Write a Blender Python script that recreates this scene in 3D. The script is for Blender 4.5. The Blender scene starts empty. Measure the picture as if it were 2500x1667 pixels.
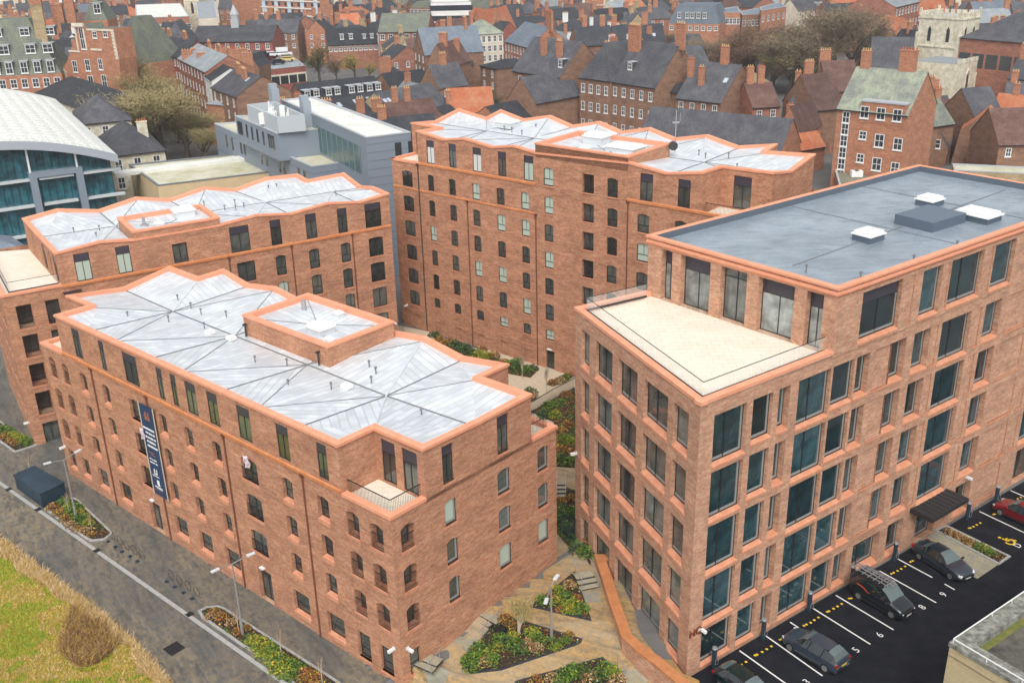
import bpy, math, random
from mathutils import Vector, Matrix, geometry
rnd = random.Random(7)
C = bpy.context.scene.collection
S = bpy.context.scene
# ---------------------------------------------------------------- camera
FOC, PITCH, ROLL, CAMH = 2490.0, 0.39506, -0.0246, 45.5
fw = Vector((0, math.cos(PITCH), -math.sin(PITCH)))
_r = Vector((1, 0, 0)); _u = _r.cross(fw)
cr = _r*math.cos(ROLL)+_u*math.sin(ROLL)
cu = -_r*math.sin(ROLL)+_u*math.cos(ROLL)
cam = bpy.data.cameras.new('camera'); co = bpy.data.objects.new('camera', cam); C.objects.link(co)
M = Matrix((cr, cu, -fw)).transposed().to_4x4(); M.translation = Vector((0, 0, CAMH)); co.matrix_world = M
cam.sensor_width = 36; cam.lens = FOC/2500*36; cam.clip_end = 6000; cam.clip_start = 1
S.camera = co
# ---------------------------------------------------------------- light: overcast daylight
SUN_EL, SUN_AZ = math.radians(52), math.radians(182)
w = bpy.data.worlds.new('World'); S.world = w; w.use_nodes = True
nt = w.node_tree; bg = nt.nodes['Background']
sky = nt.nodes.new('ShaderNodeTexSky'); sky.sky_type = 'NISHITA'; sky.sun_disc = False
sky.sun_elevation = SUN_EL; sky.sun_rotation = SUN_AZ; sky.dust_density = 4; sky.air_density = 1.2
hs = nt.nodes.new('ShaderNodeHueSaturation'); hs.inputs['Saturation'].default_value = 0.22
nt.links.new(sky.outputs[0], hs.inputs['Color']); nt.links.new(hs.outputs[0], bg.inputs[0])
bg.inputs[1].default_value = 0.15
sl = bpy.data.lights.new('sun', 'SUN'); sl.energy = 0.75; sl.angle = math.radians(35); sl.color = (1, .965, .92)
so = bpy.data.objects.new('sun', sl); C.objects.link(so)
so.rotation_euler = Vector((-math.sin(SUN_AZ)*math.cos(SUN_EL), -math.cos(SUN_AZ)*math.cos(SUN_EL), -math.sin(SUN_EL))).to_track_quat('-Z', 'Y').to_euler()
S.view_settings.view_transform = 'Standard'; S.view_settings.look = 'None'; S.view_settings.exposure = 0.55; S.view_settings.gamma = 1
# ---------------------------------------------------------------- survey helpers (photo pixel + known height -> world metres)
def ray(px, py): return fw + cr*((px-1250)/FOC) - cu*((py-833.5)/FOC)
def G(px, py, z=0.0):
    d = ray(px, py); t = (z-CAMH)/d.z
    return Vector((d.x*t, d.y*t, z))
def V2(p): return Vector((p[0], p[1]))
SC = Vector((-7.63, 52.95)); AX = Vector((-.749, .662)).normalized(); BX = Vector((.680, .733)).normalized()
BX = Vector((-AX.y*-1, -AX.x*-1)) if False else BX
def terrain(x, y):
    p = Vector((x, y))-SC
    b = p.dot(BX); a = p.dot(AX)          # a: along the front of the near block, b: depth behind it
    if a < 0:                              # plaza side
        q = b - 0.5*(-a)
        z = -1 + max(0, min(1.8, 0.225*q*1.0))
        if a < -13: z = min(z, 0) if b > 0 else max(z, -1)
        f = (x-10.66)*.5787+(y-52.11)*-.8155
        if f > -0.3 and (x > 8): z = 0.0 if a < -15 else z
        return z
    if b < 1.0 or (a > 44.9 and b < 9): return -1.0
    return 0.0
def GT(px, py):
    z = 0
    for i in range(8):
        p = G(px, py, z); z = terrain(p.x, p.y)
    return Vector((p.x, p.y, z))
# ---------------------------------------------------------------- object helpers
def tag(o, label=None, cat=None, group=None, kind=None):
    if label: o['label'] = label
    if cat: o['category'] = cat
    if group: o['group'] = group
    if kind: o['kind'] = kind
    return o
def empty(name, loc, rz=0.0, label=None, cat=None, group=None):
    o = bpy.data.objects.new(name, None); C.objects.link(o); o.location = loc; o.rotation_euler = (0, 0, rz)
    return tag(o, label, cat, group)
def world_parent(o, parent):
    o.parent = parent
    if parent is not None: o.matrix_parent_inverse = (Matrix.LocRotScale(parent.location, parent.rotation_euler, parent.scale)).inverted() if parent.parent is None else Matrix()
class MB:
    def __init__(s): s.v = []; s.f = []; s.m = []; s.uv = []
    def face(s, pts, m=0, uv=None):
        k = len(s.v); s.v += [tuple(p) for p in pts]; s.f.append(tuple(range(k, k+len(pts)))); s.m.append(m)
        s.uv.append(uv if uv else [(0.0, 0.0)]*len(pts))
    def wquad(s, pts, m=0):
        "face with UV in metres along the surface"
        p = [Vector(q) for q in pts]; n = geometry.normal(p[:3]) if len(p) == 3 else geometry.normal(p[:4])
        if abs(n.z) < .8:
            t = Vector((-n.y, n.x, 0)).normalized(); s.face(pts, m, [(q.dot(t), q.z) for q in p])
        else: s.face(pts, m, [(q.x, q.y) for q in p])
    def box(s, x0, x1, y0, y1, z0, z1, m=0, T=None, bottom=True):
        c = [Vector((x, y, z)) for z in (z0, z1) for y in (y0, y1) for x in (x0, x1)]
        if T: c = [T @ q for q in c]
        for q in ((0, 1, 5, 4), (1, 3, 7, 5), (3, 2, 6, 7), (2, 0, 4, 6), (4, 5, 7, 6)) + (((1, 0, 2, 3),) if bottom else ()):
            s.wquad([c[i] for i in q], m)
    def bar(s, p, q, w, h=None, m=0):
        p = Vector(p); q = Vector(q); d = (q-p)
        if d.length < 1e-6: return
        d.normalize(); h = h or w
        up = Vector((0, 0, 1)) if abs(d.z) < .95 else Vector((1, 0, 0))
        a = d.cross(up).normalized()*(w/2); b = a.cross(d).normalized()*(h/2)
        c = [p-a-b, p+a-b, p+a+b, p-a+b, q-a-b, q+a-b, q+a+b, q-a+b]
        for t in ((0, 3, 2, 1), (4, 5, 6, 7), (0, 1, 5, 4), (1, 2, 6, 5), (2, 3, 7, 6), (3, 0, 4, 7)): s.wquad([c[i] for i in t], m)
    def tube(s, pts, r, n=8, m=0, r1=None):
        k0 = len(s.v); N = len(pts); P = [Vector(p) for p in pts]
        for i, p in enumerate(P):
            d = (P[min(i+1, N-1)]-P[max(i-1, 0)]).normalized(); up = Vector((0, 0, 1)) if abs(d.z) < .9 else Vector((1, 0, 0))
            a = d.cross(up).normalized(); b = a.cross(d)
            rr = r + ((r1 if r1 is not None else r)-r)*i/max(1, N-1)
            for j in range(n):
                t = 2*math.pi*j/n; s.v.append(tuple(p+a*math.cos(t)*rr+b*math.sin(t)*rr))
        for i in range(N-1):
            for j in range(n):
                s.f.append((k0+i*n+j, k0+(i+1)*n+j, k0+(i+1)*n+(j+1) % n, k0+i*n+(j+1) % n)); s.m.append(m); s.uv.append([(0, 0)]*4)
        for e in (0, N-1):
            s.f.append(tuple(k0+e*n+j for j in (range(n) if e == 0 else range(n-1, -1, -1)))); s.m.append(m); s.uv.append([(0, 0)]*n)
    def prism(s, poly, z0, z1, m=0, mt=None):
        n = len(poly)
        for i in range(n):
            a = poly[i]; b = poly[(i+1) % n]
            s.wquad([(a[0], a[1], z0), (b[0], b[1], z0), (b[0], b[1], z1), (a[0], a[1], z1)], m)
        s.wquad([(p[0], p[1], z1) for p in poly], m if mt is None else mt)
    def mesh(s, name, mats, smooth=False):
        me = bpy.data.meshes.new(name); me.from_pydata(s.v, [], s.f)
        for m in (mats if isinstance(mats, (list, tuple)) else [mats]): me.materials.append(m)
        me.polygons.foreach_set('material_index', s.m)
        uvl = me.uv_layers.new(name='UVMap'); flat = [c for u in s.uv for p in u for c in p]; uvl.data.foreach_set('uv', flat)
        if smooth: me.polygons.foreach_set('use_smooth', [True]*len(s.f))
        me.update(); return me
    def build(s, name, mats, parent=None, smooth=False):
        o = bpy.data.objects.new(name, s.mesh(name, mats, smooth)); C.objects.link(o)
        if parent is not None: world_parent(o, parent)
        return o
def link(name, me, parent, loc, rz=0.0, local=False):
    o = bpy.data.objects.new(name, me); C.objects.link(o); o.location = loc; o.rotation_euler = (0, 0, rz)
    if parent is not None:
        if local: o.parent = parent
        else: world_parent(o, parent)
    return o
# ---------------------------------------------------------------- materials
MATS = {}
def principled(name):
    m = bpy.data.materials.new(name); m.use_nodes = True; n = m.node_tree; b = n.nodes['Principled BSDF']; return m, n, b
def plain(name, col, rough=.7, metal=0.0, spec=.5):
    if name in MATS: return MATS[name]
    m, n, b = principled(name); b.inputs['Base Color'].default_value = (*col, 1); b.inputs['Roughness'].default_value = rough
    b.inputs['Metallic'].default_value = metal; b.inputs['Specular IOR Level'].default_value = spec
    MATS[name] = m; return m
def mix(n, fac, a, b, bt='MIX'):
    x = n.nodes.new('ShaderNodeMix'); x.data_type = 'RGBA'; x.blend_type = bt
    for s_, v in ((0, fac), (6, a), (7, b)):
        if isinstance(v, (int, float)): x.inputs[s_].default_value = v
        elif isinstance(v, tuple): x.inputs[s_].default_value = (*v, 1)
        else: n.links.new(v, x.inputs[s_])
    return x.outputs[2]
def ramp(n, src, stops):
    r = n.nodes.new('ShaderNodeValToRGB'); e = r.color_ramp.elements
    while len(e) < len(stops): e.new(.5)
    for i, (p, c) in enumerate(stops): e[i].position = p; e[i].color = (*c, 1) if isinstance(c, tuple) else (c, c, c, 1)
    n.links.new(src, r.inputs[0]); return r.outputs[0]
def noise(n, vec, scale, detail=4, rough=.6, mapping=None):
    if mapping:
        mp = n.nodes.new('ShaderNodeMapping'); mp.inputs['Scale'].default_value = mapping; n.links.new(vec, mp.inputs[0]); vec = mp.outputs[0]
    t = n.nodes.new('ShaderNodeTexNoise'); t.inputs['Scale'].default_value = scale; t.inputs['Detail'].default_value = detail; t.inputs['Roughness'].default_value = rough
    n.links.new(vec, t.inputs['Vector']); return t.outputs['Fac']
def coord(n, kind='Object'):
    t = n.nodes.new('ShaderNodeTexCoord'); return t.outputs[kind]
def bump(n, b, h, strength=.3, dist=.02):
    x = n.nodes.new('ShaderNodeBump'); x.inputs['Strength'].default_value = strength; x.inputs['Distance'].default_value = dist
    n.links.new(h, x.inputs['Height']); n.links.new(x.outputs[0], b.inputs['Normal'])
def brickmat(name, c1, c2, c3, mortar=(.45, .38, .3), rough=.9, dirt=.25):
    "UV in metres; individual bricks with big soft tonal patches"
    if name in MATS: return MATS[name]
    m, n, b = principled(name); uv = coord(n, 'UV')
    t = n.nodes.new('ShaderNodeTexBrick'); n.links.new(uv, t.inputs[0])
    t.inputs['Scale'].default_value = 1; t.inputs['Brick Width'].default_value = .225; t.inputs['Row Height'].default_value = .075
    t.inputs['Mortar Size'].default_value = .008; t.inputs['Color1'].default_value = (*c1, 1); t.inputs['Color2'].default_value = (*c2, 1)
    t.inputs['Mortar'].default_value = (*mortar, 1); t.inputs['Bias'].default_value = 0
    big = noise(n, uv, .5, 4, .7, (.8, 1.9, 1)); mid = noise(n, uv, 1.5, 4, .75, (.8, 2.6, 1)); fine = noise(n, uv, 4.5, 5, .8, (.8, 2.0, 1))
    c = mix(n, ramp(n, mid, [(.43, 0.0), (.60, 1.0)]), t.outputs['Color'], c3)
    m1 = n.nodes.new('ShaderNodeMath'); m1.operation = 'MULTIPLY_ADD'; n.links.new(ramp(n, big, [(.3, 0.0), (.72, 1.0)]), m1.inputs[0]); m1.inputs[1].default_value = dirt*2; m1.inputs[2].default_value = 1-dirt
    m2 = n.nodes.new('ShaderNodeMath'); m2.operation = 'MULTIPLY_ADD'; n.links.new(fine, m2.inputs[0]); m2.inputs[1].default_value = 1.7; m2.inputs[2].default_value = .13
    m3 = n.nodes.new('ShaderNodeMath'); m3.operation = 'MULTIPLY'; n.links.new(m1.outputs[0], m3.inputs[0]); n.links.new(m2.outputs[0], m3.inputs[1])
    vm = n.nodes.new('ShaderNodeVectorMath'); vm.operation = 'SCALE'; n.links.new(c, vm.inputs[0]); n.links.new(m3.outputs[0], vm.inputs['Scale'])
    n.links.new(vm.outputs[0], b.inputs['Base Color']); b.inputs['Roughness'].default_value = rough; b.inputs['Specular IOR Level'].default_value = .25
    bump(n, b, t.outputs['Fac'], .35, -.01)
    MATS[name] = m; return m
def mottle(name, ca, cb, scale=1.0, rough=.85, kind='Object', mapping=None, contrast=(.35, .65), bm=0, detail=5, spec=.3, metal=0):
    if name in MATS: return MATS[name]
    m, n, b = principled(name); f = noise(n, coord(n, kind), scale, detail, .65, mapping)
    n.links.new(mix(n, ramp(n, f, [(contrast[0], 0.0), (contrast[1], 1.0)]), ca, cb), b.inputs['Base Color'])
    b.inputs['Roughness'].default_value = rough; b.inputs['Specular IOR Level'].default_value = spec; b.inputs['Metallic'].default_value = metal
    if bm: bump(n, b, f, bm, .05)
    MATS[name] = m; return m
BRICK = brickmat('new_red_brick', (.45, .18, .098), (.33, .115, .06), (.49, .27, .165), (.46, .31, .21), dirt=.26)
BRICK2 = brickmat('office_brick', (.49, .225, .135), (.37, .145, .082), (.54, .335, .22), (.52, .38, .28), dirt=.22)
COP = mottle('terracotta_coping', (.70, .285, .16), (.76, .35, .22), 1.2, .75, 'UV')
SILLM = mottle('brick_sill', (.52, .20, .10), (.60, .30, .19), 2, .75, 'UV')
STRING = mottle('orange_string_course', (.50, .17, .06), (.58, .24, .10), 2, .75, 'UV')
FRAME = plain('dark_window_frame', (.018, .02, .022), .45)
def glassmat(name, col, rough=.04, var=.0):
    if name in MATS: return MATS[name]
    m, n, b = principled(name); f = noise(n, coord(n, 'Object'), .7, 3, .6)
    oi = n.nodes.new('ShaderNodeObjectInfo'); a = n.nodes.new('ShaderNodeMath'); a.operation = 'MULTIPLY_ADD'; n.links.new(oi.outputs['Random'], a.inputs[0]); a.inputs[1].default_value = 1.3; a.inputs[2].default_value = .45
    c = mix(n, ramp(n, f, [(.35, 0.0), (.7, 1.0)]), tuple(x*.55 for x in col), tuple(min(1, x*1.7) for x in col))
    vm = n.nodes.new('ShaderNodeVectorMath'); vm.operation = 'SCALE'; n.links.new(c, vm.inputs[0]); n.links.new(a.outputs[0], vm.inputs['Scale'])
    n.links.new(vm.outputs[0], b.inputs['Base Color']); b.inputs['Roughness'].default_value = rough; b.inputs['Specular IOR Level'].default_value = .9
    b.inputs['IOR'].default_value = 1.6
    MATS[name] = m; return m
GLASS = glassmat('window_glass', (.06, .065, .058))
GLASSL = glassmat('sky_tinted_terrace_glass', (.17, .19, .185))  # base colour lightened to paint in the reflected sky
GLASSM = glassmat('garden_side_glass', (.10, .115, .105))  # lifted base colour stands in for bright reflections on these panes
GLASST = glassmat('teal_office_glass', (.022, .05, .058))
GLASSB = glassmat('wide_building_glass', (.015, .06, .075))
BLIND = plain('pale_green_blind', (.42, .50, .42), .6)
BLINDW = plain('white_blind', (.62, .62, .6), .6)
SPAN = plain('dark_spandrel_panel', (.05, .045, .06), .35)
STEEL = plain('galvanised_steel', (.42, .43, .44), .45, .6)
RAIL = plain('black_railing', (.02, .02, .022), .5)
WHITE = plain('white_paint', (.78, .78, .76), .5)
def zinc(name, c0=(.56, .60, .62)):
    m, n, b = principled(name); uv = coord(n, 'UV')
    sx = n.nodes.new('ShaderNodeSeparateXYZ'); n.links.new(uv, sx.inputs[0])
    fr = n.nodes.new('ShaderNodeMath'); fr.operation = 'MULTIPLY'; n.links.new(sx.outputs[0], fr.inputs[0]); fr.inputs[1].default_value = 1/.6
    fl = n.nodes.new('ShaderNodeMath'); fl.operation = 'FRACT'; n.links.new(fr.outputs[0], fl.inputs[0])
    line = ramp(n, fl.outputs[0], [(0, 1.0), (.07, 1.0), (.13, 0.0), (.87, 0.0)])
    fo = n.nodes.new('ShaderNodeMath'); fo.operation = 'FLOOR'; n.links.new(fr.outputs[0], fo.inputs[0])
    cb = n.nodes.new('ShaderNodeCombineXYZ'); n.links.new(fo.outputs[0], cb.inputs[0]); sy = n.nodes.new('ShaderNodeMath'); sy.operation = 'MULTIPLY'; n.links.new(sx.outputs[1], sy.inputs[0]); sy.inputs[1].default_value = .35; n.links.new(sy.outputs[0], cb.inputs[1])
    st = noise(n, cb.outputs[0], 1.3, 3, .6); bn = noise(n, uv, .35, 4, .6)
    c = mix(n, ramp(n, st, [(.4, 0.0), (.62, 1.0)]), tuple(x*.88 for x in c0), tuple(min(1, x*1.16) for x in c0))
    c = mix(n, ramp(n, bn, [(.4, 0.0), (.72, .5)]), c, tuple(x*.82 for x in c0))
    c = mix(n, line, c, tuple(x*.74 for x in c0))
    n.links.new(c, b.inputs['Base Color']); b.inputs['Roughness'].default_value = .42; b.inputs['Metallic'].default_value = .15; b.inputs['Specular IOR Level'].default_value = .5
    bump(n, b, line, .6, .03); MATS[name] = m; return m
ZINC = zinc('standing_seam_zinc', (.63, .665, .69))
GUT = plain('roof_gutter_grey', (.17, .18, .19), .6)
CAP = plain('ridge_cap_zinc', (.62, .65, .67), .4, .2)
def deckmat():
    m, n, b = principled('terrace_paving'); uv = coord(n, 'UV'); t = n.nodes.new('ShaderNodeTexBrick'); n.links.new(uv, t.inputs[0]); t.inputs['Scale'].default_value = 1; t.inputs['Brick Width'].default_value = .9; t.inputs['Row Height'].default_value = .6; t.inputs['Mortar Size'].default_value = .012
    t.inputs['Color1'].default_value = (.74, .67, .54, 1); t.inputs['Color2'].default_value = (.70, .62, .49, 1); t.inputs['Mortar'].default_value = (.42, .36, .27, 1); f = noise(n, uv, .5, 5, .7)
    n.links.new(mix(n, ramp(n, f, [(.35, 0.0), (.7, .7)]), t.outputs[0], (.80, .74, .63)), b.inputs['Base Color']); b.inputs['Roughness'].default_value = .7; return m
DECK = deckmat()
def membrane():
    m, n, b = principled('roof_membrane'); o = coord(n, 'UV')
    f = noise(n, o, .25, 4, .6); g = noise(n, o, 1.2, 5, .65, (.5, 1.6, 1))
    c = mix(n, ramp(n, f, [(.35, 0.0), (.65, 1.0)]), (.19, .23, .265), (.27, .32, .365)); c = mix(n, ramp(n, g, [(.55, 0.0), (.66, .6)]), c, (.13, .16, .19))
    n.links.new(c, b.inputs['Base Color']); r = ramp(n, g, [(.4, .22), (.6, .5)]); n.links.new(r, b.inputs['Roughness']); return m
MEMB = membrane()
# ---------------------------------------------------------------- window kit (cached meshes; local x along wall, +y into the wall, z up from sill)
WM = {}
def win_meshes(kind, w, h):
    key = (kind, round(w, 1), round(h, 1))
    if key in WM: return WM[key]
    w = round(w, 1); h = round(h, 1); F = MB(); P = MB(); X = {}
    t = .06 if kind != 'big' else .08; x0, x1 = -w/2, w/2
    def fb(a, b, c, d, y=0.0, th=.06): F.box(a, b, y, y+th, c, d)
    fb(x0, x0+t, 0, h); fb(x1-t, x1, 0, h); fb(x0+t, x1-t, 0, t); fb(x0+t, x1-t, h-t, h)
    if kind == 'sash':
        fb(x0+t, x1-t, .36*h, .36*h+.07, -.01); fb(.08*w-.025, .08*w+.025, .36*h+.07, h-t, -.005)
    elif kind == 'wide': fb(-.03, .03, t, h-t, -.005); fb(x0+t, x1-t, .36*h, .36*h+.04, -.004)
    elif kind == 'pair': fb(-.03, .03, t, h-t, -.005)
    elif kind == 'shop': fb(x0+t, x1-t, .33*h, .33*h+.06, -.005)
    elif kind == 'tall':
        X['spandrel'] = MB(); X['spandrel'].box(x0+t, x1-t, -.008, .02, .72*h, h-t); fb(-.03, .03, t, .72*h, -.005); fb(x0+t, x1-t, .72*h-.05, .72*h, -.01)
    elif kind == 'big': fb(x0+.42*w-.05, x0+.42*w+.05, t, h-t, -.01)
    elif kind == 'door': fb(-.04, .04, t, h-t, -.005); fb(x0+t, x1-t, h*.8, h*.8+.06, -.01)
    P.box(x0+t*.5, x1-t*.5, .025, .035, t*.5, h-t*.5)
    WM[key] = (F.mesh('frame', FRAME), P, {k: v.mesh(k, SPAN) for k, v in X.items()}, {}); return WM[key]
PN = {}
def pane_mesh(P, key, mat):
    k = (key, mat.name)
    if k not in PN: PN[k] = P.mesh('pane', mat)
    return PN[k]
SM = {}
def sill_mesh(w, d, hh=.16, slope=.0, mat=None):
    mat = mat or SILLM; k = (round(w, 1), round(d, 2), hh, slope, mat.name)
    if k not in SM:
        b = MB(); w = round(w, 1); a = w/2+.05; y0 = -.07; c = [(-a, y0, -hh), (a, y0, -hh), (a, y0, 0), (-a, y0, 0)]
        # front, sloped top, underside, ends ; the top rises by slope towards the glass
        b.wquad(c); b.wquad([(-a, y0, 0), (a, y0, 0), (w/2, d, slope), (-w/2, d, slope)]); b.wquad([(a, y0, -hh), (-a, y0, -hh), (-a, .02, -hh), (a, .02, -hh)])
        b.wquad([(a, y0, -hh), (a, .02, -hh), (a, .02, .02), (a, y0, 0)]); b.wquad([(-a, .02, -hh), (-a, y0, -hh), (-a, y0, 0), (-a, .02, .02)])
        SM[k] = b.mesh('sill', mat)
    return SM[k]
def rail_mesh(w, h, k={}):
    key = (round(w, 1), h)
    if key not in k:
        b = MB(); a = w/2; b.bar((-a, 0, h), (a, 0, h), .04); b.bar((-a, 0, .08), (a, 0, .08), .03); n = max(2, int(w/.12))
        for i in range(n+1): b.bar((-a+w*i/n, 0, .08), (-a+w*i/n, 0, h), .014)
        k[key] = b.mesh('railing', RAIL)
    return k[key]
class Facade:
    "vertical wall from p0 to p1 (left to right seen from outside)"
    def __init__(s, p0, p1, zb, prof, parent, mat=None, depth=.14, name='wall'):
        s.p0 = V2(p0); s.p1 = V2(p1); s.t = (s.p1-s.p0); s.L = s.t.length; s.t.normalize(); s.n = Vector((s.t.y, -s.t.x)); s.zb = zb
        s.prof = prof if isinstance(prof, list) else [(0, prof), (s.L, prof)]; s.parent = parent; s.mat = mat or BRICK; s.op = []; s.depth = depth; s.name = name; s.rz = math.atan2(s.t.y, s.t.x)
    def P(s, a, z, out=0.0): q = s.p0+s.t*a+s.n*out; return Vector((q.x, q.y, z))
    def add(s, s0, s1, z0, z1, kind='sash', arch=0.0, sill=.14, depth=None, glass=None, blind=None, slope=0.0, rail=False, frame=True, label=None):
        s.op.append(dict(s0=s0, s1=s1, z0=z0, z1=z1, kind=kind, arch=arch, sill=sill, depth=s.depth if depth is None else depth, glass=glass or GLASS, blind=blind, slope=slope, rail=rail, label=label))
    def build(s):
        b = MB(); W = lambda a, z, o=0.0: s.P(a, z, o)
        zf = min(z for _, z in s.prof)-.02
        xs = sorted(set([0, s.L]+[o[k] for o in s.op for k in ('s0', 's1')])); zs = sorted(set([s.zb, zf]+[o[k] for o in s.op for k in ('z0', 'z1')]))
        def q(pts, out=0.0, m=0, uvs=None): b.face([W(a, z, out) for a, z in pts], m, [(a, z) for a, z in pts])
        for j in range(len(zs)-1):
            z0, z1 = zs[j], zs[j+1]; zm = (z0+z1)/2; run = None
            for i in range(len(xs)-1):
                xm = (xs[i]+xs[i+1])/2; hole = any(o['s0'] < xm < o['s1'] and o['z0'] < zm < o['z1'] for o in s.op)
                if not hole: run = xs[i] if run is None else run
                if run is not None and (hole or i == len(xs)-2):
                    e = xs[i] if hole else xs[i+1]; q([(run, z0), (e, z0), (e, z1), (run, z1)]); run = None
        pr = s.prof
        for (a, za), (c, zc) in zip(pr[:-1], pr[1:]): q([(a, zf), (c, zf), (c, zc), (a, za)])
        for o in s.op:
            s0, s1, z0, z1, d, k = o['s0'], o['s1'], o['z0'], o['z1'], o['depth'], o['arch']
            def rv(A, B): b.face([W(A[0], A[1]), W(B[0], B[1]), W(B[0], B[1], -d), W(A[0], A[1], -d)], 0, [(A[0]+A[1], A[1]), (B[0]+B[1], B[1]), (B[0]+B[1]+d, B[1]), (A[0]+A[1]+d, A[1])])
            zl = z1-k
            rv((s0, z0), (s0, zl)); rv((s1, zl), (s1, z0)); rv((s1, z0), (s0, z0))
            if k:
                arc = [(s0+(s1-s0)*i/6, zl+k*math.sin(math.pi*i/6)) for i in range(7)]
                for A, B in zip(arc[:-1], arc[1:]): rv(A, B)
                q([(s0, z1), (s0, zl)]+arc[1:4]); q([arc[3], arc[4], arc[5], (s1, zl), (s1, z1)])
            else: rv((s0, z1), (s1, z1))
            if o['kind'] == 'blank': q([(s0, z0), (s1, z0), (s1, z1), (s0, z1)], -d)
            if o['kind'] == 'loggia':   # deep brick recess with a balcony floor
                q([(s0, z0), (s1, z0), (s1, z1), (s0, z1)], -d)
        wall = b.build(s.name, [s.mat], s.parent)
        for o in s.op:
            s0, s1, z0, z1, d, k = o['s0'], o['s1'], o['z0'], o['z1'], o['depth'], o['arch']; w_, h_ = s1-s0, z1-z0-o['slope']; sc = (s0+s1)/2
            kd = o['kind']
            if kd == 'blank':
                if o['sill']: link('sill', sill_mesh(w_, .05, o['sill'], 0), s.parent, W(sc, z0), s.rz)
                continue
            if kd == 'loggia':
                if o['sill']: link('sill', sill_mesh(w_, .1, o['sill'], 0), s.parent, W(sc, z0), s.rz)
                link('railing', rail_mesh(w_, 1.0), s.parent, W(sc, z0+.02, -.12), s.rz)
                F, P, X, _ = win_meshes('pair', w_*.98, h_*.9); fo = link('window', F, s.parent, W(sc, z0+.02, -d+.07), s.rz)
                po = link('pane', pane_mesh(P, ('pair', round(w_*.98, 1), round(h_*.9, 1)), GLASS), fo, (0, 0, 0), local=True); continue
            F, P, X, _ = win_meshes(kd, w_-.02, h_-.02); fo = link('door' if kd == 'door' else 'window', F, s.parent, W(sc, z0+.01+o['slope'], -d+.05 if d > .1 else -d), s.rz)
            if o['label']: fo['label'] = o['label']
            link('pane', pane_mesh(P, (kd, round(w_-.02, 1), round(h_-.02, 1)), o['glass']), fo, (0, 0, 0), local=True)
            for kx, me in X.items(): link(kx, me, fo, (0, 0, 0), local=True)
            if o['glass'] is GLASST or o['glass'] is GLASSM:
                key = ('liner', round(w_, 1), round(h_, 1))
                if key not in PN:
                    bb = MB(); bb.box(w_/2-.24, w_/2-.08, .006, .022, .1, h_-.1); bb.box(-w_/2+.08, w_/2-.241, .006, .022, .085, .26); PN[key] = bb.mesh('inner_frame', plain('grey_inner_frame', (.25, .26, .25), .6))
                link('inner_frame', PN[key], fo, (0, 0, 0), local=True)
            if o['blind']:
                key = ('bl', round(w_, 1), round(h_, 1), o['blind'].name)
                if key not in PN:
                    bb = MB(); bb.box(-w_/2+.07, w_/2-.07, .008, .018, .08, h_-.08 if kd != 'tall' else .7*h_); PN[key] = bb.mesh('blind', o['blind'])
                link('blind', PN[key], fo, (0, 0, 0), local=True)
            if o['sill']:
                sm = link('sill', sill_mesh(w_, max(.04, d-.06), o['sill'], o['slope']), fo, (0, 0, 0), local=True); sm.location = (0, -(d-.05 if d > .1 else d), -o['slope']-.01)
            if o['rail']: r_ = link('railing', rail_mesh(w_, .95), fo, (0, -.03-(d-.05), -.0), local=True)
        return wall
def offset_poly(poly, d):
    "inset a CCW polygon [(x,y,z)] by d"
    n = len(poly); out = []
    for i in range(n):
        p = V2(poly[i]); a = (p-V2(poly[i-1])); c = (V2(poly[(i+1) % n])-p); a.normalize(); c.normalize()
        na = Vector((-a.y, a.x)); nc = Vector((-c.y, c.x)); k = 1+na.dot(nc)
        m_ = (na+nc)*(d/max(k, .2)); q = p+m_; out.append(Vector((q.x, q.y, poly[i][2])))
    return out
def coping(poly, parent, width=.5, out=.08, th=.2, mat=None, name='coping', inner_drop=.55, inmat=None):
    P = [Vector(p) for p in poly]; n = len(P); O = offset_poly(P, -out); I = offset_poly(P, width-out); b = MB()
    for i in range(n):
        j = (i+1) % n; dz = Vector((0, 0, th)); dd = Vector((0, 0, inner_drop))
        L0 = (V2(O[i])-V2(O[0])).length; L1 = L0+(V2(O[j])-V2(O[i])).length
        b.face([O[i]-dz, O[j]-dz, O[j], O[i]], 0, [(L0, 0), (L1, 0), (L1, .2), (L0, .2)])
        b.face([O[i], O[j], I[j], I[i]], 0, [(L0, 0), (L1, 0), (L1, .5), (L0, .5)])
        b.face([P[i]-dz, P[j]-dz, O[j]-dz, O[i]-dz], 0)
        b.face([I[i], I[j], I[j]-dd, I[i]-dd], 1 if inmat else 0)
    o = b.build(name, [mat or COP]+([inmat] if inmat else []), parent); return I
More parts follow.
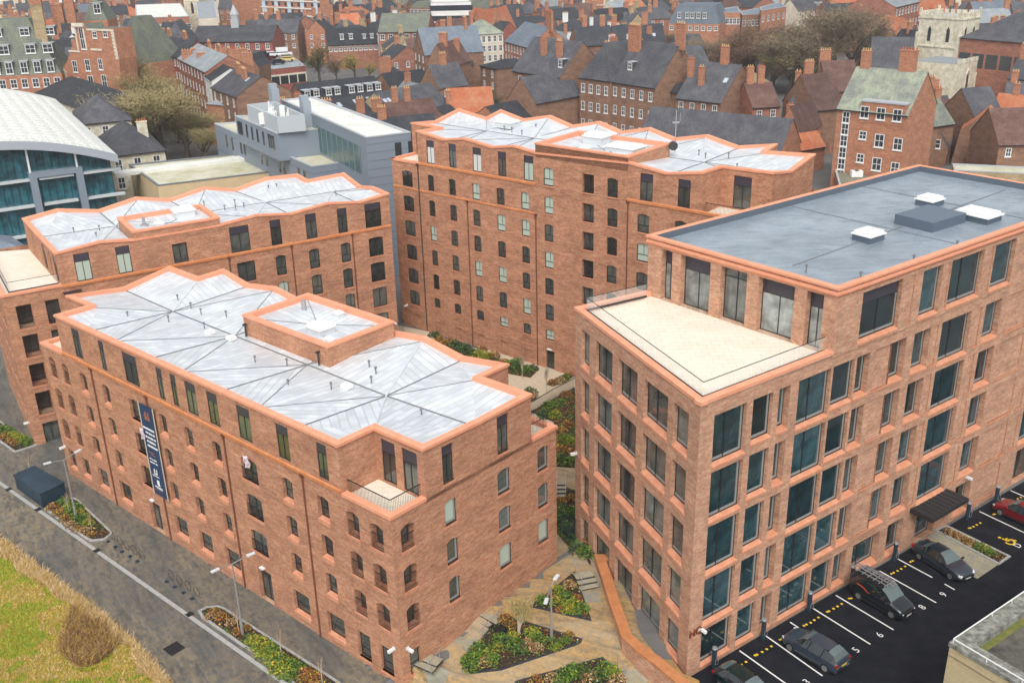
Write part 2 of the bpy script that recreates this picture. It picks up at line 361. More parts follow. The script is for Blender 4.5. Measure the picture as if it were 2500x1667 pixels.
def folded_roof(out_in, nodes, links, parent, mat=None, name='roof'):
    "out_in: inner outline (x,y,z) CCW; nodes: interior (x,y,z); links: index pairs into nodes/outline ('n',i)/('o',i)"
    pts = [V2(p) for p in out_in]+[V2(p) for p in nodes]; z = [p[2] for p in out_in]+[p[2] for p in nodes]; n = len(out_in)
    ix = lambda t: t[1]+(n if t[0] == 'n' else 0)
    ed = [(i, (i+1) % n) for i in range(n)]+[(ix(a), ix(b)) for a, b, *_ in links]
    r = geometry.delaunay_2d_cdt(pts, ed, [list(range(n))], 1, 1e-4)
    vs, fs, orig = r[0], r[2], r[3]; b = MB()
    def zz(i):
        if orig[i]: return z[orig[i][0]]
        # new vertex: nearest interpolation on links
        p = vs[i]; best = None
        for a, c in ed:
            A, B = pts[a], pts[c]; ab = B-A; t = max(0, min(1, (p-A).dot(ab)/max(ab.length_squared, 1e-9))); d = (A+ab*t-p).length
            if best is None or d < best[0]: best = (d, z[a]+(z[c]-z[a])*t)
        return best[1]
    V = [Vector((v.x, v.y, zz(i))) for i, v in enumerate(vs)]
    for f in fs:
        p = [V[i] for i in f]; nn = geometry.normal(p)
        if nn.z < 0: p.reverse(); nn = -nn
        g = Vector((nn.x, nn.y)); g = g.normalized() if g.length > 1e-3 else Vector((1, 0)); s_ = Vector((-g.y, g.x))
        b.face(p, 0, [(V2(q).dot(s_), V2(q).dot(g)) for q in p])
    ro = b.build(name, [mat or ZINC], parent)
    gt = MB(); cp = MB()
    for a, c, *k in links:
        A = ix(a); B = ix(c); A = Vector((*pts[A], z[A]+.02)); B = Vector((*pts[B], z[B]+.02))
        if k and k[0] == 'v': gt.bar(A, B, .13, .04)
        elif k and k[0] == 'r': cp.bar(A, B, .12, .10)
        else: gt.bar(A, B, .045, .04)
    if gt.v: gt.build('gutter', GUT, ro)
    if cp.v: cp.build('ridge_cap', CAP, ro)
    return ro
# ================================================================= near riverside block (A)
def ring_walls(poly, zb, parent, skip=(), ops={}, drop=.2, mat=None, name='wall'):
    "poly: list of corner points (x,y,ztop) CCW; collinear points allowed"
    n = len(poly); res = {}
    for i in range(n):
        if i in skip: continue
        p, q = poly[i], poly[(i+1) % n]
        if (V2(q)-V2(p)).length < .05: continue
        F = Facade(p, q, zb, [(0, p[2]-drop), ((V2(q)-V2(p)).length, q[2]-drop)], parent, mat, name=name)
        for o in ops.get(i, []): F.add(*o[0], **o[1])
        F.build()
def string_course(F, z, s0, s1, parent, h=.22, out=.09, mat=None):
    b = MB(); A = F.P(s0, z, 0); B = F.P(s1, z, 0); o = F.n*out
    b.wquad([F.P(s0, z-h, out), F.P(s1, z-h, out), F.P(s1, z, out), F.P(s0, z, out)]); b.wquad([F.P(s0, z, out), F.P(s1, z, out), F.P(s1, z+.07, 0), F.P(s0, z+.07, 0)])
    b.wquad([F.P(s1, z-h, out), F.P(s0, z-h, out), F.P(s0, z-h, 0), F.P(s1, z-h, 0)])
    for s_ in (s0, s1): b.wquad([F.P(s_, z-h, out), F.P(s_, z, out), F.P(s_, z+.07, 0), F.P(s_, z-h, 0)])
    return b.build('string_course', mat or STRING, parent)
def downpipe(F, s_, z0, z1, parent, mat=None):
    b = MB(); b.bar(F.P(s_, z0, .06), F.P(s_, z1, .06), .10, .10); b.box(-.14, .14, -.13, .05, z1-.02, z1+.2, 0, Matrix.Translation(F.P(s_, 0, .06)) @ Matrix.Rotation(F.rz, 4, 'Z'))
    return b.build('downpipe', mat or PIPE, parent)
PIPE = plain('red_brown_downpipe', (.16, .055, .03), .5)
PIPEB = plain('black_downpipe', (.03, .025, .025), .5)
def terrace(poly, z, parent, name='terrace_floor', mat=None):
    b = MB(); b.wquad([(p[0], p[1], z) for p in poly]); return b.build(name, mat or DECK, parent)
def roof_vent(loc, parent, h=.45):
    if 'vent' not in PN:
        b = MB(); b.tube([(0, 0, 0), (0, 0, h)], .05, 8); b.tube([(0, 0, h), (0, 0, h+.12)], .11, 10, r1=.09); PN['vent'] = b.mesh('roof_vent', GUT)
    link('roof_vent', PN['vent'], parent, loc)
def rooflight(loc, parent, w, d, h, rz, mat=None, lid=None, name='rooflight'):
    b = MB(); b.box(-w/2, w/2, -d/2, d/2, -.3, h*.62); o = b.build(name, mat or CAP); o.location = loc; o.rotation_euler = (0, 0, rz)
    world_parent(o, parent)
    b = MB(); k = 1.12; b.box(-w/2*k, w/2*k, -d/2*k, d/2*k, h*.62+.002, h*.75); b.box(-w/2*.93, w/2*.93, -d/2*.93, d/2*.93, h*.75+.001, h); q = b.build('lid', lid or WHITE); q.parent = o
    return o
def pA(a, b, z=0.0): q = SC+AX*a+BX*b; return Vector((q.x, q.y, z))
azA = math.atan2(-AX.y, -AX.x)
A = empty('apartment_block', pA(22, 8, -1), 0, 'nearest red brick apartment block, dark blue banner hanging on its long river side', 'apartment building')
LA, DA = 44.75, 15.6
FA = Facade(pA(LA, 0), pA(0, 0), -1.25, 12.0, A)
ROWS = [(9.2, 11.03), (6.2, 8.05), (3.2, 5.05)]
def rows(F, s0, s1, kind='sash', rows_=ROWS, arch=.16, pat='', **k):
    for i, (z0, z1) in enumerate(rows_):
        bl = {'g': BLIND, 'w': BLINDW}.get(pat[i] if i < len(pat) else '', None)
        F.add(s0, s1, z0, z1, kind, arch, blind=bl, **k)
for s0, s1 in ((.9, 2.05), (3.2, 4.3), (40.5, 41.7), (42.7, 43.95)):
    rows(FA, s0, s1, 'loggia', arch=.22, depth=.62, sill=.2)
PAT = {6.3: '', 10.05: '', 18.5: '', 22.05: '', 25.65: '', 33.85: '', 37.6: ''}
for s0, s1 in ((6.3, 7.45), (10.05, 11.15), (18.5, 19.6), (22.05, 23.15), (25.65, 26.75), (33.85, 35.0), (37.6, 38.75)):
    rows(FA, s0, s1, 'sash', depth=.34, sill=.3, slope=.12)
rows(FA, 14.2, 15.95, 'wide', depth=.3, sill=.25); rows(FA, 29.2, 31.05, 'wide', depth=.22, sill=.25, rail=True)
for s0, s1, z0, z1 in ((.9, 2.1, .05, 1.9), (3.3, 4.6, .05, 1.9), (6.15, 7.8, 0.02, 1.9), (9.75, 11.6, .02, 1.9), (18.35, 20.1, .05, 1.87), (21.75, 23.5, 0, 1.85), (25.25, 27.1, -.05, 1.8), (33.55, 35.35, -.15, 1.76), (37.3, 39.1, -.25, 1.66)):
    FA.add(s0, s1, z0, z1, 'shop', 0, depth=.3, sill=.3, slope=.1)
for s0, s1 in ((40.45, 41.7), (42.7, 43.9)): FA.add(s0, s1, -.5, 1.62, 'shop', 0, depth=.25, sill=.2)
for s0, s1 in ((14.5, 16.1), (29.35, 31.0)): FA.add(s0, s1, -.98, 1.75, 'door', 0, depth=.35, sill=0)
FA.build()
topA = [(40.8, 0, 15.6), (36.3, 0, 15.6), (32, 0, 15.6), (27.2, 0, 15.6), (22.5, 0, 15.6), (17.9, 0, 15.6), (13.1, 0, 15.6), (9.1, 0, 15.6), (4.45, 0, 15.6), (4.45, 2.95, 15.6), (0, 2.95, 15.6), (0, 8.1, 15.5), (0, 12.95, 15.6),
        (4.6, 12.95, 15.6), (4.6, 15.8, 15.6), (9.1, 15.8, 15.0), (13.1, 15.8, 15.6), (17.9, 15.8, 15.05), (22.5, 15.8, 15.6), (27.2, 15.8, 15.0), (32, 15.8, 15.6), (36.3, 15.8, 15.0), (40, 15.8, 15.65), (40, 13.1, 15.6),
        (44.75, 13.1, 15.65), (44.75, 8.3, 14.9), (44.75, 3.0, 15.6), (40.8, 3.0, 15.6)]
PA_ = [pA(*p) for p in topA]
FT = Facade(pA(40.8, 0), pA(4.45, 0), 12.0, 15.42, A)
o_ = LA-40.8
for s0, s1 in ((6.45, 7.7), (10.8, 11.6), (14.45, 16.5), (19.3, 20.1), (21.2, 21.95), (23.15, 24.5), (25.9, 27.2), (29.5, 31.0), (33.9, 35.2), (38.1, 39.1)):
    FT.add(s0-o_, s1-o_, 12.5, 15.08, 'tall', 0, depth=.05, sill=0)
FT.build()
ring_walls(PA_, 11.7, A, skip=set(range(8)), ops={9: [((.55, 1.85, 11.95, 15.0), dict(kind='tall', depth=.08, sill=0, blind=None)), ((2.5, 3.85, 11.95, 15.0), dict(kind='tall', depth=.08, sill=0))],
           10: [((4.5-2.95, 5.5-2.95, 12.3, 15.0), dict(kind='tall', depth=.2, sill=.15))], 11: [((9.55-8.1, 10.7-8.1, 12.3, 15.1), dict(kind='tall', depth=.2, sill=.15))],
           26: [((1.2, 2.4, 12.0, 14.6), dict(kind='tall', depth=.08, sill=0))]})
IN = coping(PA_, A, .52, .09, .2)
FE = Facade(pA(0, 0), pA(0, DA), -1.25, 12.0, A)
FE.add(.72, 1.85, 9.2, 11.0, 'loggia', .22, depth=.7, sill=.22); FE.add(.72, 1.85, 6.2, 8.0, 'loggia', .22, depth=.7, sill=.22); FE.add(.72, 1.85, 3.2, 5.0, 'loggia', .22, depth=.7, sill=.22)
FE.add(.7, 1.65, -.3, 1.55, 'shop', 0, depth=.25, sill=.2, blind=None)
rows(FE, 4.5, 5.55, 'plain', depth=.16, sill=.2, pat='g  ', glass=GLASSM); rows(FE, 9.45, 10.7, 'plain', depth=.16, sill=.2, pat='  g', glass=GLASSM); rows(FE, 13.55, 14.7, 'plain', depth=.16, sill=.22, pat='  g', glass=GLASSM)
FE.build()
for p, q in (((0, DA), (44.75, DA)), ((44.75, DA), (44.75, 0))): Facade(pA(*p), pA(*q), -1.25, 12.0, A).build()
string_course(FT, 12.25, 0, 36.3, A)
for s_ in (8.7, 17.2, 27.4, 36.3): downpipe(FA, s_, -1, 11.9, A)
# corner terraces
TC = [[(4.45, 0), (0, 0), (0, 2.95)], [(44.75, 3.0), (44.75, 0), (40.8, 0)], [(0, 12.95), (0, DA), (4.6, DA)], [(40, DA), (44.75, DA), (44.75, 13.1)]]
TI = [(4.45, 2.95), (40.8, 3.0), (4.6, 12.95), (40, 13.1)]
for tri, inn in zip(TC, TI):
    q = [pA(*tri[0], 11.8), pA(*tri[1], 11.8), pA(*tri[2], 11.8), pA(*inn, 11.8)]; terrace(q, 11.8, A)
    b = MB(); (p0, p1, p2) = [pA(*t, 12.12) for t in tri]; I = pA(*inn, 12.12)
    def ins(p, k=.42): return p+(I-p).normalized()*k*1.35
    d0 = (I-p0).normalized()*.42; d2 = (I-p2).normalized()*.42; i1 = p1+d0+d2; out0 = -(I-p0).normalized()*.08; out2 = -(I-p2).normalized()*.08
    A0, A1, A2 = p0+out0, p1+out0+out2, p2+out2; dz = Vector((0, 0, .22))
    b.wquad([A0, A1, i1, p0+d0]); b.wquad([A1, A2, p2+d2, i1]); b.wquad([A0-dz, A1-dz, A1, A0]); b.wquad([A1-dz, A2-dz, A2, A1]); b.wquad([p0+d0, i1, i1-dz*2, p0+d0-dz*2]); b.wquad([i1, p2+d2, p2+d2-dz*2, i1-dz*2])
    b.build('coping', COP, A)
    if inn == TI[0] or inn == TI[2]:
        r = MB()
        for P_, Q_ in ((p0+d0*1.15, i1+(d0+d2)*.15), (i1+(d0+d2)*.15, p2+d2*1.15)):
            P_ = P_.copy(); Q_ = Q_.copy(); P_.z = Q_.z = 12.9; r.bar(P_, Q_, .05); n = int((Q_-P_).length/.13)
            for i in range(n+1): c = P_.lerp(Q_, i/n); r.bar((c.x, c.y, 11.85), c, .018)
        r.build('railing', RAIL, A)
# roof
def inner(I, lo): return [Vector((p.x, p.y, p.z-.32-(lo.get(i, 0)))) for i, p in enumerate(I)]
RI = inner(IN, {1: .25, 3: .25, 5: .25, 7: .25, 11: .35})
ND = [pA(36.3, 8.1, 14.5), pA(27.2, 8.1, 14.5), pA(17.9, 8.1, 14.5), pA(9.1, 8.1, 14.5)]
n_, o = 'n', 'o'
LK = [((n_, 0), (n_, 1), 'v'), ((n_, 1), (n_, 2), 'v'), ((n_, 2), (n_, 3), 'v'), ((o, 25), (n_, 0), 'v'), ((n_, 3), (o, 11), 'v'), ((n_, 0), (o, 1), 'v'), ((n_, 1), (o, 3), 'v'), ((n_, 2), (o, 5), 'v'), ((n_, 3), (o, 7), 'v'),
      ((n_, 3), (o, 15), 'v'), ((n_, 2), (o, 17), 'v'), ((n_, 1), (o, 19), 'v'), ((n_, 0), (o, 21), 'v'),
      ((n_, 0), (o, 2)), ((n_, 1), (o, 2)), ((n_, 1), (o, 4)), ((n_, 2), (o, 4)), ((n_, 2), (o, 6)), ((n_, 3), (o, 6)), ((n_, 3), (o, 9), 'r'), ((n_, 3), (o, 13)), ((n_, 3), (o, 16), 'r'), ((n_, 2), (o, 16)), ((n_, 0), (o, 20)), ((n_, 1), (o, 20)), ((n_, 0), (o, 23), 'r'), ((n_, 0), (o, 27))]
folded_roof(RI, ND, LK, A)
# plant enclosure on the roof
def plantbox(corners, zb, zt, parent, cx=True):
    P = [Vector((*c[:2], zt)) for c in corners]
    ring_walls(P, zb, parent, name='plant_enclosure'); I = coping(P, parent, .5, .07, .18)
    mid = sum((V2(p) for p in I), Vector((0, 0)))/4; R_ = [Vector((p.x, p.y, zt-.4)) for p in I]
    folded_roof(R_, [Vector((*mid, zt-.62))], [((n_, 0), (o, i)) for i in range(4)], parent, name='plant_roof')
plantbox([pA(26.6, 8.7), pA(16.0, 8.7), pA(16.0, 15.2), pA(26.6, 15.2)], 14.3, 16.35, A)
rooflight(pA(19.6, 10.9, 15.9), A, 1.7, 1.5, .7, azA); rooflight(pA(21.2, 14.0, 15.95), A, .7, .6, .35, azA)
b = MB(); b.tube([(0, 0, -.2), (0, 0, .75)], .2, 12); q = b.build('flue', STEEL); q.location = pA(24.6, 13.2, 16.0); world_parent(q, A)
b = MB(); b.box(-.45, .45, -.3, .3, -.1, .12); q = b.build('roof_hatch', WHITE); q.location = pA(17.6, 10.1, 16.0); q.rotation_euler = (0, 0, azA); world_parent(q, A)
for a_, b_ in ((37.9, 9.6), (35.2, 9.2), (33.2, 8.9), (31.0, 9.9), (30.1, 7.2), (37.5, 4.6), (33.8, 6.2), (20.9, 5.6), (18.6, 6.8), (12.2, 9.9), (11.2, 8.6), (12.6, 6.1), (15.4, 4.5), (4.6, 7.2), (13.5, 10.4)): roof_vent(pA(a_, b_, 14.72), A)
for a_, b_ in ((29.0, 7.0), (12.1, 7.1), (26.5, 7.3)):
    b = MB(); b.box(-.35, .35, -.3, .3, -.15, .12); q = b.build('roof_hatch', WHITE); q.location = pA(a_, b_, 14.8); q.rotation_euler = (0, 0, azA); world_parent(q, A)
# two black overflow pipes beside the enclosure
for a_ in (26.2, 17.0):
    b = MB(); b.bar(pA(a_, 8.5, 14.6), pA(a_, 8.5, 15.7), .12); b.bar(pA(a_, 8.65, 15.65), pA(a_, 8.3, 15.65), .14); b.build('roof_pipe', PIPEB, A)
# banner on the river side
BAN = Facade(FA.P(16.15, 0, .22), FA.P(18.2, 0, .22), 0, 1, None)
bn = empty('hanging_banner', BAN.P(1.0, 3.2), 0, 'long dark blue hanging banner with rows of white lettering on the near block', 'banner')
b = MB(); b.wquad([BAN.P(.0, 3.15), BAN.P(2.0, 3.15), BAN.P(2.0, 11.25), BAN.P(.0, 11.25)]); b.wquad([BAN.P(2.0, 3.15, -.03), BAN.P(0, 3.15, -.03), BAN.P(0, 11.25, -.03), BAN.P(2.0, 11.25, -.03)]); b.build('cloth', plain('navy_banner', (.015, .04, .10), .7), bn)
b = MB()
for s_ in (-.03, 2.03): b.bar(BAN.P(s_, 3.1), BAN.P(s_, 11.3), .07)
b.build('edge_batten', plain('buff_batten', (.5, .42, .33), .7), bn)
def text_on(F, txt, s_, z, size, mat, parent, name='lettering', ext=.01, out=.02, align='CENTER'):
    cu_ = bpy.data.curves.new(name, 'FONT'); cu_.body = txt; cu_.size = size; cu_.extrude = ext; cu_.align_x = align; cu_.align_y = 'CENTER'; cu_.resolution_u = 2
    tmp = bpy.data.objects.new('tmp', cu_); C.objects.link(tmp); bpy.context.view_layer.update(); dg = bpy.context.evaluated_depsgraph_get()
    me = bpy.data.meshes.new_from_object(tmp.evaluated_get(dg)); me.name = name; bpy.data.objects.remove(tmp); me.materials.clear(); me.materials.append(mat)
    ob = bpy.data.objects.new(name, me); C.objects.link(ob); ob.matrix_world = Matrix.Translation(F.P(s_, z, out)) @ Matrix((Vector((F.t.x, F.t.y, 0)), Vector((0, 0, 1)), Vector((F.n.x, F.n.y, 0)))).transposed().to_4x4()
    mw = ob.matrix_world.copy(); world_parent(ob, parent) if parent else None; ob.matrix_basis = mw; return ob
WT = plain('white_lettering', (.8, .8, .8), .6); RT = plain('copper_lettering', (.35, .13, .07), .6)
b = MB()
for dx, w_ in ((-.28, .3), (.12, .3)):
    b.box(dx, dx+w_, -.01, .01, -.35, -.12); b.box(dx+.05, dx+w_-.05, -.01, .01, .02, .35)
b.box(-.4, .5, -.01, .01, -.08, -.02); q = b.build('emblem', RT); q.location = BAN.P(.95, 10.35, .03); q.rotation_euler = (0, 0, BAN.rz); world_parent(q, bn)
def scribble(F, parent, s0, s1, z, h, mat, seed):
    "rows of broken strokes, as unreadable at this size as on the photographed banner"
    r = random.Random(seed); b = MB(); x = s0
    while x < s1-.05:
        w_ = r.uniform(.08, .2); e = min(s1, x+w_); b.box(x, e-.03, 0, .012, z-h/2, z-h/2+h*r.uniform(.8, 1), 0, Matrix.Translation(F.P(0, 0, .03)) @ Matrix.Rotation(F.rz, 4, 'Z')); x = e
        if r.random() < .12: x += .06
    return b.build('lettering', mat, parent)
for i, (s0, s1, z, h, m_) in enumerate(((.15, 1.75, 9.2, .17, WT), (.4, 1.75, 8.82, .17, WT), (.3, 1.8, 8.42, .17, WT), (.4, 1.7, 8.05, .17, WT), (.35, 1.85, 7.65, .17, WT), (.4, 1.2, 7.05, .1, RT), (.6, 1.3, 6.85, .08, RT), (.3, 1.35, 6.45, .12, WT), (.3, 1.4, 6.15, .12, WT),
    (.3, 1.35, 4.95, .1, WT), (.4, 1.5, 3.95, .12, WT), (.6, 1.45, 3.82, .06, WT), (.1, 1.4, 3.5+.1, .03, RT))): scribble(BAN, bn, s0, s1, z, h, m_, i)
b = MB()
for x0, x1, z0, z1 in ((.62, .74, 5.1, 5.6), (.74, .95, 5.1, 5.2), (.95, 1.07, 5.1, 5.6), (.8, 1.15, 4.2, 4.62), (.9, 1.2, 4.1, 4.2)): b.box(x0, x1, 0, .012, z0, z1, 0, Matrix.Translation(BAN.P(0, 0, .03)) @ Matrix.Rotation(BAN.rz, 4, 'Z'))
b.build('emblem', WT, bn)
def flag(F, s_, z, label, w_=.55, h_=.85):
    b = MB(); N = 6
    for i in range(N):
        for j in range(4):
            def pt(i, j): return F.P(s_+w_*i/N+.1*math.sin(j*1.3), z-h_*j/4-.2*(i/N), .35+.12*math.sin(i*1.4+j))
            b.wquad([pt(i, j+1), pt(i+1, j+1), pt(i+1, j), pt(i, j)])
    b2 = b.build('small_flag', plain('pale_pink_cloth', (.75, .62, .68), .8)); return tag(b2, label, 'flag')
flag(FA, 30.15, 11.55, 'small pale cloth flag hanging off the wall under a top floor window'); flag(FA, 16.0, 9.1, 'small pale pink cloth caught beside the blue banner', .35, .9)
def camera_unit(F, s_, z, label, out=.1, parent=None):
    b = MB(); T = Matrix.Translation(F.P(s_, z, out)) @ Matrix.Rotation(F.rz, 4, 'Z'); b.box(-.09, .09, -.42, -.02, -.09, .09, 0, T); b.box(-.04, .04, -.05, .12, -.03, .03, 0, T); b.box(-.12, .12, .06, .12, -.12, .12, 0, T)
    return tag(b.build('security_camera', WHITE), label, 'security camera', 'security cameras on the brick walls')
camera_unit(FA, 44.1, 1.95, 'white security camera on the river face at the near corner of the banner block'); camera_unit(FE, .55, 1.95, 'white security camera on the garden face at the near corner of the banner block')
camera_unit(FA, .35, 1.9, 'white security camera at the far river corner of the banner block')
for s_ in (15.3, 30.2):
    b = MB(); b.box(-.22, .22, -.25, 0, 0, .1, 0, Matrix.Translation(FA.P(s_, 2.0, .02)) @ Matrix.Rotation(FA.rz, 4, 'Z')); b.build('entrance_light', WHITE, A)
# ================================================================= middle block (B)
OB = Vector((-46.65, 88.2)); aB = Vector((.851, .525)).normalized(); bB = Vector((-aB.y, aB.x))
def pB(a, b, z=0.0): q = OB+aB*a+bB*b; return Vector((q.x, q.y, z))
rB = math.atan2(aB.y, aB.x)
B = empty('apartment_block', pB(20, 7, -1), 0, 'red brick apartment block behind the banner block, with cream roof terrace on its left end', 'apartment building')
FB = Facade(pB(0, 0), pB(39.5, 0), -1.25, 14.3, B)
RB = [(11.15, 13.3), (8.2, 10.4), (5.2, 7.45), (2.3, 4.4)]
for z0, z1 in ((10.95, 13.22), (8.04, 10.25), (5.05, 7.28), (2.02, 4.35)): FB.add(.95, 2.3, z0, z1, 'loggia', 0, depth=1.4, sill=.2)
FB.add(3.5, 4.7, 10.9, 13.22, 'pair', 0, depth=.2, sill=.2); FB.add(3.5, 4.7, 8.0, 10.25, 'pair', 0, depth=.2, sill=.2)
FB.add(1.0, 2.5, -1.1, 1.1, 'door', 0, depth=.3, sill=0)
rows(FB, 21.95, 23.8, 'pair', RB, 0, depth=.08, sill=.1); rows(FB, 26.05, 27.15, 'sash', RB, .14, depth=.15, sill=.2, pat=' g  ')
rows(FB, 29.75, 30.9, 'sash', RB, .14, depth=.15, sill=.2); rows(FB, 33.4, 34.5, 'sash', RB, .14, depth=.15, sill=.2); rows(FB, 36.7, 38.4, 'pair', RB, .1, depth=.15, sill=.15)
for a in (8.5, 12.5, 17): rows(FB, a, a+1.1, 'sash', RB[1:], .14, depth=.15, sill=.2)
FB.build()
FBT = Facade(pB(5.2, 0), pB(39.5, 0), 14.3, [(0, 17.4), (4.1, 17.85), (7.1, 17.5), (15.8, 17.5), (16.4, 17.5), (19.4, 17.85), (23.2, 17.4), (27.1, 17.85), (30.9, 17.4), (34.3, 17.8)], B)
for s0, s1, k in ((6.7, 8.1, 'g'), (10.5, 11.8, 'g'), (21.6, 23.6, ''), (25.85, 27.0, ''), (29.7, 30.9, ''), (33.3, 34.4, ''), (36.5, 38.4, '')): FBT.add(s0-5.2, s1-5.2, 14.45, 17.15, 'tall', 0, depth=.05, sill=0, blind=BLIND if k else None)
FBT.add(15.8-5.2, 17.25-5.2, 14.45, 16.45, 'pair', 0, depth=.25, sill=0)
FBT.build(); string_course(FBT, 14.35, 0, 34.3, B)
topB = [(5.2, 0, 17.6), (9.3, 0, 18.0), (12.3, 0, 17.65), (20.8, 0, 17.65), (24.6, 0, 18.0), (28.4, 0, 17.55), (32.3, 0, 18.0), (36.1, 0, 17.55), (39.5, 0, 17.95), (39.5, 4.0, 17.9), (39.5, 7.5, 17.3), (39.5, 12.1, 17.95), (34.9, 12.1, 17.8), (34.9, 15.2, 17.9),
        (30.9, 15.2, 18.05), (27.2, 15.2, 17.3), (23.7, 15.2, 18.05), (19.8, 15.2, 17.3), (16.2, 15.2, 18.05), (12.2, 15.2, 17.3), (8.1, 15.2, 18.05), (4.6, 15.2, 17.6), (4.9, 8, 17.5)]
PB_ = [pB(*p) for p in topB]
ring_walls(PB_, 14.0, B, skip=set(range(8)), ops={22: [((1.0, 2.6, 14.4, 17.0), dict(kind='tall', depth=.08, sill=0)), ((4.2, 5.0, 14.4, 17.0), dict(kind='plain', depth=.1, sill=0)), ((6.1, 7.5, 14.4, 17.0), dict(kind='tall', depth=.08, sill=0))]})
IB = coping(PB_, B, .48, .08, .2)
RI = inner(IB, {})
ND = [pB(36.1, 7.7, 17.0), pB(28.3, 7.9, 17.0), pB(20.5, 8.0, 17.0), pB(12.4, 8.2, 17.0)]
LK = [((n_, 0), (n_, 1), 'v'), ((n_, 1), (n_, 2), 'v'), ((n_, 2), (n_, 3), 'v'), ((n_, 3), (o, 22), 'v'), ((n_, 0), (o, 10), 'v'), ((n_, 0), (o, 7), 'v'), ((n_, 1), (o, 5), 'v'), ((n_, 2), (o, 3), 'v'), ((n_, 3), (o, 2), 'v'), ((n_, 3), (o, 19), 'v'), ((n_, 2), (o, 17), 'v'), ((n_, 1), (o, 15), 'v'),
      ((n_, 0), (o, 6), 'r'), ((n_, 1), (o, 6)), ((n_, 1), (o, 4), 'r'), ((n_, 2), (o, 4)), ((n_, 3), (o, 1), 'r'), ((n_, 0), (o, 12), 'r'), ((n_, 0), (o, 9)), ((n_, 1), (o, 16), 'r'), ((n_, 2), (o, 16)), ((n_, 2), (o, 18), 'r'), ((n_, 3), (o, 18)), ((n_, 3), (o, 20), 'r')]
folded_roof(RI, ND, LK, B)
plantbox([pB(12.35, -.03), pB(20.8, -.03), pB(20.8, 6.3), pB(12.35, 6.3)], 17.2, 18.4, B)
rooflight(pB(18.5, 4.6, 18.0), B, 2.0, 1.5, .8, rB); rooflight(pB(15.4, 2.2, 18.0), B, .9, .7, .3, rB)
b = MB(); b.tube([(0, 0, -.2), (0, 0, .8)], .14, 12); b.box(-.35, .35, -.35, .35, -.05, .05); q = b.build('flue', STEEL); q.location = pB(14.2, 3.2, 18.0); world_parent(q, B)
for a_, b_ in ((9.7, 4.1), (10.5, 6.6), (23.3, 6.5), (24.3, 5.9), (25.3, 6.2), (25.0, 8.3), (30.2, 12.2), (31.2, 12.3), (22.0, 9.6), (35.4, 5.0), (8.2, 7.3)): roof_vent(pB(a_, b_, 17.25), B)
# SW side and terrace
FBS = Facade(pB(0, 17), pB(0, 0), -1.25, 14.3, B)
for s0 in (12.9, 14.9, 10.9, 7.0, 3.6): rows(FBS, s0, s0+.95, 'sash', RB, .2, depth=.4, sill=.25)
FBS.build(); Facade(pB(39.5, 0), pB(39.5, 15.2), -.2, 17.2, B).build(); Facade(pB(39.5, 15.2), pB(0, 17), -.2, 14.3, B).build()
terrace([pB(0, 0, 0), pB(5.2, 0, 0), pB(4.9, 8), pB(4.6, 15.2, 0), pB(0, 17, 0)], 14.2, B)
def coping_run(pts, parent, width=.45, z=None, th=.22, out=.08, mat=None):
    b = MB()
    for p, q in zip(pts[:-1], pts[1:]):
        t = (V2(q)-V2(p)).normalized(); nn = Vector((t.y, -t.x, 0)); p = Vector(p); q = Vector(q); dz = Vector((0, 0, th)); T3 = Vector((t.x, t.y, 0))
        a0, a1, i0, i1 = p+nn*out-T3*out, q+nn*out+T3*out, p-nn*(width-out)-T3*out, q-nn*(width-out)+T3*out
        b.wquad([a0, a1, i1, i0]); b.wquad([a0-dz, a1-dz, a1, a0]); b.wquad([i0, i1, i1-dz*1.5, i0-dz*1.5]); b.wquad([i0-dz, a0-dz, a0, i0]); b.wquad([a1-dz, i1-dz, i1, a1])
    return b.build('coping', mat or COP, parent)
coping_run([pB(0, 17, 14.5), pB(0, .0, 14.5)], B); coping_run([pB(.42, 0, 14.503), pB(5.2, 0, 14.503)], B)
def glassbal(pts, parent, h=.95, inset=.5):
    GL = bpy.data.materials.get('clear_balustrade_glass')
    if not GL:
        m, n, bb = principled('clear_balustrade_glass'); bb.inputs['Base Color'].default_value = (.80, .86, .84, 1); bb.inputs['Roughness'].default_value = .03; bb.inputs['Alpha'].default_value = .22; GL = m
    root = None
    for p, q in zip(pts[:-1], pts[1:]):
        p = Vector(p); q = Vector(q); L = (q-p).length; n = max(1, round(L/1.4)); r = MB()
        r.bar(p+Vector((0, 0, h)), q+Vector((0, 0, h)), .035); r.bar(p, q, .09, .12)
        o2 = r.build('balustrade_rail', RAIL, parent); g = MB()
        for i in range(n):
            a = p.lerp(q, (i+.01)/n); c = p.lerp(q, (i+.99)/n); g.wquad([a+Vector((0, 0, .06)), c+Vector((0, 0, .06)), c+Vector((0, 0, h)), a+Vector((0, 0, h))])
        g.build('balustrade_glass', GL, o2)
glassbal([pB(.75, 16, 14.45), pB(.75, .7, 14.45), pB(5.1, .7, 14.45)], B)
for s_ in (21.2, 27.9, 34.8): downpipe(FB, s_, -.5, 14.0, B)
b = MB(); b.box(-.8, .8, -.08, .08, -.1, .1); q = b.build('wall_sign', plain('dark_plum', (.06, .03, .04), .5)); q.location = FB.P(6.0, 13.7, .3); q.rotation_euler = (0, 0, rB); world_parent(q, B)
camera_unit(FBS, 16.2, 1.2, 'white security camera on the far left wall above the planted bed'); camera_unit(FB, 39.0, 2.9, 'white security camera by the gate at the right end of the middle block')
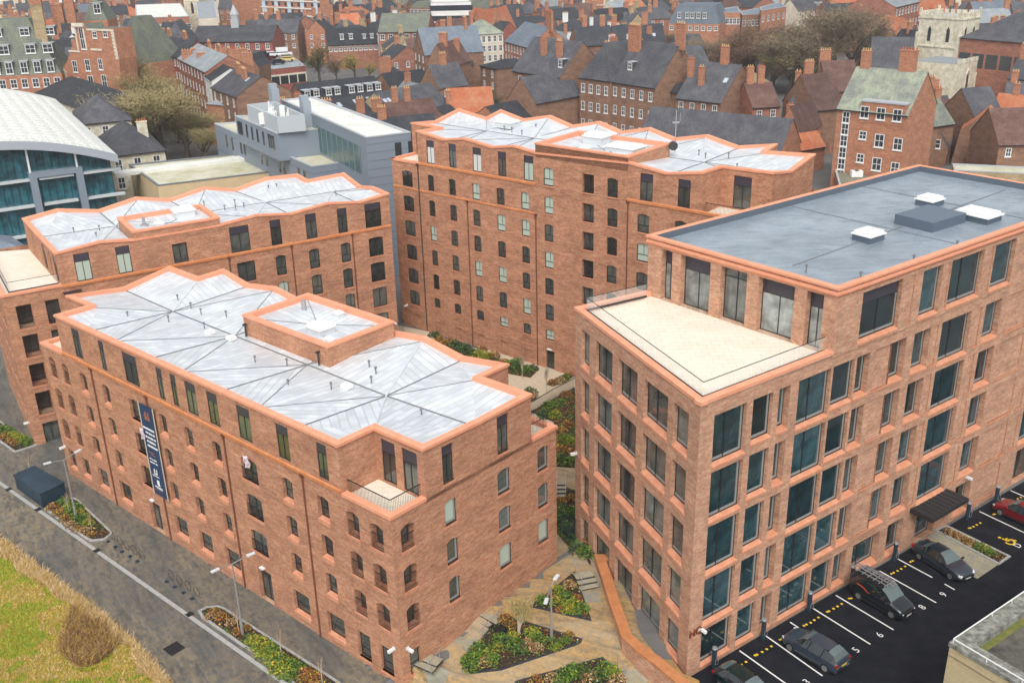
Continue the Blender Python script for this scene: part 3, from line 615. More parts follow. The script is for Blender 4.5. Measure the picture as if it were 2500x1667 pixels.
# ================================================================= rear tall block (C)
OC = Vector((-9.966, 112.93)); aC = Vector((.7635, -.6458)).normalized(); bC = Vector((-aC.y, aC.x)); rC = math.atan2(aC.y, aC.x)
def pC(a, b, z=0.0): q = OC+aC*a+bC*b; return Vector((q.x, q.y, z))
CB = empty('apartment_block', pC(18, 6, 0), 0, 'tall eight storey red brick apartment block in the centre behind the courtyard', 'apartment building')
FC = Facade(pC(-4.3, 0), pC(41.0, 0), -.2, 20.1, CB)
RC = [(22.05-2.91*k-1.82, 22.05-2.91*k) for k in range(1, 7)]; RC[5] = (3.4, 4.59)
of = 4.3
rows(FC, -2.75+of, -1.1+of, 'pair', RC[:5]+[(2.95, 4.75)], .14, depth=.12, sill=.15)
pats = ['  g  ', '   ', 'g  g', ' g g g', 'gg  g ', 'g g  g', '', ' g  ', '', 'g']
for i, (s0, s1) in enumerate(((1.3, 2.25), (4.5, 5.55), (7.95, 9.0), (11.4, 12.5), (14.75, 15.8), (17.8, 18.95), (25.6, 26.8), (29.1, 30.4), (33.2, 34.4))):
    rows(FC, s0+of, s1+of, 'sash', RC, .14, depth=.16, sill=.13, pat=pats[i]); FC.add(s0+of, s1+of, 2.3, 2.75, 'blank', 0, depth=.05, sill=.1)
    if i != 5: FC.add(s0+of, s1+of, .05, 1.6, 'blank', 0, depth=.12, sill=0)
FC.add(-2.7+of, -1.1+of, .3, 1.8, 'blank', 0, depth=.12, sill=0)
rows(FC, 22.6+of, 24.0+of, 'pair', RC, 0, depth=.4, sill=.13)
FC.add(17.87+of, 18.98+of, .0, 2.15, 'door', 0, depth=.25, sill=0)
FC.build()
topC = [(0, 0, 23.9), (4.0, 0, 23.4), (7.0, 0, 23.85), (10.9, 0, 23.4), (13.9, 0, 23.85), (16.76, 0, 23.5), (27.9, 0, 23.9), (32.1, 0, 23.45), (35.9, 0, 24.0), (35.9, 3.4, 23.9), (41.0, 3.4, 24.0), (41.0, 7.2, 23.4), (41.0, 12.0, 24.1), (36.0, 12.0, 23.8), (36.0, 14.3, 24.1),
        (31.8, 14.3, 23.4), (28.2, 14.3, 24.15), (24.4, 14.3, 23.4), (21.2, 14.3, 24.15), (17.6, 14.3, 23.4), (14.6, 14.3, 24.15), (10.8, 14.3, 23.35), (7.6, 14.3, 24.15), (3.6, 14.3, 23.35), (.1, 14.3, 24.1), (.1, 11.6, 23.6), (-4.3, 11.6, 24.2), (-4.3, 7.4, 23.4), (-4.3, 3.5, 23.8), (0, 3.5, 23.7)]
# boost: match the photographed ridge line at the back
PC_ = [pC(*p) for p in topC]
FCT = Facade(pC(0, 0), pC(16.76, 0), 20.1, [(0, 23.7), (4.0, 23.2), (7.0, 23.65), (10.9, 23.2), (13.9, 23.65), (16.76, 23.3)], CB)
for s0, s1, k in ((1.4, 2.55, 'w'), (4.75, 5.8, ''), (8.2, 9.4, 'w'), (11.75, 12.85, ''), (15.2, 16.45, 'g')): FCT.add(s0, s1, 20.42, 23.0, 'tall', 0, depth=.06, sill=0, blind={'w': BLINDW, 'g': BLIND}.get(k))
FCT.build(); string_course(FCT, 20.3, 0, 16.7, CB); string_course(FC, 17.15, 0, 20.9, CB, .14, .05)
FCM = Facade(pC(16.76, -.02), pC(27.9, -.02), 20.1, 24.25, CB)
for s0, s1 in ((17.75, 19.0), (25.55, 26.8)): FCM.add(s0-16.76, s1-16.76, 20.25, 22.1, 'sash', .14, depth=.16, sill=.13, blind=BLIND if s0 < 20 else None)
FCM.add(22.6-16.76, 24.0-16.76, 20.25, 22.1, 'pair', 0, depth=.4, sill=.13); FCM.build()
FCR = Facade(pC(27.9, 0), pC(35.9, 0), 20.1, [(0, 23.7), (4.2, 23.25), (8.0, 23.8)], CB)
for s0, s1 in ((29.3, 30.7), (33.4, 34.7)): FCR.add(s0-27.9, s1-27.9, 20.45, 23.05, 'tall', 0, depth=.06, sill=0)
FCR.build(); string_course(FCR, 20.35, 0, 13.0, CB)
ring_walls(PC_, 19.6, CB, skip=set(range(8)), ops={9: [((1.3, 3.1, 20.2, 23.2), dict(kind='tall', depth=.1, sill=0))], 28: [((.6, 2.0, 20.3, 22.9), dict(kind='tall', depth=.1, sill=0))]})
IC = coping(PC_, CB, .48, .08, .2); RI = inner(IC, {})
ND = [pC(3.8, 7.4, 23.0), pC(10.9, 7.2, 23.0), pC(17.8, 7.2, 23.0), pC(24.6, 7.2, 23.0), pC(31.9, 7.2, 23.0)]
LK = [((n_, i), (n_, i+1), 'v') for i in range(4)]+[((n_, 0), (o, 27), 'v'), ((n_, 4), (o, 11), 'v'), ((n_, 0), (o, 1), 'v'), ((n_, 1), (o, 3), 'v'), ((n_, 4), (o, 7), 'v'), ((n_, 0), (o, 23), 'v'), ((n_, 1), (o, 21), 'v'), ((n_, 2), (o, 19), 'v'), ((n_, 3), (o, 17), 'v'), ((n_, 4), (o, 15), 'v'),
      ((n_, 0), (o, 2)), ((n_, 1), (o, 2)), ((n_, 1), (o, 4)), ((n_, 0), (o, 22), 'r'), ((n_, 1), (o, 22)), ((n_, 1), (o, 20), 'r'), ((n_, 2), (o, 20)), ((n_, 2), (o, 18)), ((n_, 3), (o, 18)), ((n_, 3), (o, 16)), ((n_, 4), (o, 16), 'r'), ((n_, 0), (o, 29)), ((n_, 0), (o, 25)), ((n_, 4), (o, 13)), ((n_, 4), (o, 9))]
folded_roof(RI, ND, LK, CB)
plantbox([pC(16.76, -.02), pC(27.9, -.02), pC(27.9, 7.4), pC(16.76, 7.4)], 23.0, 24.45, CB)
rooflight(pC(20.6, 5.2, 24.1), CB, 2.2, 1.7, .9, rC); rooflight(pC(25.0, 3.8, 24.0), CB, 3.2, 2.2, .6, rC); rooflight(pC(21.6, 1.7, 24.0), CB, 1.0, .6, .25, rC); rooflight(pC(5.2, 9.4, 23.6), CB, 2.2, 1.8, .5, rC)
for a_, b_ in ((3.0, 10.0), (4.2, 8.8), (8.4, 10.6), (7.2, 7.8), (9.3, 7.0), (6.0, 7.9), (30.4, 8.8), (31.6, 8.0), (33.4, 9.3), (36.3, 5.6)): roof_vent(pC(a_, b_, 23.2), CB)
b = MB(); b.tube([(0, 0, -.5), (0, 0, 3.6)], .05, 8); b.box(-.35, .35, -.05, .05, 2.3, 2.45); b.tube([(0.4, 0, 2.5), (.4, 0, 3.3)], .03, 6); q = b.build('aerial_mast', STEEL); q.location = pC(28.2, 7.9, 24.0); world_parent(q, CB)
b = MB(); b.tube([(0, 0, 0), (0.0, -.12, .02)], .45, 14); q = b.build('satellite_dish', RAIL); q.location = pC(28.4, 7.2, 24.2); world_parent(q, CB)
FW = Facade(pC(-4.3, 14.3), pC(-4.3, 0), -.2, 20.1, CB); FW.build(); Facade(pC(41, 0), pC(41, 14.3), -.2, 20.1, CB).build(); Facade(pC(41, 14.3), pC(-4.3, 14.3), -.2, 20.1, CB).build()
coping_run([pC(-4.3, 3.5, 20.32), pC(-4.3, 0, 20.32), pC(0, 0, 20.32)], CB, z=0); terrace([pC(-4.3, 0), pC(0, 0), pC(0, 3.5), pC(-4.3, 3.5)], 20.05, CB)
terrace([pC(35.9, 0), pC(41, 0), pC(41, 3.4), pC(35.9, 3.4)], 20.05, CB); coping_run([pC(35.9, 0, 20.32), pC(41, 0, 20.32), pC(41, 3.4, 20.32)], CB)
r = MB()
for P_, Q_ in ((pC(36, .5, 21.1), pC(40.5, .5, 21.1)), (pC(40.5, .5, 21.1), pC(40.5, 3.3, 21.1))):
    r.bar(P_, Q_, .05); n = 34
    for i in range(n+1): c = P_.lerp(Q_, i/n); r.bar((c.x, c.y, 20.05), c, .018)
r.build('railing', RAIL, CB)
downpipe(FC, of-.1, 0, 20.0, CB, PIPEB)
for s_ in (9.9, 16.7, 28.0): downpipe(FC, s_-3.3+of+.6 if s_ < 12 else s_+of, 0, 16.9 if s_ < 27 else 20, CB)
camera_unit(FC, 1.0, 2.6, 'white security camera left of the gate side entrance on the tall rear block')
b = MB(); b.box(-.3, .3, -.2, .0, 0, .12, 0, Matrix.Translation(FC.P(18.4+of, 2.3, .02)) @ Matrix.Rotation(FC.rz, 4, 'Z')); b.build('entrance_light', WHITE, CB)
# ================================================================= office block (D)
OD = Vector((10.66, 52.11)); aD = Vector((.8155, .5788)).normalized(); bD = Vector((-aD.y, aD.x)); rD = math.atan2(aD.y, aD.x)
def pD(a, b, z=0.0): q = OD+aD*a+bD*b; return Vector((q.x, q.y, z))
DL = Vector((4.57, 67.82)); DQ = Vector((10.07, 70.88)); DR = Vector((36.96, 90.42))
endD = pD(11.62, 0)+Vector((*(DR-DQ), 0))
D = empty('office_block', pD(20, 10, 0), 0, 'large brick office block with grey flat roof and big cream terrace', 'office building')
FD = Facade(pD(0, 0), endD, -.15, 19.25, D, BRICK2, depth=.56)
DS = .42
ROWD = [(15.45, 18.5), (11.6, 14.7), (7.75, 10.9), (3.9, 7.05), (.35, 3.15)]
def drow(F, s0, s1, kind, rr=ROWD, last=True, **k):
    k.setdefault('depth', .3 if s1-s0 > 1.75 and s1 < 15 or kind == 'big' else .5)
    for i, (z0, z1) in enumerate(rr):
        F.add(s0, s1, z0-(.35 if kind == 'big' and i < 4 else 0), z1, kind, 0, glass=GLASST, sill=.16, slope=.14 if i < 4 else .1, **k)
drow(FD, 1.2, 4.0, 'big'); drow(FD, 4.55, 6.35, 'plain'); drow(FD, 6.9, 7.95, 'plain'); drow(FD, 8.75, 11.9, 'big'); drow(FD, 12.1, 14.3, 'plain'); drow(FD, 14.55, 15.95, 'plain')
drow(FD, 18.3, 19.95, 'plain', ROWD[:4]); FD.add(16.7, 19.9, .35, 3.1, 'big', 0, glass=GLASST, sill=.14, slope=.3)
for z0, z1 in ROWD[:4]: FD.add(16.5, 18.3, z0+.02, z1, 'blank', 0, depth=.12, sill=.14)
drow(FD, 20.85, 22.8, 'plain')
for z0, z1 in ROWD[:4]: FD.add(23.05, 23.75, z0+.02, z1, 'blank', 0, depth=.1, sill=.14); FD.add(28.5, 29.2, z0+.02, z1, 'blank', 0, depth=.1, sill=.14)
for z0, z1 in ROWD[:4]: FD.add(24.15, 27.85, z0-.3, z1, 'big', 0, glass=GLASST, sill=.14, slope=.14, depth=.35)
FD.add(24.6, 27.2, .02, 2.9, 'door', 0, glass=GLASST, sill=0)
drow(FD, 29.7, 31.9, 'plain')
for z0, z1 in ROWD[:4]: FD.add(32.7, 36.2, z0+.02, z1, 'blank', 0, depth=.12, sill=.14); FD.add(36.9, 37.8, z0+.02, z1, 'blank', 0, depth=.1, sill=.14); FD.add(38.4, 40.4, z0, z1, 'plain', 0, glass=GLASST, sill=.14, slope=.14, depth=.35); FD.add(41, 44.5, z0+.02, z1, 'blank', 0, depth=.12, sill=.14)
FD.add(32.7, 36.2, .5, 3.1, 'blank', 0, depth=.12, sill=.1); FD.add(38.6, 41.6, .02, 3.3, 'door', 0, sill=0)
FD.build()
FDL = Facade(DL, OD, -.15, 19.25, D, BRICK2, depth=.42); Ld = FDL.L
for s0, s1, k in ((1.2, 2.9, 'plain'), (3.6, 6.6, 'big'), (7.5, 10.15, 'big'), (11.0, 13.6, 'big'), (14.5, 15.8, 'plain')):
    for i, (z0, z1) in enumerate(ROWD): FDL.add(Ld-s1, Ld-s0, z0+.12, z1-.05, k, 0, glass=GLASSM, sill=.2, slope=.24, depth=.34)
FDL.build()
Facade(V2(DQ), V2(DL), -.15, 19.25, D, BRICK2).build(); Facade(V2(DR), V2(DQ), -.15, 23.6, D, BRICK2).build()
# top storey
P0 = pD(11.62, 0); endR = P0+Vector((*(DR-DQ), 0))
FDT = Facade(P0, endR, 19.25, 23.35, D, BRICK2, depth=.42)
for s0, s1, k in ((14.25, 18.5, 'tall'), (20.8, 23.1, 'plain'), (24.15, 28.2, 'big'), (29.6, 32.4, 'plain')): FDT.add(s0-11.62, s1-11.62, 19.55, 23.05, k, 0, glass=GLASST, sill=.14, slope=.12, depth=.35)
for s0 in (19.3, 23.45, 28.8): FDT.add(s0-11.62, s0+.6-11.62, 19.6, 23.05, 'blank', 0, depth=.1, sill=0)
FDT.build()
FDG = Facade(V2(DQ), P0, 19.25, 23.35, D, BRICK2, depth=.55)
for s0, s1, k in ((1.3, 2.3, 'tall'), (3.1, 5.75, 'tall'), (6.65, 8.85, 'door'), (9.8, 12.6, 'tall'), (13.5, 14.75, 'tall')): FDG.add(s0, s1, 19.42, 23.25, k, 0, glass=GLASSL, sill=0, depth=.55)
FDG.build()
terrace([(DL.x, DL.y), (OD.x, OD.y), (P0.x, P0.y), (DQ.x, DQ.y)], 19.4, D)
coping_run([Vector((DQ.x, DQ.y, 19.75)), Vector((DL.x, DL.y, 19.75))], D, .5); coping_run([Vector((DL.x, DL.y, 19.753)), Vector((OD.x, OD.y, 19.753))], D, .5); coping_run([Vector((OD.x, OD.y, 19.75)), P0+Vector((0, 0, 19.75))], D, .5)
b = MB()
for F_, L_ in ((FD, 46), (FDL, Ld)): b.wquad([F_.P(0, 19.25, .0), F_.P(L_ if F_ is not FD else 11.6, 19.25), F_.P(L_ if F_ is not FD else 11.6, 19.6), F_.P(0, 19.6)])
b.wquad([(DQ.x, DQ.y, 19.25), (DL.x, DL.y, 19.25), (DL.x, DL.y, 19.6), (DQ.x, DQ.y, 19.6)]); b.build('parapet', BRICK2, D)
def in2(p, q, r, d):  # inset corner q
    t0 = (V2(q)-V2(p)).normalized(); t1 = (V2(r)-V2(q)).normalized(); n0 = Vector((-t0.y, t0.x)); n1 = Vector((-t1.y, t1.x)); k = 1+n0.dot(n1); return V2(q)+(n0+n1)*(d/k)
c1_ = in2(DQ, DL, OD, .62); c2_ = in2(DL, OD, P0, .62); e0 = V2(P0)+Vector((-aD.y, aD.x))*.62; e9 = in2(P0, DQ, DL, .62)
glassbal([(e9.x, e9.y, 19.6), (c1_.x, c1_.y, 19.6), (c2_.x, c2_.y, 19.6), (e0.x, e0.y, 19.6)], D, h=.95)
PDt = [Vector((DQ.x, DQ.y, 24.0)), P0+Vector((0, 0, 24.0)), endR+Vector((0, 0, 24.0)), Vector((DR.x, DR.y, 24.0))]
ring_walls(PDt, 23.3, D, drop=.2, mat=BRICK2, name='parapet')
I = coping(PDt, D, .5, .16, .14, inner_drop=.55, inmat=plain('dark_upstand', (.10, .125, .155), .5))
# second cornice band below the coping
b = MB()
Oo = offset_poly(PDt, -.14)
for i in (0, 1, 3):
    p, q = Oo[i].copy(), Oo[(i+1) % 4].copy(); p.z = q.z = 23.5; a, c = PDt[i].copy(), PDt[(i+1) % 4].copy(); a.z = c.z = 23.3
    u = Vector((0, 0, .14)); b.wquad([p, q, q+u, p+u]); b.wquad([a, c, q, p]); b.wquad([p+u, q+u, Vector((c.x, c.y, 23.7)), Vector((a.x, a.y, 23.7))])
b.build('cornice', COP, D)
b = MB(); b.wquad([(p.x, p.y, 23.5) for p in I]); b.build('flat_roof', MEMB, D)
# seam lines across the membrane
b = MB(); g0, g1 = pD(14, 5.5, 23.52), pD(46, 7.5, 23.52); g1 = pD(43, 7.3, 23.52); b.bar(g0, g1, .09, .03); b.bar(pD(26.5, .6, 23.52), pD(25.5, 17, 23.52), .05, .03); b.bar(pD(36, .6, 23.52), pD(35, 18, 23.52), .05, .03); b.build('membrane_seam', GUT, D)
DKB = plain('dark_grey_upstand', (.10, .13, .17), .5)
rooflight(pD(22.6, 5.9, 23.5), D, 1.7, 1.5, .75, rD, DKB); rooflight(pD(33.2, 3.9, 23.5), D, 2.0, 2.6, .75, rD, DKB); rooflight(pD(34.1, 8.6, 23.5), D, 1.6, 1.5, .75, rD, DKB)
b = MB(); b.box(-2.1, 2.1, -1.6, 1.6, -.1, .75); q = b.build('plant_plinth', DKB); q.location = pD(29.6, 5.6, 23.5); q.rotation_euler = (0, 0, rD); world_parent(q, D)
for a_, b_ in ((15.0, .9), (20.5, .8), (25.5, .8), (13.5, 4.0)): roof_vent(pD(a_, b_, 23.52), D, .35)
# entrance canopy
b = MB(); T = Matrix.Translation(FD.P(25.9, 3.25, 0)) @ Matrix.Rotation(FD.rz, 4, 'Z')
b.box(-2.4, 2.4, -1.9, -.01, 0, .32, 0, T)
for i in range(9): b.box(-2.3+i*.54, -2.2+i*.54, -1.85, -.05, .323, .36, 0, T)
b.build('canopy', plain('black_canopy', (.025, .022, .022), .6), D)
b = MB()
for i in range(3): b.box(-.45+.34*i, -.2+.34*i, -.12, 0, -.3, .35, 0, Matrix.Translation(FD.P(.55, 3.55, .03)) @ Matrix.Rotation(FD.rz, 4, 'Z'))
CORT = plain('rusted_lettering', (.17, .045, .015), .8)
tag(text_on(FD, 'HQ', .58, 3.45, .75, CORT, None, name='sign_letters', out=.08, ext=.04), 'rusty brown letters mounted on the brick corner of the office block', 'sign')
camera_unit(FD, 1.05, 3.45, 'white security camera beside the rusty letters on the office block corner'); camera_unit(FDL, .25, 8.1, 'white security camera on the garden side edge of the office block', .1); camera_unit(FD, 31.0, 3.6, 'white security camera on the office block right of the black canopy')
# ================================================================= ground
def ground_mesh():
    xs = [-700, -300, -150, -110]+[-90+i*1.5 for i in range(60)]+[i*.75 for i in range(0, 60)]+[46+i*4 for i in range(14)]+[160, 400, 900]
    ys = [20, 28]+[34+i*.75 for i in range(90)]+[102+i*2 for i in range(20)]+[150, 250, 500, 900, 1600]
    xs = sorted(set(xs)); ys = sorted(set(ys)); b = MB(); W_ = len(xs)
    v = [(x, y, terrain(x, y)-.05) for y in ys for x in xs]; b.v = v
    for j in range(len(ys)-1):
        for i in range(W_-1):
            k = j*W_+i; b.f.append((k, k+1, k+1+W_, k+W_)); b.m.append(0); b.uv.append([(v[q][0], v[q][1]) for q in (k, k+1, k+1+W_, k+W_)])
    return b
GRD = mottle('city_ground', (.10, .10, .10), (.17, .16, .15), .08, .9)
g = tag(ground_mesh().build('ground', GRD), kind='structure')
def sheet(name, px, dz, mat, kind='structure', fn=None, label=None, cat=None, step=None):
    "polygon of photo pixels laid on the terrain as a thin sheet; finely cut so that it follows the slope"
    P = [fn(*p) if fn else GT(*p) for p in px]
    return poly_sheet(name, P, dz, mat, kind, label, cat, step)
def poly_sheet(name, P, dz, mat, kind='structure', label=None, cat=None, step=None, parent=None):
    P2 = [V2(p) for p in P]; b = MB()
    if step:
        x0, x1 = min(p.x for p in P2), max(p.x for p in P2); y0, y1 = min(p.y for p in P2), max(p.y for p in P2); pts = list(P2); n = len(P2)
        def inside(q):
            c = False
            for i in range(n):
                a, d = P2[i], P2[i-1]
                if (a.y > q.y) != (d.y > q.y) and q.x < (d.x-a.x)*(q.y-a.y)/(d.y-a.y)+a.x: c = not c
            return c
        x = x0
        while x < x1:
            y = y0
            while y < y1:
                q = Vector((x+.013*math.sin(y*7), y));
                if inside(q): pts.append(q)
                y += step
            x += step
        r = geometry.delaunay_2d_cdt(pts, [], [list(range(n))], 1, 1e-4)
        for f in r[2]:
            q = [Vector((r[0][i].x, r[0][i].y, terrain(r[0][i].x, r[0][i].y)+dz)) for i in f]
            if geometry.normal(q).z < 0: q.reverse()
            b.face(q, 0, [(p.x, p.y) for p in q])
    else:
        q = [Vector((p.x, p.y, p.z+dz)) for p in P]
        if geometry.normal(q[:4]).z < 0: q.reverse()
        b.face(q, 0, [(p.x, p.y) for p in q])
    o = b.build(name, mat, parent)
    if kind: o['kind'] = kind
    if label: tag(o, label, cat)
    return o
def paving(name, cols, scale, bw, bh, rot=0.0, rough=.75, mortar=(.12, .11, .10)):
    m, n, b = principled(name); c = coord(n, 'UV'); mp = n.nodes.new('ShaderNodeMapping'); mp.inputs['Rotation'].default_value = (0, 0, rot); n.links.new(c, mp.inputs[0])
    t = n.nodes.new('ShaderNodeTexBrick'); n.links.new(mp.outputs[0], t.inputs[0]); t.inputs['Scale'].default_value = 1; t.inputs['Brick Width'].default_value = bw; t.inputs['Row Height'].default_value = bh
    t.inputs['Mortar Size'].default_value = .012; t.inputs['Color1'].default_value = (*cols[0], 1); t.inputs['Color2'].default_value = (*cols[1], 1); t.inputs['Mortar'].default_value = (*mortar, 1)
    a = noise(n, mp.outputs[0], .16, 5, .65, (.35, 1, 1)); d = noise(n, mp.outputs[0], scale, 4, .7); e = noise(n, mp.outputs[0], 1.1, 4, .7, (.3, 1.3, 1))
    k = mix(n, ramp(n, d, [(.42, 0.0), (.6, .75)]), t.outputs[0], cols[2]); k = mix(n, ramp(n, a, [(.4, 0.0), (.62, .75)]), k, cols[3]); k = mix(n, ramp(n, e, [(.48, 0.0), (.66, .55)]), k, tuple(x*.6 for x in cols[1]))
    n.links.new(k, b.inputs['Base Color']); n.links.new(ramp(n, e, [(.35, rough-.25), (.65, rough)]), b.inputs['Roughness']); b.inputs['Specular IOR Level'].default_value = .35; return m
aM = math.atan2(AX.y, AX.x)
COB = paving('wet_grey_setts', ((.20, .18, .145), (.085, .085, .08), (.27, .21, .12), (.09, .095, .095)), 2.0, .6, .22, -aM+.3)
YORK = paving('ochre_stone_setts', ((.42, .25, .08), (.19, .15, .09), (.52, .29, .07), (.36, .31, .22)), 3.2, .45, .3, .4)
SLAB = paving('pale_flagstone', ((.32, .30, .24), (.27, .26, .21), (.36, .30, .16), (.24, .24, .19)), 1.2, .6, .45, .7)
CREAM = mottle('cream_resin_path', (.46, .38, .27), (.53, .45, .33), 2.0, .85)
ASPH = mottle('dark_asphalt', (.006, .007, .010), (.017, .018, .023), .7, .75, contrast=(.3, .7), spec=.15, bm=.2)
KERB = mottle('granite_kerb', (.30, .30, .29), (.40, .40, .385), 3.0, .8)
SOIL = mottle('bark_mulch', (.022, .013, .012), (.06, .035, .022), 9.0, .95, bm=.5)
MARK = plain('white_road_paint', (.72, .72, .68), .6); YEL = plain('yellow_road_paint', (.75, .50, .03), .6)
# esplanade: everything in front of the river face line, down to the grass
def fA_pt(s, out, z): return FA.P(s, z, out)
pe = [fA_pt(-40, 1.3, 0), fA_pt(-40, 40, 0), fA_pt(62, 40, 0), fA_pt(62, -.0, 0), fA_pt(44.6, -.0, 0)]
esp = MB(); q = [Vector((p.x, p.y, -1.02)) for p in pe]; q.append(Vector((*fA_pt(0, -14, 0)[:2], -1.02)))
q = [fA_pt(44.9, -.3, -1.015), fA_pt(-2, -3.2, -1.015), fA_pt(-2.2, -13, -1.015), fA_pt(-60, -13, -1.015), fA_pt(-60, 26, -1.015), fA_pt(60, 26, -1.015), fA_pt(60, -.3, -1.015)]
if geometry.normal([q[0], q[1], q[3]]).z < 0: q.reverse()
q = [Vector(p) for p in q]
esp.face(q, 0, [(p.x, p.y) for p in q]); tag(esp.build('esplanade', COB), kind='structure')
def strip(name, a, c, w_, dz, mat, z=None, parent=None, kind='structure', fn=GT):
    A_, B_ = fn(*a), fn(*c); t = (V2(B_)-V2(A_)).normalized(); n = Vector((-t.y, t.x, 0))*w_/2; b = MB(); u = Vector((0, 0, dz)); b.wquad([A_-n+u, B_-n+u, B_+n+u, A_+n+u]); o = b.build(name, mat, parent)
    if kind: o['kind'] = kind
    return o
# channel kerb running the length of the esplanade
b = MB(); A_, B_ = GT(-130, 1086), GT(487, 1519); t = (V2(B_)-V2(A_)).normalized(); nn = Vector((-t.y, t.x, 0)); E_ = A_+Vector((t.x, t.y, 0))*90
for o0, o1, z_ in ((-.22, .10, .02),): b.wquad([A_+nn*o0+Vector((0, 0, z_)), E_+nn*o0+Vector((0, 0, z_)), E_+nn*o1+Vector((0, 0, z_)), A_+nn*o1+Vector((0, 0, z_))])
tag(b.build('channel_kerb', KERB), kind='structure')
# plaza
pz = [(978, 1664), (1034, 1624), (1172, 1490), (1262, 1420), (1358, 1358), (1356, 1250), (1350, 1050), (1407, 1030), (1407, 1300), (1480, 1345), (1600, 1600), (1676, 1668), (1690, 1740), (1000, 1760), (930, 1700)]
sheet('plaza', pz, .012, YORK, step=1.0)
sheet('flagstone_landing', [(993, 1650), (1034, 1624), (1100, 1640), (1070, 1690), (1010, 1690)], .022, SLAB, step=1.0)
sheet('flagstone_landing', [(1128, 1532), (1168, 1560), (1140, 1592), (1092, 1560)], .022, SLAB, step=1.0)
sheet('flagstone_landing', [(1420, 1444), (1462, 1444), (1468, 1470), (1425, 1470)], .022, SLAB, step=1.0)
sheet('flagstone_landing', [(1520, 1640), (1575, 1620), (1600, 1650), (1560, 1680), (1525, 1680)], .022, SLAB, step=1.0)
sheet('courtyard_path', [(975, 795), (1045, 809), (1100, 850), (1200, 850), (1403, 915), (1407, 1000), (1300, 1110), (1160, 960), (950, 830)], .012, CREAM)
# parking area
pk = [(1686, 1652), (1740, 1700), (1900, 1790), (2400, 1790), (2700, 1500), (2700, 1150), (2467, 1180)]
q = [OD+aD*(-.3)-bD*.02, OD+aD*(-.3)-bD*14, OD+aD*60-bD*16, OD+aD*60-bD*.02]
poly_sheet('car_park', [Vector((p.x, p.y, 0)) for p in q], .004, ASPH)
def pk_pt(s, o, z=.0): return FD.P(s, z, o)
def invD(px, py): p = GT0(px, py)-FD.P(0, 0); return V2(p).dot(FD.t), V2(p).dot(FD.n)
def GT0(px, py): return G(px, py, 0)
b = MB()
def mark(b, s0, o0, s1, o1, w_=.11, z=.009):
    A_, B_ = pk_pt(s0, o0, z), pk_pt(s1, o1, z); t = (V2(B_)-V2(A_)).normalized(); n = Vector((-t.y, t.x, 0))*w_/2; b.wquad([A_-n, B_-n, B_+n, A_+n])
for a, c in (((1750, 1630), (1830, 1685)), ((1805.5, 1587.5), (1920, 1669)), ((1870.5, 1552), (2008, 1649)), ((1929, 1518), (1950, 1532)), ((1986, 1485), (2125, 1572)), ((2040.5, 1452.5), (2181.5, 1536.7)), ((2147, 1393), (2285.6, 1470.6)), ((2192, 1364), (2276, 1409)), ((2306, 1425), (2331, 1439)), ((2391, 1248), (2520, 1309)), ((2467, 1197), (2520, 1220))):
    s0, o0 = invD(*a); s1, o1 = invD(*c); mark(b, s0, o0, s1, o1)
tag(b.build('bay_line_paint', MARK), kind='structure')
b = MB()
z33 = lambda x, y: (1650+x/2.766, 1100+y/2.766)
def disc(b, p, r, n=8): b.face([(p.x+r*math.cos(2*math.pi*i/n), p.y+r*math.sin(2*math.pi*i/n), p.z) for i in range(n)], 0)
for x, y in ((360, 1485), (375, 1480), (410, 1462), (442, 1443), (474, 1424), (535, 1380), (548, 1375), (583, 1357), (614, 1338), (645, 1319), (703, 1275), (717, 1270), (865, 1180), (882, 1172), (911, 1160), (935, 1142), (963, 1125), (1022, 1087), (1035, 1082), (1065, 1065), (1092, 1050), (1120, 1033), (1170, 997), (1185, 995), (1412, 858), (1455, 830), (1470, 823), (1497, 810), (1522, 797), (1548, 780), (1585, 750), (1600, 743), (1980, 523), (1990, 521), (2010, 512), (2032, 500), (2056, 487), (2145, 430), (2155, 427), (2310, 325), (2330, 315)):
    p = GT0(*z33(x, y)); p.z = .010; disc(b, p, .10)
tag(b.build('bay_stud_paint', YEL), kind='structure')
class Flat:
    def __init__(s, p, t, n): s.o = p; s.t = t; s.n = n
def ground_text(txt, px, py, size, mat, rot):
    cu_ = bpy.data.curves.new('bay_number', 'FONT'); cu_.body = txt; cu_.size = size; cu_.align_x = 'CENTER'; cu_.align_y = 'CENTER'
    tmp = bpy.data.objects.new('tmp', cu_); C.objects.link(tmp); bpy.context.view_layer.update(); me = bpy.data.meshes.new_from_object(tmp.evaluated_get(bpy.context.evaluated_depsgraph_get())); bpy.data.objects.remove(tmp)
    me.materials.clear(); me.materials.append(mat); me.name = 'bay_number'; ob = bpy.data.objects.new('bay_number_paint', me); C.objects.link(ob); p = GT0(px, py); ob.location = (p.x, p.y, .011); ob.rotation_euler = (0, 0, rot); ob['kind'] = 'structure'
for t_, x, y in (('5', 1218, 1345), ('6', 1378, 1243), ('8', 1665, 1056), ('9', 1808, 970), ('3', 885, 1560), ('D', 2310, 640)): ground_text(t_, *z33(x, y), .75, MARK, FD.rz)
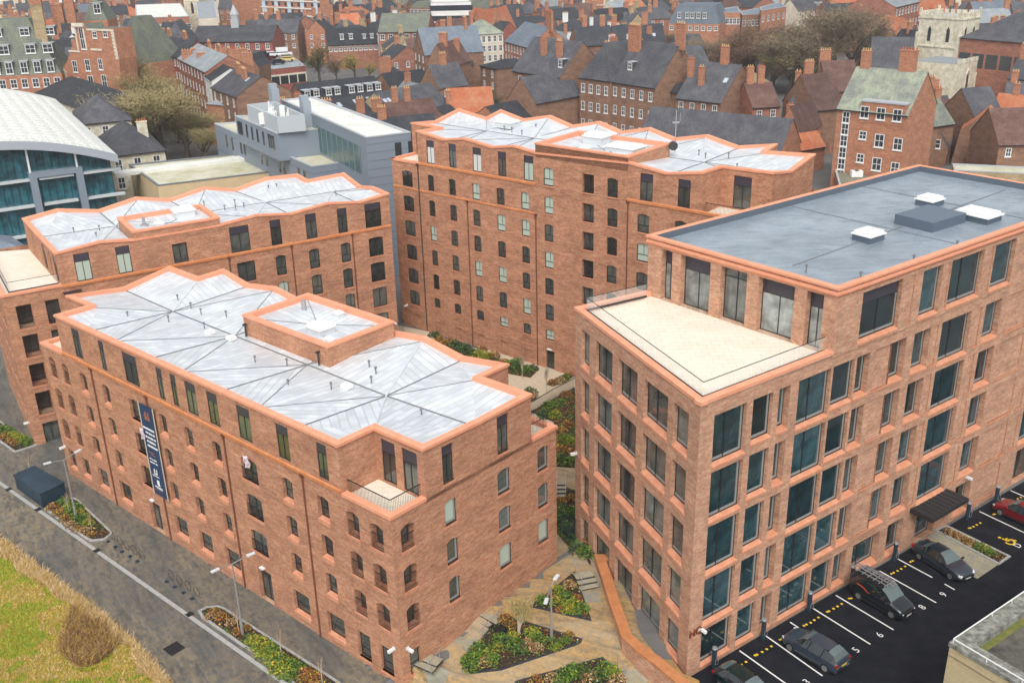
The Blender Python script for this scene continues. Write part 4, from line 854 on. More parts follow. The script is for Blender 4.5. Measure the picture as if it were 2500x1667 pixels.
# wheelchair symbol painted in yellow
b = MB(); o0 = GT0(*z33(2240, 605)); tx = Vector((*FD.t, 0)); ty = Vector((-FD.t.y, FD.t.x, 0))
def sy(x, y): q = o0+tx*x*.62+ty*y*.62; return Vector((q.x, q.y, .012))
def seg(x0, y0, x1, y1, w_=.16):
    A_, B_ = sy(x0, y0), sy(x1, y1); t = (B_-A_).normalized(); n = Vector((-t.y, t.x, 0))*w_/2; b.wquad([A_-n, B_-n, B_+n, A_+n])
for i in range(14):
    a0, a1 = math.radians(150+i*17), math.radians(150+(i+1)*17); seg(-.1+.55*math.cos(a0), -.35+.55*math.sin(a0), -.1+.55*math.cos(a1), -.35+.55*math.sin(a1))
seg(-.15, .65, -.1, -.1); seg(-.1, -.1, .5, -.1); seg(.5, -.1, .75, -.75); seg(-.12, .25, .4, .25); disc(b, sy(-.18, .95), .12, 10)
tag(b.build('wheelchair_symbol_paint', YEL), kind='structure')
# grass bank bottom left
GRASSG = mottle('meadow_soil', (.46, .34, .05), (.24, .33, .03), .6, .95, detail=7)
bank = [(-120, 1180), (0, 1318), (110, 1400), (250, 1505), (330, 1575), (420, 1680), (430, 1800), (-400, 1800), (-400, 1200)]
P = [GT(*p) for p in bank]; poly_sheet('grass_bank', P, .03, GRASSG)
def blades(name, pts, mats, h, w_, lean, dens_seed, label=None, cat=None, n=3):
    r = random.Random(dens_seed); b = MB()
    for (x, y, z, hh, m_) in pts:
        a = r.uniform(0, 6.28); dx, dy = math.cos(a)*w_, math.sin(a)*w_; lx, ly = r.gauss(lean[0], .35)*hh, r.gauss(lean[1], .35)*hh
        b.face([(x-dx, y-dy, z), (x+dx, y+dy, z), (x+lx*.35+dx*.7, y+ly*.35+dy*.7, z+hh*.6)], m_); b.face([(x-dx*.8, y-dy*.8, z+hh*.2), (x+lx*.3+dx*.7, y+ly*.3+dy*.7, z+hh*.5), (x+lx, y+ly, z+hh)], m_)
    o = b.build(name, mats); o['kind'] = 'stuff'
    return o
def in_poly(P2, x, y):
    c = False; n = len(P2)
    for i in range(n):
        a, d = P2[i], P2[i-1]
        if (a[1] > y) != (d[1] > y) and x < (d[0]-a[0])*(y-a[1])/(d[1]-a[1])+a[0]: c = not c
    return c
GM = [plain('dry_straw_grass', (.46, .31, .13), .9), plain('pale_straw_grass', (.74, .57, .32), .9), plain('green_grass', (.23, .38, .03), .9), plain('brown_seed_heads', (.24, .12, .06), .9), plain('yellow_green_grass', (.45, .43, .05), .9), plain('ochre_grass', (.62, .42, .08), .9)]
from mathutils import noise as mn
r = random.Random(3); pts = []; P2 = [(p.x, p.y) for p in P]
x0, x1 = min(p[0] for p in P2), max(p[0] for p in P2); y0, y1 = min(p[1] for p in P2), max(p[1] for p in P2)
edge = [GT(*p) for p in bank[:6]]
def edist(x, y): return min(((V2(a).lerp(V2(c), max(0, min(1, (Vector((x, y))-V2(a)).dot(V2(c)-V2(a))/(V2(c)-V2(a)).length_squared)))-Vector((x, y))).length) for a, c in zip(edge[:-1], edge[1:]))
vis = 0
while len(pts) < 70000:
    qq = GT(r.uniform(-25, 445), r.uniform(1285, 1720)); x, y = qq.x, qq.y
    if not in_poly(P2, x, y): continue
    d = edist(x, y); nz = mn.noise((x*.35, y*.35, 0)); n2 = mn.noise((x*1.3, y*1.3, 5))*1.6
    cq = GT(265, 1500); bq = ((x-cq.x)/3.2)**2+((y-cq.y)/5.5)**2
    if d < .9+nz*.8:
        m_ = r.choice((0, 1, 1, 1, 5)); hh = r.uniform(.3, .75)
    elif bq < 1+nz:
        m_ = r.choice((3, 3, 0, 0, 5)); hh = r.uniform(.45, .95)
    else:
        if r.random() < .3: continue
        m_ = (r.choice((2, 2, 4, 4, 5)) if nz+n2*.5 > -.02 else r.choice((4, 0, 1, 5, 5))); hh = r.uniform(.06, .24)
    pts.append((x, y, -.99, hh, m_))
blades('meadow_grass', pts, GM, 1, .035, (.12, -.05), 5)
# ================================================================= planted beds
LEAF = {k: plain('leaf_'+k, c, .75) for k, c in dict(bright=(.085, .17, .02), lime=(.19, .25, .02), dark=(.025, .07, .02), olive=(.10, .105, .03), rust=(.28, .085, .03), straw=(.45, .32, .15), yellow=(.55, .38, .04)).items()}
SHR = {}
def shrub_mesh(kind, seed):
    k = (kind, seed)
    if k in SHR: return SHR[k]
    r = random.Random(seed*31+len(kind)); b = MB(); cols = {'green': ('bright', 'lime', 'dark'), 'dark': ('dark', 'bright', 'olive'), 'rust': ('rust', 'olive', 'yellow'), 'straw': ('straw', 'rust', 'olive'), 'lime': ('lime', 'bright', 'yellow')}[kind]
    for i in range(260):
        t = r.uniform(0, 6.28); u = r.random()**.5; h = (1-u*u*.8)*r.uniform(.25, 1.0)*.6; x, y = math.cos(t)*u*.62, math.sin(t)*u*.62
        s_ = r.uniform(.05, .11); d = Vector((r.gauss(0, 1), r.gauss(0, 1), r.gauss(0, .8))).normalized()*s_; e = Vector((r.gauss(0, 1), r.gauss(0, 1), r.gauss(0, .5))).normalized()*s_*.7; c = Vector((x, y, h))
        b.face([c-d, c+e, c+d, c-e], r.choices((0, 1, 2), (6, 3, 2))[0])
    for i in range(14):
        t = r.uniform(0, 6.28); b.face([(0.03, 0, 0), (-.03, 0, 0), (math.cos(t)*.35, math.sin(t)*.35, .45)], 2)
    SHR[k] = b.mesh('shrub', [LEAF[c] for c in cols]); return SHR[k]
NSH = [0]
KINDWORD = {'green': 'small bright green leafy shrub', 'dark': 'small dark green leafy shrub', 'rust': 'small rust brown autumn shrub', 'straw': 'small clump of pale dry grasses', 'lime': 'small lime green spreading shrub'}
def bed(px, name_label, shrubs, seed, kerb=None, fn=GT, dz=.05, where='', litter=120, sc=1.0, kh=.10):
    P = [fn(*p) for p in px]; root = empty('planting_bed', P[0].copy(), 0, name_label, 'planting bed')
    o = poly_sheet('soil', P, dz, SOIL, None, step=1.0 if fn is GT else None, parent=root)
    if kerb:
        cz = Vector((0, 0, kh)); b = MB(); n = len(P); c = sum((V2(p) for p in P), Vector((0, 0)))/n; area = sum(P[i-1].x*P[i].y-P[i].x*P[i-1].y for i in range(n)); Q = P if area > 0 else P[::-1]
        O_ = offset_poly(Q, -.10); I_ = offset_poly(Q, .08)
        for i in range(n):
            j = (i+1) % n; b.wquad([O_[i]+cz, O_[j]+cz, I_[j]+cz, I_[i]+cz]); b.wquad([O_[i]-Vector((0, 0, .05)), O_[j]-Vector((0, 0, .05)), O_[j]+cz, O_[i]+cz]); b.wquad([I_[j], I_[i], I_[i]+cz, I_[j]+cz])
        b.build('kerb', kerb, root)
    r = random.Random(seed); P2 = [(p.x, p.y) for p in P]; area = abs(sum(P2[i-1][0]*P2[i][1]-P2[i][0]*P2[i-1][1] for i in range(len(P2)))/2)
    x0, x1 = min(p[0] for p in P2), max(p[0] for p in P2); y0, y1 = min(p[1] for p in P2), max(p[1] for p in P2)
    # ground cover leaves
    b = MB(); k = 0; tries = 0
    while k < area*litter*.32 and tries < 60000:
        tries += 1; x, y = r.uniform(x0, x1), r.uniform(y0, y1)
        if not in_poly(P2, x, y): continue
        z = (terrain(x, y) if fn is GT else P[0].z)+dz+r.uniform(.01, .14); k += 1; nz = mn.noise((x*.8, y*.8, seed)); s_ = r.uniform(.03, .08)
        m_ = r.choice((0, 0, 1)) if nz > .1 else r.choice((2, 2, 3, 4, 0)); d = Vector((r.gauss(0, 1), r.gauss(0, 1), r.gauss(0, .3))).normalized()*s_; e = Vector((r.gauss(0, 1), r.gauss(0, 1), r.gauss(0, .3))).normalized()*s_; c = Vector((x, y, z)); b.face([c-d, c+e, c+d, c-e], m_)
    if b.v: q = b.build('ground_cover', [LEAF[c] for c in ('bright', 'lime', 'rust', 'olive', 'yellow')]); q['kind'] = 'stuff'
    for (sx, sy_, kind, s_) in shrubs:
        p = fn(sx, sy_); me = shrub_mesh(kind, r.randint(0, 2)); ob = bpy.data.objects.new('shrub', me); C.objects.link(ob); ob.location = (p.x, p.y, p.z+dz); ob.rotation_euler = (0, 0, r.uniform(0, 6)); ob.scale = (s_*sc, s_*sc, s_*sc*r.uniform(.8, 1.1))
        tag(ob, KINDWORD[kind]+' in '+where, 'shrub', 'shrubs in '+where)
    return root
z31 = lambda x, y: (x/2.766, 1100+y/2.766); z32 = lambda x, y: (825+x/2.766, 1100+y/2.766); z22 = lambda x, y: (825+x/2.766, 550+y/2.766); zl = lambda x, y: (x/5.6, 850+y/5.6)
def S_(zf, L): return [(*zf(x, y), k, s) for x, y, k, s in L]
bed([z31(*p) for p in ((310, 395), (495, 325), (520, 335), (748, 552), (745, 570), (700, 600), (620, 608), (580, 590))], 'kerbed planting bed beside the dark container on the esplanade', S_(z31, [(430, 360, 'green', 1.1), (470, 385, 'lime', 1.1), (510, 400, 'green', 1.2), (540, 430, 'lime', 1.0), (480, 430, 'green', 1.0), (560, 470, 'green', 1.0), (600, 500, 'lime', .9), (520, 480, 'green', .9), (360, 390, 'rust', 1.0), (400, 430, 'rust', 1.0), (440, 470, 'rust', .9), (480, 510, 'straw', .9), (520, 540, 'rust', .8), (570, 545, 'straw', .8), (620, 570, 'rust', .7)]), 1, KERB, where='the dark container bed')
bed([z31(*p) for p in ((1350, 1085), (1400, 1060), (1480, 1055), (1530, 1080), (2250, 1545), (2400, 1650), (2200, 1700), (2050, 1640), (1880, 1460), (1620, 1300), (1370, 1125))], 'long kerbed planting bed with lime shrubs on the near esplanade', S_(z31, [(1720, 1300, 'lime', 1.2), (1760, 1325, 'lime', 1.3), (1800, 1355, 'lime', 1.3), (1840, 1370, 'green', 1.2), (1790, 1390, 'lime', 1.1), (1860, 1420, 'lime', 1.3), (1900, 1440, 'green', 1.2), (1880, 1480, 'lime', 1.2), (1940, 1450, 'lime', 1.1), (1930, 1510, 'lime', 1.2), (2000, 1480, 'green', 1.0), (1980, 1530, 'green', 1.0), (2060, 1520, 'rust', 1.1), (2120, 1550, 'rust', 1.1), (2080, 1565, 'rust', 1.2), (1450, 1100, 'rust', .8), (1500, 1130, 'rust', .8), (1560, 1170, 'straw', .7), (1600, 1230, 'rust', .7), (1420, 1130, 'straw', .7), (1660, 1210, 'rust', .7)]), 2, KERB, where='the long esplanade bed')
bed([zl(*p) for p in ((-250, 1080), (0, 1270), (205, 1418), (488, 1330), (100, 1085), (-60, 960))], 'planting bed against the wall at the far left of the esplanade', S_(zl, [(60, 1140, 'green', 1.3), (10, 1150, 'dark', 1.2), (130, 1170, 'green', 1.1), (180, 1210, 'lime', 1.1), (240, 1240, 'lime', 1.2), (290, 1270, 'lime', 1.2), (350, 1290, 'green', 1.1), (400, 1310, 'green', .9), (80, 1220, 'rust', 1.0), (150, 1280, 'rust', .9), (220, 1310, 'rust', .8)]), 3, KERB, where='the far left bed')
bed([z32(*p) for p in ((1110, 1112), (1640, 1275), (1635, 1290), (1600, 1308), (1100, 1475), (900, 1497), (855, 1450), (860, 1405))], 'large pointed planting bed in the ochre plaza around the birch', S_(z32, [(900, 1430, 'green', 1.2), (930, 1400, 'green', 1.2), (960, 1360, 'green', 1.3), (1000, 1390, 'lime', 1.1), (1040, 1420, 'green', 1.1), (900, 1470, 'green', 1.0), (990, 1440, 'olive' if False else 'straw', .9), (1100, 1280, 'green', 1.0), (1150, 1300, 'dark', 1.0), (1200, 1330, 'green', 1.2), (1240, 1350, 'dark', 1.0), (1180, 1270, 'lime', .9), (1090, 1330, 'lime', .8), (1310, 1240, 'lime', 1.0), (1340, 1265, 'green', .9), (1440, 1310, 'green', 1.0), (1470, 1330, 'lime', .8), (1540, 1290, 'green', .7), (1130, 1150, 'rust', .9), (1290, 1320, 'straw', 1.0), (1340, 1340, 'straw', .9), (1180, 1180, 'rust', .8), (1560, 1250, 'rust', .6)]), 4, plain('dark_steel_edge', (.03, .035, .045), .6), where='the large plaza bed', litter=160, kh=.06)
bed([z32(*p) for p in ((1595, 828), (1700, 1140), (1312, 1052))], 'small triangular planting bed in the plaza beside the steps', S_(z32, [(1560, 920, 'straw', .9), (1480, 960, 'lime', 1.0), (1540, 1010, 'green', 1.1), (1590, 1060, 'lime', 1.2), (1640, 1080, 'green', 1.1), (1560, 1080, 'lime', 1.0), (1480, 1030, 'lime', .9), (1380, 1020, 'green', .9), (1610, 1010, 'rust', .8), (1440, 990, 'rust', .7), (1500, 1080, 'rust', .6)]), 5, MATS['dark_steel_edge'], where='the small triangular bed', litter=160, kh=.06)
bed([z32(*p) for p in ((1785, 1400), (1960, 1600), (1150, 1640), (1210, 1560))], 'planting bed at the bottom edge of the plaza', S_(z32, [(1540, 1520, 'green', 1.1), (1600, 1500, 'green', 1.2), (1660, 1520, 'dark', 1.0), (1800, 1490, 'green', 1.2), (1850, 1500, 'lime', 1.0), (1700, 1540, 'straw', 1.1), (1880, 1560, 'straw', 1.0), (1450, 1550, 'straw', .9), (1500, 1560, 'green', 1.0), (1750, 1540, 'dark', 1.0), (1340, 1560, 'rust', .8)]), 6, MATS['dark_steel_edge'], where='the bottom plaza bed', litter=160, kh=.06)
# green strip between the two blocks
bed([z32(*p) for p in ((1470, 280), (1530, 250), (1610, 270), (1620, 440), (1720, 470), (1790, 680), (1715, 690), (1705, 775), (1475, 555))], 'shaded planting strip between the banner block and the office block', S_(z32, [(1490, 440, 'green', 1.2), (1490, 500, 'dark', 1.2), (1500, 400, 'dark', 1.2), (1600, 430, 'green', 1.2), (1560, 560, 'dark', 1.3), (1640, 640, 'green', 1.3), (1680, 700, 'green', 1.3), (1620, 680, 'dark', 1.2), (1720, 620, 'straw', 1.2), (1550, 470, 'dark', 1.2), (1500, 350, 'rust', .9), (1570, 330, 'rust', .9), (1690, 600, 'dark', 1.2), (1540, 520, 'green', 1.0), (1600, 610, 'dark', 1.0)]), 7, where='the shaded strip', litter=200)
bed([z22(*p) for p in ((1470, 1165), (1600, 1100), (1620, 1400), (1600, 1568), (1600, 1640), (1465, 1630), (1455, 1330), (1300, 1260))], 'courtyard planting bed seen between the two nearest blocks', S_(z22, [(1430, 1230, 'green', 1.4), (1460, 1290, 'lime', 1.3), (1400, 1290, 'dark', 1.3), (1500, 1200, 'green', 1.0), (1540, 1150, 'rust', 1.1), (1500, 1400, 'rust', 1.2), (1550, 1350, 'rust', 1.1), (1520, 1460, 'green', 1.3), (1570, 1470, 'lime', 1.1), (1500, 1530, 'rust', 1.2), (1560, 1540, 'rust', 1.1), (1500, 1590, 'dark', 1.4), (1560, 1600, 'green', 1.3), (1480, 1450, 'rust', 1.0)]), 8, where='the courtyard bed', litter=200)
bed([z22(*p) for p in ((615, 735), (1150, 925), (1360, 975), (1300, 1030), (1180, 1010), (1000, 960), (830, 890), (700, 800))], 'courtyard planting bed along the foot of the tall rear block', S_(z22, [(650, 755, 'dark', 1.3), (690, 785, 'rust', 1.2), (740, 800, 'rust', 1.2), (800, 820, 'dark', 1.4), (860, 845, 'dark', 1.5), (900, 870, 'dark', 1.3), (950, 885, 'lime', 1.4), (1000, 895, 'lime', 1.4), (1050, 890, 'rust', 1.3), (1170, 950, 'green', 1.4), (1220, 975, 'dark', 1.5), (1270, 990, 'green', 1.3), (1310, 975, 'dark', 1.2), (1120, 935, 'rust', 1.2), (970, 850, 'rust', 1.1), (1210, 935, 'green', 1.2)]), 9, where='the bed under the tall block', litter=160)
bed([z22(*p) for p in ((1400, 1075), (1450, 1090), (1540, 1060), (1595, 1020), (1590, 960), (1500, 1030)) ], 'narrow courtyard bed behind the timber fence', S_(z22, [(1450, 1070, 'rust', 1.0), (1500, 1060, 'straw', 1.1), (1530, 1040, 'green', 1.0), (1580, 1010, 'rust', 1.0)]), 10, where='the bed behind the fence')
bed([z22(*p) for p in ((1285, 1110), (1335, 1140), (1340, 1175), (1290, 1200), (1230, 1150))], 'small round bed in the pale courtyard path', S_(z22, [(1300, 1140, 'dark', 1.3), (1315, 1165, 'straw', 1.0)]), 11, where='the round courtyard bed')
bed([z33(*p) for p in ((1755, 540), (1830, 512), (2250, 716), (2180, 765))], 'kerbed planting strip in the car park beside the black canopy', S_(z33, [(1840, 560, 'straw', .8), (1890, 580, 'rust', .8), (1930, 600, 'straw', .9), (1970, 625, 'rust', .8), (2010, 640, 'straw', .8), (2050, 660, 'green', .9), (2090, 675, 'lime', .8), (2130, 700, 'green', .7)]), 12, KERB, fn=GT0, dz=.04, where='the car park strip')
poly_sheet('paved_apron', [GT0(*z33(*p)) for p in ((1650, 605), (1755, 545), (2178, 768), (2035, 865), (1850, 760))], .014, SLAB)
# ================================================================= street furniture
def lamp(px, py, tx, ty, label, arms, z=None):
    p = GT(px, py); 
    d = ray(tx, ty); t = (V2(p).dot(Vector((d.x, d.y))))/(d.x**2+d.y**2); h = CAMH+d.z*t-p.z
    root = empty('street_lamp', p, 0, label, 'street lamp', 'street lamps'); b = MB(); b.tube([(p.x, p.y, p.z), (p.x, p.y, p.z+1.2)], .11, 10); b.tube([(p.x, p.y, p.z+1.2), (p.x, p.y, p.z+h)], .075, 10, r1=.05); b.build('pole', STEEL, root)
    for (ax, ay) in arms:
        q = G(ax, ay, p.z+h+.15); u = Vector((q.x-p.x, q.y-p.y, 0)); L = min(u.length, 1.7); u.normalize(); e = Vector((p.x, p.y, p.z+h))+u*L+Vector((0, 0, .18))
        b = MB(); b.bar((p.x, p.y, p.z+h), e, .06); b.build('arm', STEEL, root)
        b = MB(); b.bar(e-u*.05, e+u*.55+Vector((0, 0, .03)), .24, .09); b.build('lamp_head', plain('pale_lamp_head', (.6, .62, .64), .4), root)
    return root
lamp(593, 1548, 571, 1375, 'slim double arm street lamp in the long esplanade bed', [(533, 1389), (604, 1357)])
lamp(187, 1266, 159, 1122, 'slim double arm street lamp in the bed by the dark container', [(123, 1129), (184, 1105)])
lamp(1346.7, 1563, 1351, 1430, 'double headed street lamp in the large plaza bed', [(1335, 1462), (1354, 1415)])
# dark container
NV = mottle('dark_navy_panel', (.014, .032, .05), (.028, .055, .08), .6, .45)
c4 = [GT(41.6, 1192), GT(105, 1239), GT(163, 1211), GT(90, 1170)]
root = empty('storage_container', c4[1], 0, 'dark navy flat topped storage container standing on the esplanade', 'container'); b = MB(); area = sum(c4[i-1].x*c4[i].y-c4[i].x*c4[i-1].y for i in range(4)); Q = c4 if area > 0 else c4[::-1]; b.prism([(p.x, p.y) for p in Q], -1.0, .28); b.build('body', NV, root)
b = MB(); Qo = offset_poly(Q, -.06); b.prism([(p.x, p.y) for p in Qo], .282, .42); b.build('lid', NV, root)
# cycle hoops: low stone block plus a ring
for i, (x, y) in enumerate(((730, 615), (778, 650), (825, 683), (878, 715), (928, 748), (1125, 885), (1180, 920), (1240, 960), (1297, 1000))):
    p = GT(*z31(x, y)); lab = ('dark cycle hoop in the row of five, nearer the dark container' if i < 5 else 'dark cycle hoop in the row of four, nearer the long bed')
    root = empty('cycle_stand', p, aM, lab, 'cycle stand', 'cycle hoops by the container' if i < 5 else 'cycle hoops by the long bed')
    b = MB(); b.box(-.12, .12, -.12, .12, 0, .10); link('foot', b.mesh('foot', NV), root, (0, 0, 0), local=True)
    b = MB(); b.tube([(.40*math.cos(t), -.45, .42+.42*math.sin(t)) for t in [k*math.pi/8 for k in range(17)]], .018, 6); link('hoop', b.mesh('hoop', RAIL), root, (0, 0, 0), local=True)
for i, (x, y, s_) in enumerate(((58, 262, .5), (258, 398, .5), (655, 675, .5), (1280, 1105, .5), (1175, 1335, 1.1))):
    p = GT(*z31(x, y)); b = MB(); b.box(-s_/2, s_/2, -s_/2, s_/2, .035, .045, 0, Matrix.Translation(p) @ Matrix.Rotation(aM, 4, 'Z')); tag(b.build('drain_cover', plain('black_iron', (.012, .012, .014), .5)), ('small black drain grate in the pale channel line' if i < 4 else 'large black manhole cover in the grey setts near the grass'), 'drain cover', 'drain grates in the channel' if i < 4 else None)
# parking charge posts
POSTS = [((255, 1458), 'nearest the rusty sign'), ((587, 1263), 'left of the parked hatchback'), ((897, 1078), 'right of the hatchback'), ((1185, 900), 'behind the black van'), ((1473, 738), 'left of the grey saloon'), ((1965, 463), 'right of the black canopy'), ((2158, 350), 'beside the red car')]
for (x, y), wd in POSTS:
    p = GT0(*z33(x, y)); root = empty('charging_post', p, FD.rz, 'dark round topped charging post '+wd, 'charging post', 'charging posts along the office wall')
    if 'post' not in PN:
        b = MB(); b.tube([(0, 0, 0), (0, 0, 1.5)], .16, 14); PN['post'] = b.mesh('body', NV); b = MB(); b.tube([(0, 0, 1.5), (0, 0, 1.6)], .19, 14, r1=.15); PN['postc'] = b.mesh('cap', STEEL); b = MB(); b.tube([(.1, -.14, 1.0), (.16, -.26, .7), (.1, -.24, .3), (-.06, -.18, .35), (0, -.13, .8)], .02, 5); PN['postw'] = b.mesh('cable', STEEL)
    for k in ('post', 'postc', 'postw'): link({'post': 'body', 'postc': 'cap', 'postw': 'cable'}[k], PN[k], root, (0, 0, 0), local=True)
# steps
def steps(p0, p1, n, rise, run, z0, label, back=None):
    "p0,p1: ends of the lowest riser; climbs away"
    A_, B_ = V2(p0), V2(p1); t = (B_-A_).normalized(); u = Vector((-t.y, t.x))
    if u.dot(back) < 0: u = -u
    root = empty('stone_steps', (A_.x, A_.y, z0), 0, label, 'steps'); b = MB()
    for i in range(n):
        a = A_+u*run*i; c = B_+u*run*i; d = c+u*(run*(n-i)+.3); e = a+u*(run*(n-i)+.3); P = [(a.x, a.y), (c.x, c.y), (d.x, d.y), (e.x, e.y)]
        if (V2(P[1])-V2(P[0])).cross(V2(P[2])-V2(P[1])) < 0: P.reverse()
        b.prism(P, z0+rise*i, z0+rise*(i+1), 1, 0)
    b.build('treads', [KERB2, plain('shade_toned_riser', (.05, .05, .045), .9)], root)  # riser shade is painted: vertical sides get a much darker colour
    for q in (A_+t*.08, B_-t*.08):
        r_ = MB(); s0 = Vector((*q, z0+.95)); s1 = Vector((*(q+u*run*n), z0+rise*n+.95)); r_.bar(s0-Vector((*u, 0))*.4, s1+Vector((*u, 0))*.3, .045); r_.bar((s0.x, s0.y, z0), s0, .04); r_.bar((s1.x, s1.y, z0+rise*n), s1, .04); r_.build('handrail', STEEL, root)
    return root
KERB2 = mottle('buff_stone_step', (.30, .27, .19), (.38, .34, .25), 3.0, .85)
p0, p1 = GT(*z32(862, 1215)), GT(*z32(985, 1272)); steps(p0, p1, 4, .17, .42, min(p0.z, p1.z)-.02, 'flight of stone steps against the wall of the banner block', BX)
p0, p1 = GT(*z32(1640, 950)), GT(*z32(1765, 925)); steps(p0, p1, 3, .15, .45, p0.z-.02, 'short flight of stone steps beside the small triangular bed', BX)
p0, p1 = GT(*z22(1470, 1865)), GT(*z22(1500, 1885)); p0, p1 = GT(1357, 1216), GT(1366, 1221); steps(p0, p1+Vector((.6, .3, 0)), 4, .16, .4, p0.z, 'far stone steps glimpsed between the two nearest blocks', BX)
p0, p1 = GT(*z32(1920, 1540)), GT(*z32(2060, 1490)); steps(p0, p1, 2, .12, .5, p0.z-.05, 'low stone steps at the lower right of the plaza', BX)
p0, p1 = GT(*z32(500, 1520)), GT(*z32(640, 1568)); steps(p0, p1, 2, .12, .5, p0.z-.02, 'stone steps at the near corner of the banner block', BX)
# brick retaining wall with orange coping
RW = [(1497, 1353), (1452, 1353), (1468.5, 1400), (1490, 1470), (1519, 1552), (1555, 1586), (1595, 1615), (1665, 1675), (1720, 1720)]
zt = 1.55; Pw = [G(x, y, zt+.1) for x, y in RW]; root = empty('retaining_wall', Pw[1].copy(), 0, 'curving brick retaining wall with bright orange coping beside the plaza', 'wall'); b = MB(); w_ = .31
for side in (1,):
    L = []; Rr = []
    for i, p in enumerate(Pw):
        t0 = (V2(p)-V2(Pw[i-1])).normalized() if i else None; t1 = (V2(Pw[i+1])-V2(p)).normalized() if i < len(Pw)-1 else None
        t = ((t0 or t1)+(t1 or t0)).normalized(); n = Vector((-t.y, t.x, 0)); k = 1/max(.5, n.dot(Vector((-(t1 or t0).y, (t1 or t0).x, 0)))); L.append(p); Rr.append(p+n*w_*k*2)
for i in range(len(Pw)-1):
    for A_, B_, f in ((L[i], L[i+1], 1), (Rr[i], Rr[i+1], -1)):
        d = Vector((0, 0, 3.4)); q = [A_-d, B_-d, B_-Vector((0, 0, .12)), A_-Vector((0, 0, .12))]; b.wquad(q if f < 0 else q[::-1])
b.wquad([L[0]-Vector((0, 0, 3)), Rr[0]-Vector((0, 0, 3)), Rr[0], L[0]]); b.build('brickwork', BRICK2, root); b = MB()
for i in range(len(Pw)-1):
    n0 = (L[i]-Rr[i]).normalized()*.06; n1 = (L[i+1]-Rr[i+1]).normalized()*.06; A0, A1, B1, B0 = L[i]+n0, L[i+1]+n1, Rr[i+1]-n1, Rr[i]-n0; d = Vector((0, 0, .16)); b.wquad([A0, A1, B1, B0]); b.wquad([A0-d, A1-d, A1, A0]); b.wquad([B1-d, B0-d, B0, B1])
b.wquad([L[0]-d, L[0], Rr[0], Rr[0]-d]); b.build('coping', mottle('weathered_orange_coping', (.42, .16, .06), (.52, .22, .09), 1.5, .8), root)
# sunken walk between the wall and the office block
q = [Vector((*V2(p), 0)) for p in Rr[1:]]+[Vector((*pD(.3, -.8)[:2], 0)), Vector((*pD(-.05, .2)[:2], 0)), Vector((DL.x, DL.y, 0))]
b = MB(); q = [Vector((p.x, p.y, .30)) for p in q]
r_ = geometry.delaunay_2d_cdt([V2(p) for p in q], [], [list(range(len(q)))], 1, 1e-4)
for f in r_[2]:
    c = [Vector((r_[0][i].x, r_[0][i].y, .30)) for i in f]; c = c if geometry.normal(c).z > 0 else c[::-1]; b.face(c, 0, [(p.x, p.y) for p in c])
tag(b.build('sunken_walk', YORK), kind='structure')
# gate screen between the blocks, and dark timber fence in the courtyard
def fence(pxs, z0, h, label, mat, fn=GT, gap=.14, w_=.05, cat='fence', name='fence'):
    P = [fn(*p) for p in pxs]; root = empty(name, P[0].copy(), 0, label, cat); b = MB(); rr = MB()
    for A_, B_ in zip(P[:-1], P[1:]):
        n = max(1, int((B_-A_).length/gap))
        for i in range(n): c = A_.lerp(B_, i/n); b.bar(c, c+Vector((0, 0, h+.06*math.sin(i*2.1))), w_, .02)
        for zz in (.25, h-.15): rr.bar(A_+Vector((0, 0, zz)), B_+Vector((0, 0, zz)), .05)
    b.build('palings', mat, root); rr.build('rails', RAIL, root); return root
fence([z32(1500, 560), z32(1590, 640), z32(1710, 570)], 0, 2.3, 'dark slatted metal gate screen between the two nearest blocks', plain('navy_metal', (.012, .03, .06), .5))
fence([z22(1290, 1290), z22(1450, 1190), z22(1600, 1110)], 0, 1.5, 'dark weathered paling fence crossing the courtyard', mottle('weathered_paling', (.05, .035, .03), (.16, .12, .10), 3, .9), gap=.11, w_=.10)
fence([(956, 838), (990, 822)], 0, 2.2, 'dark metal gate between the middle and rear blocks', plain('navy_metal', (.012, .03, .06), .5))
# square pit in the large bed
p = GT(*z32(1090, 1200)); b = MB(); T = Matrix.Translation(p) @ Matrix.Rotation(aM, 4, 'Z'); b.box(-.6, .6, -.45, .45, 0, .12, 0, T); tag(b.build('access_hatch', MATS['black_iron']), 'black square access hatch in the large plaza bed', 'hatch')
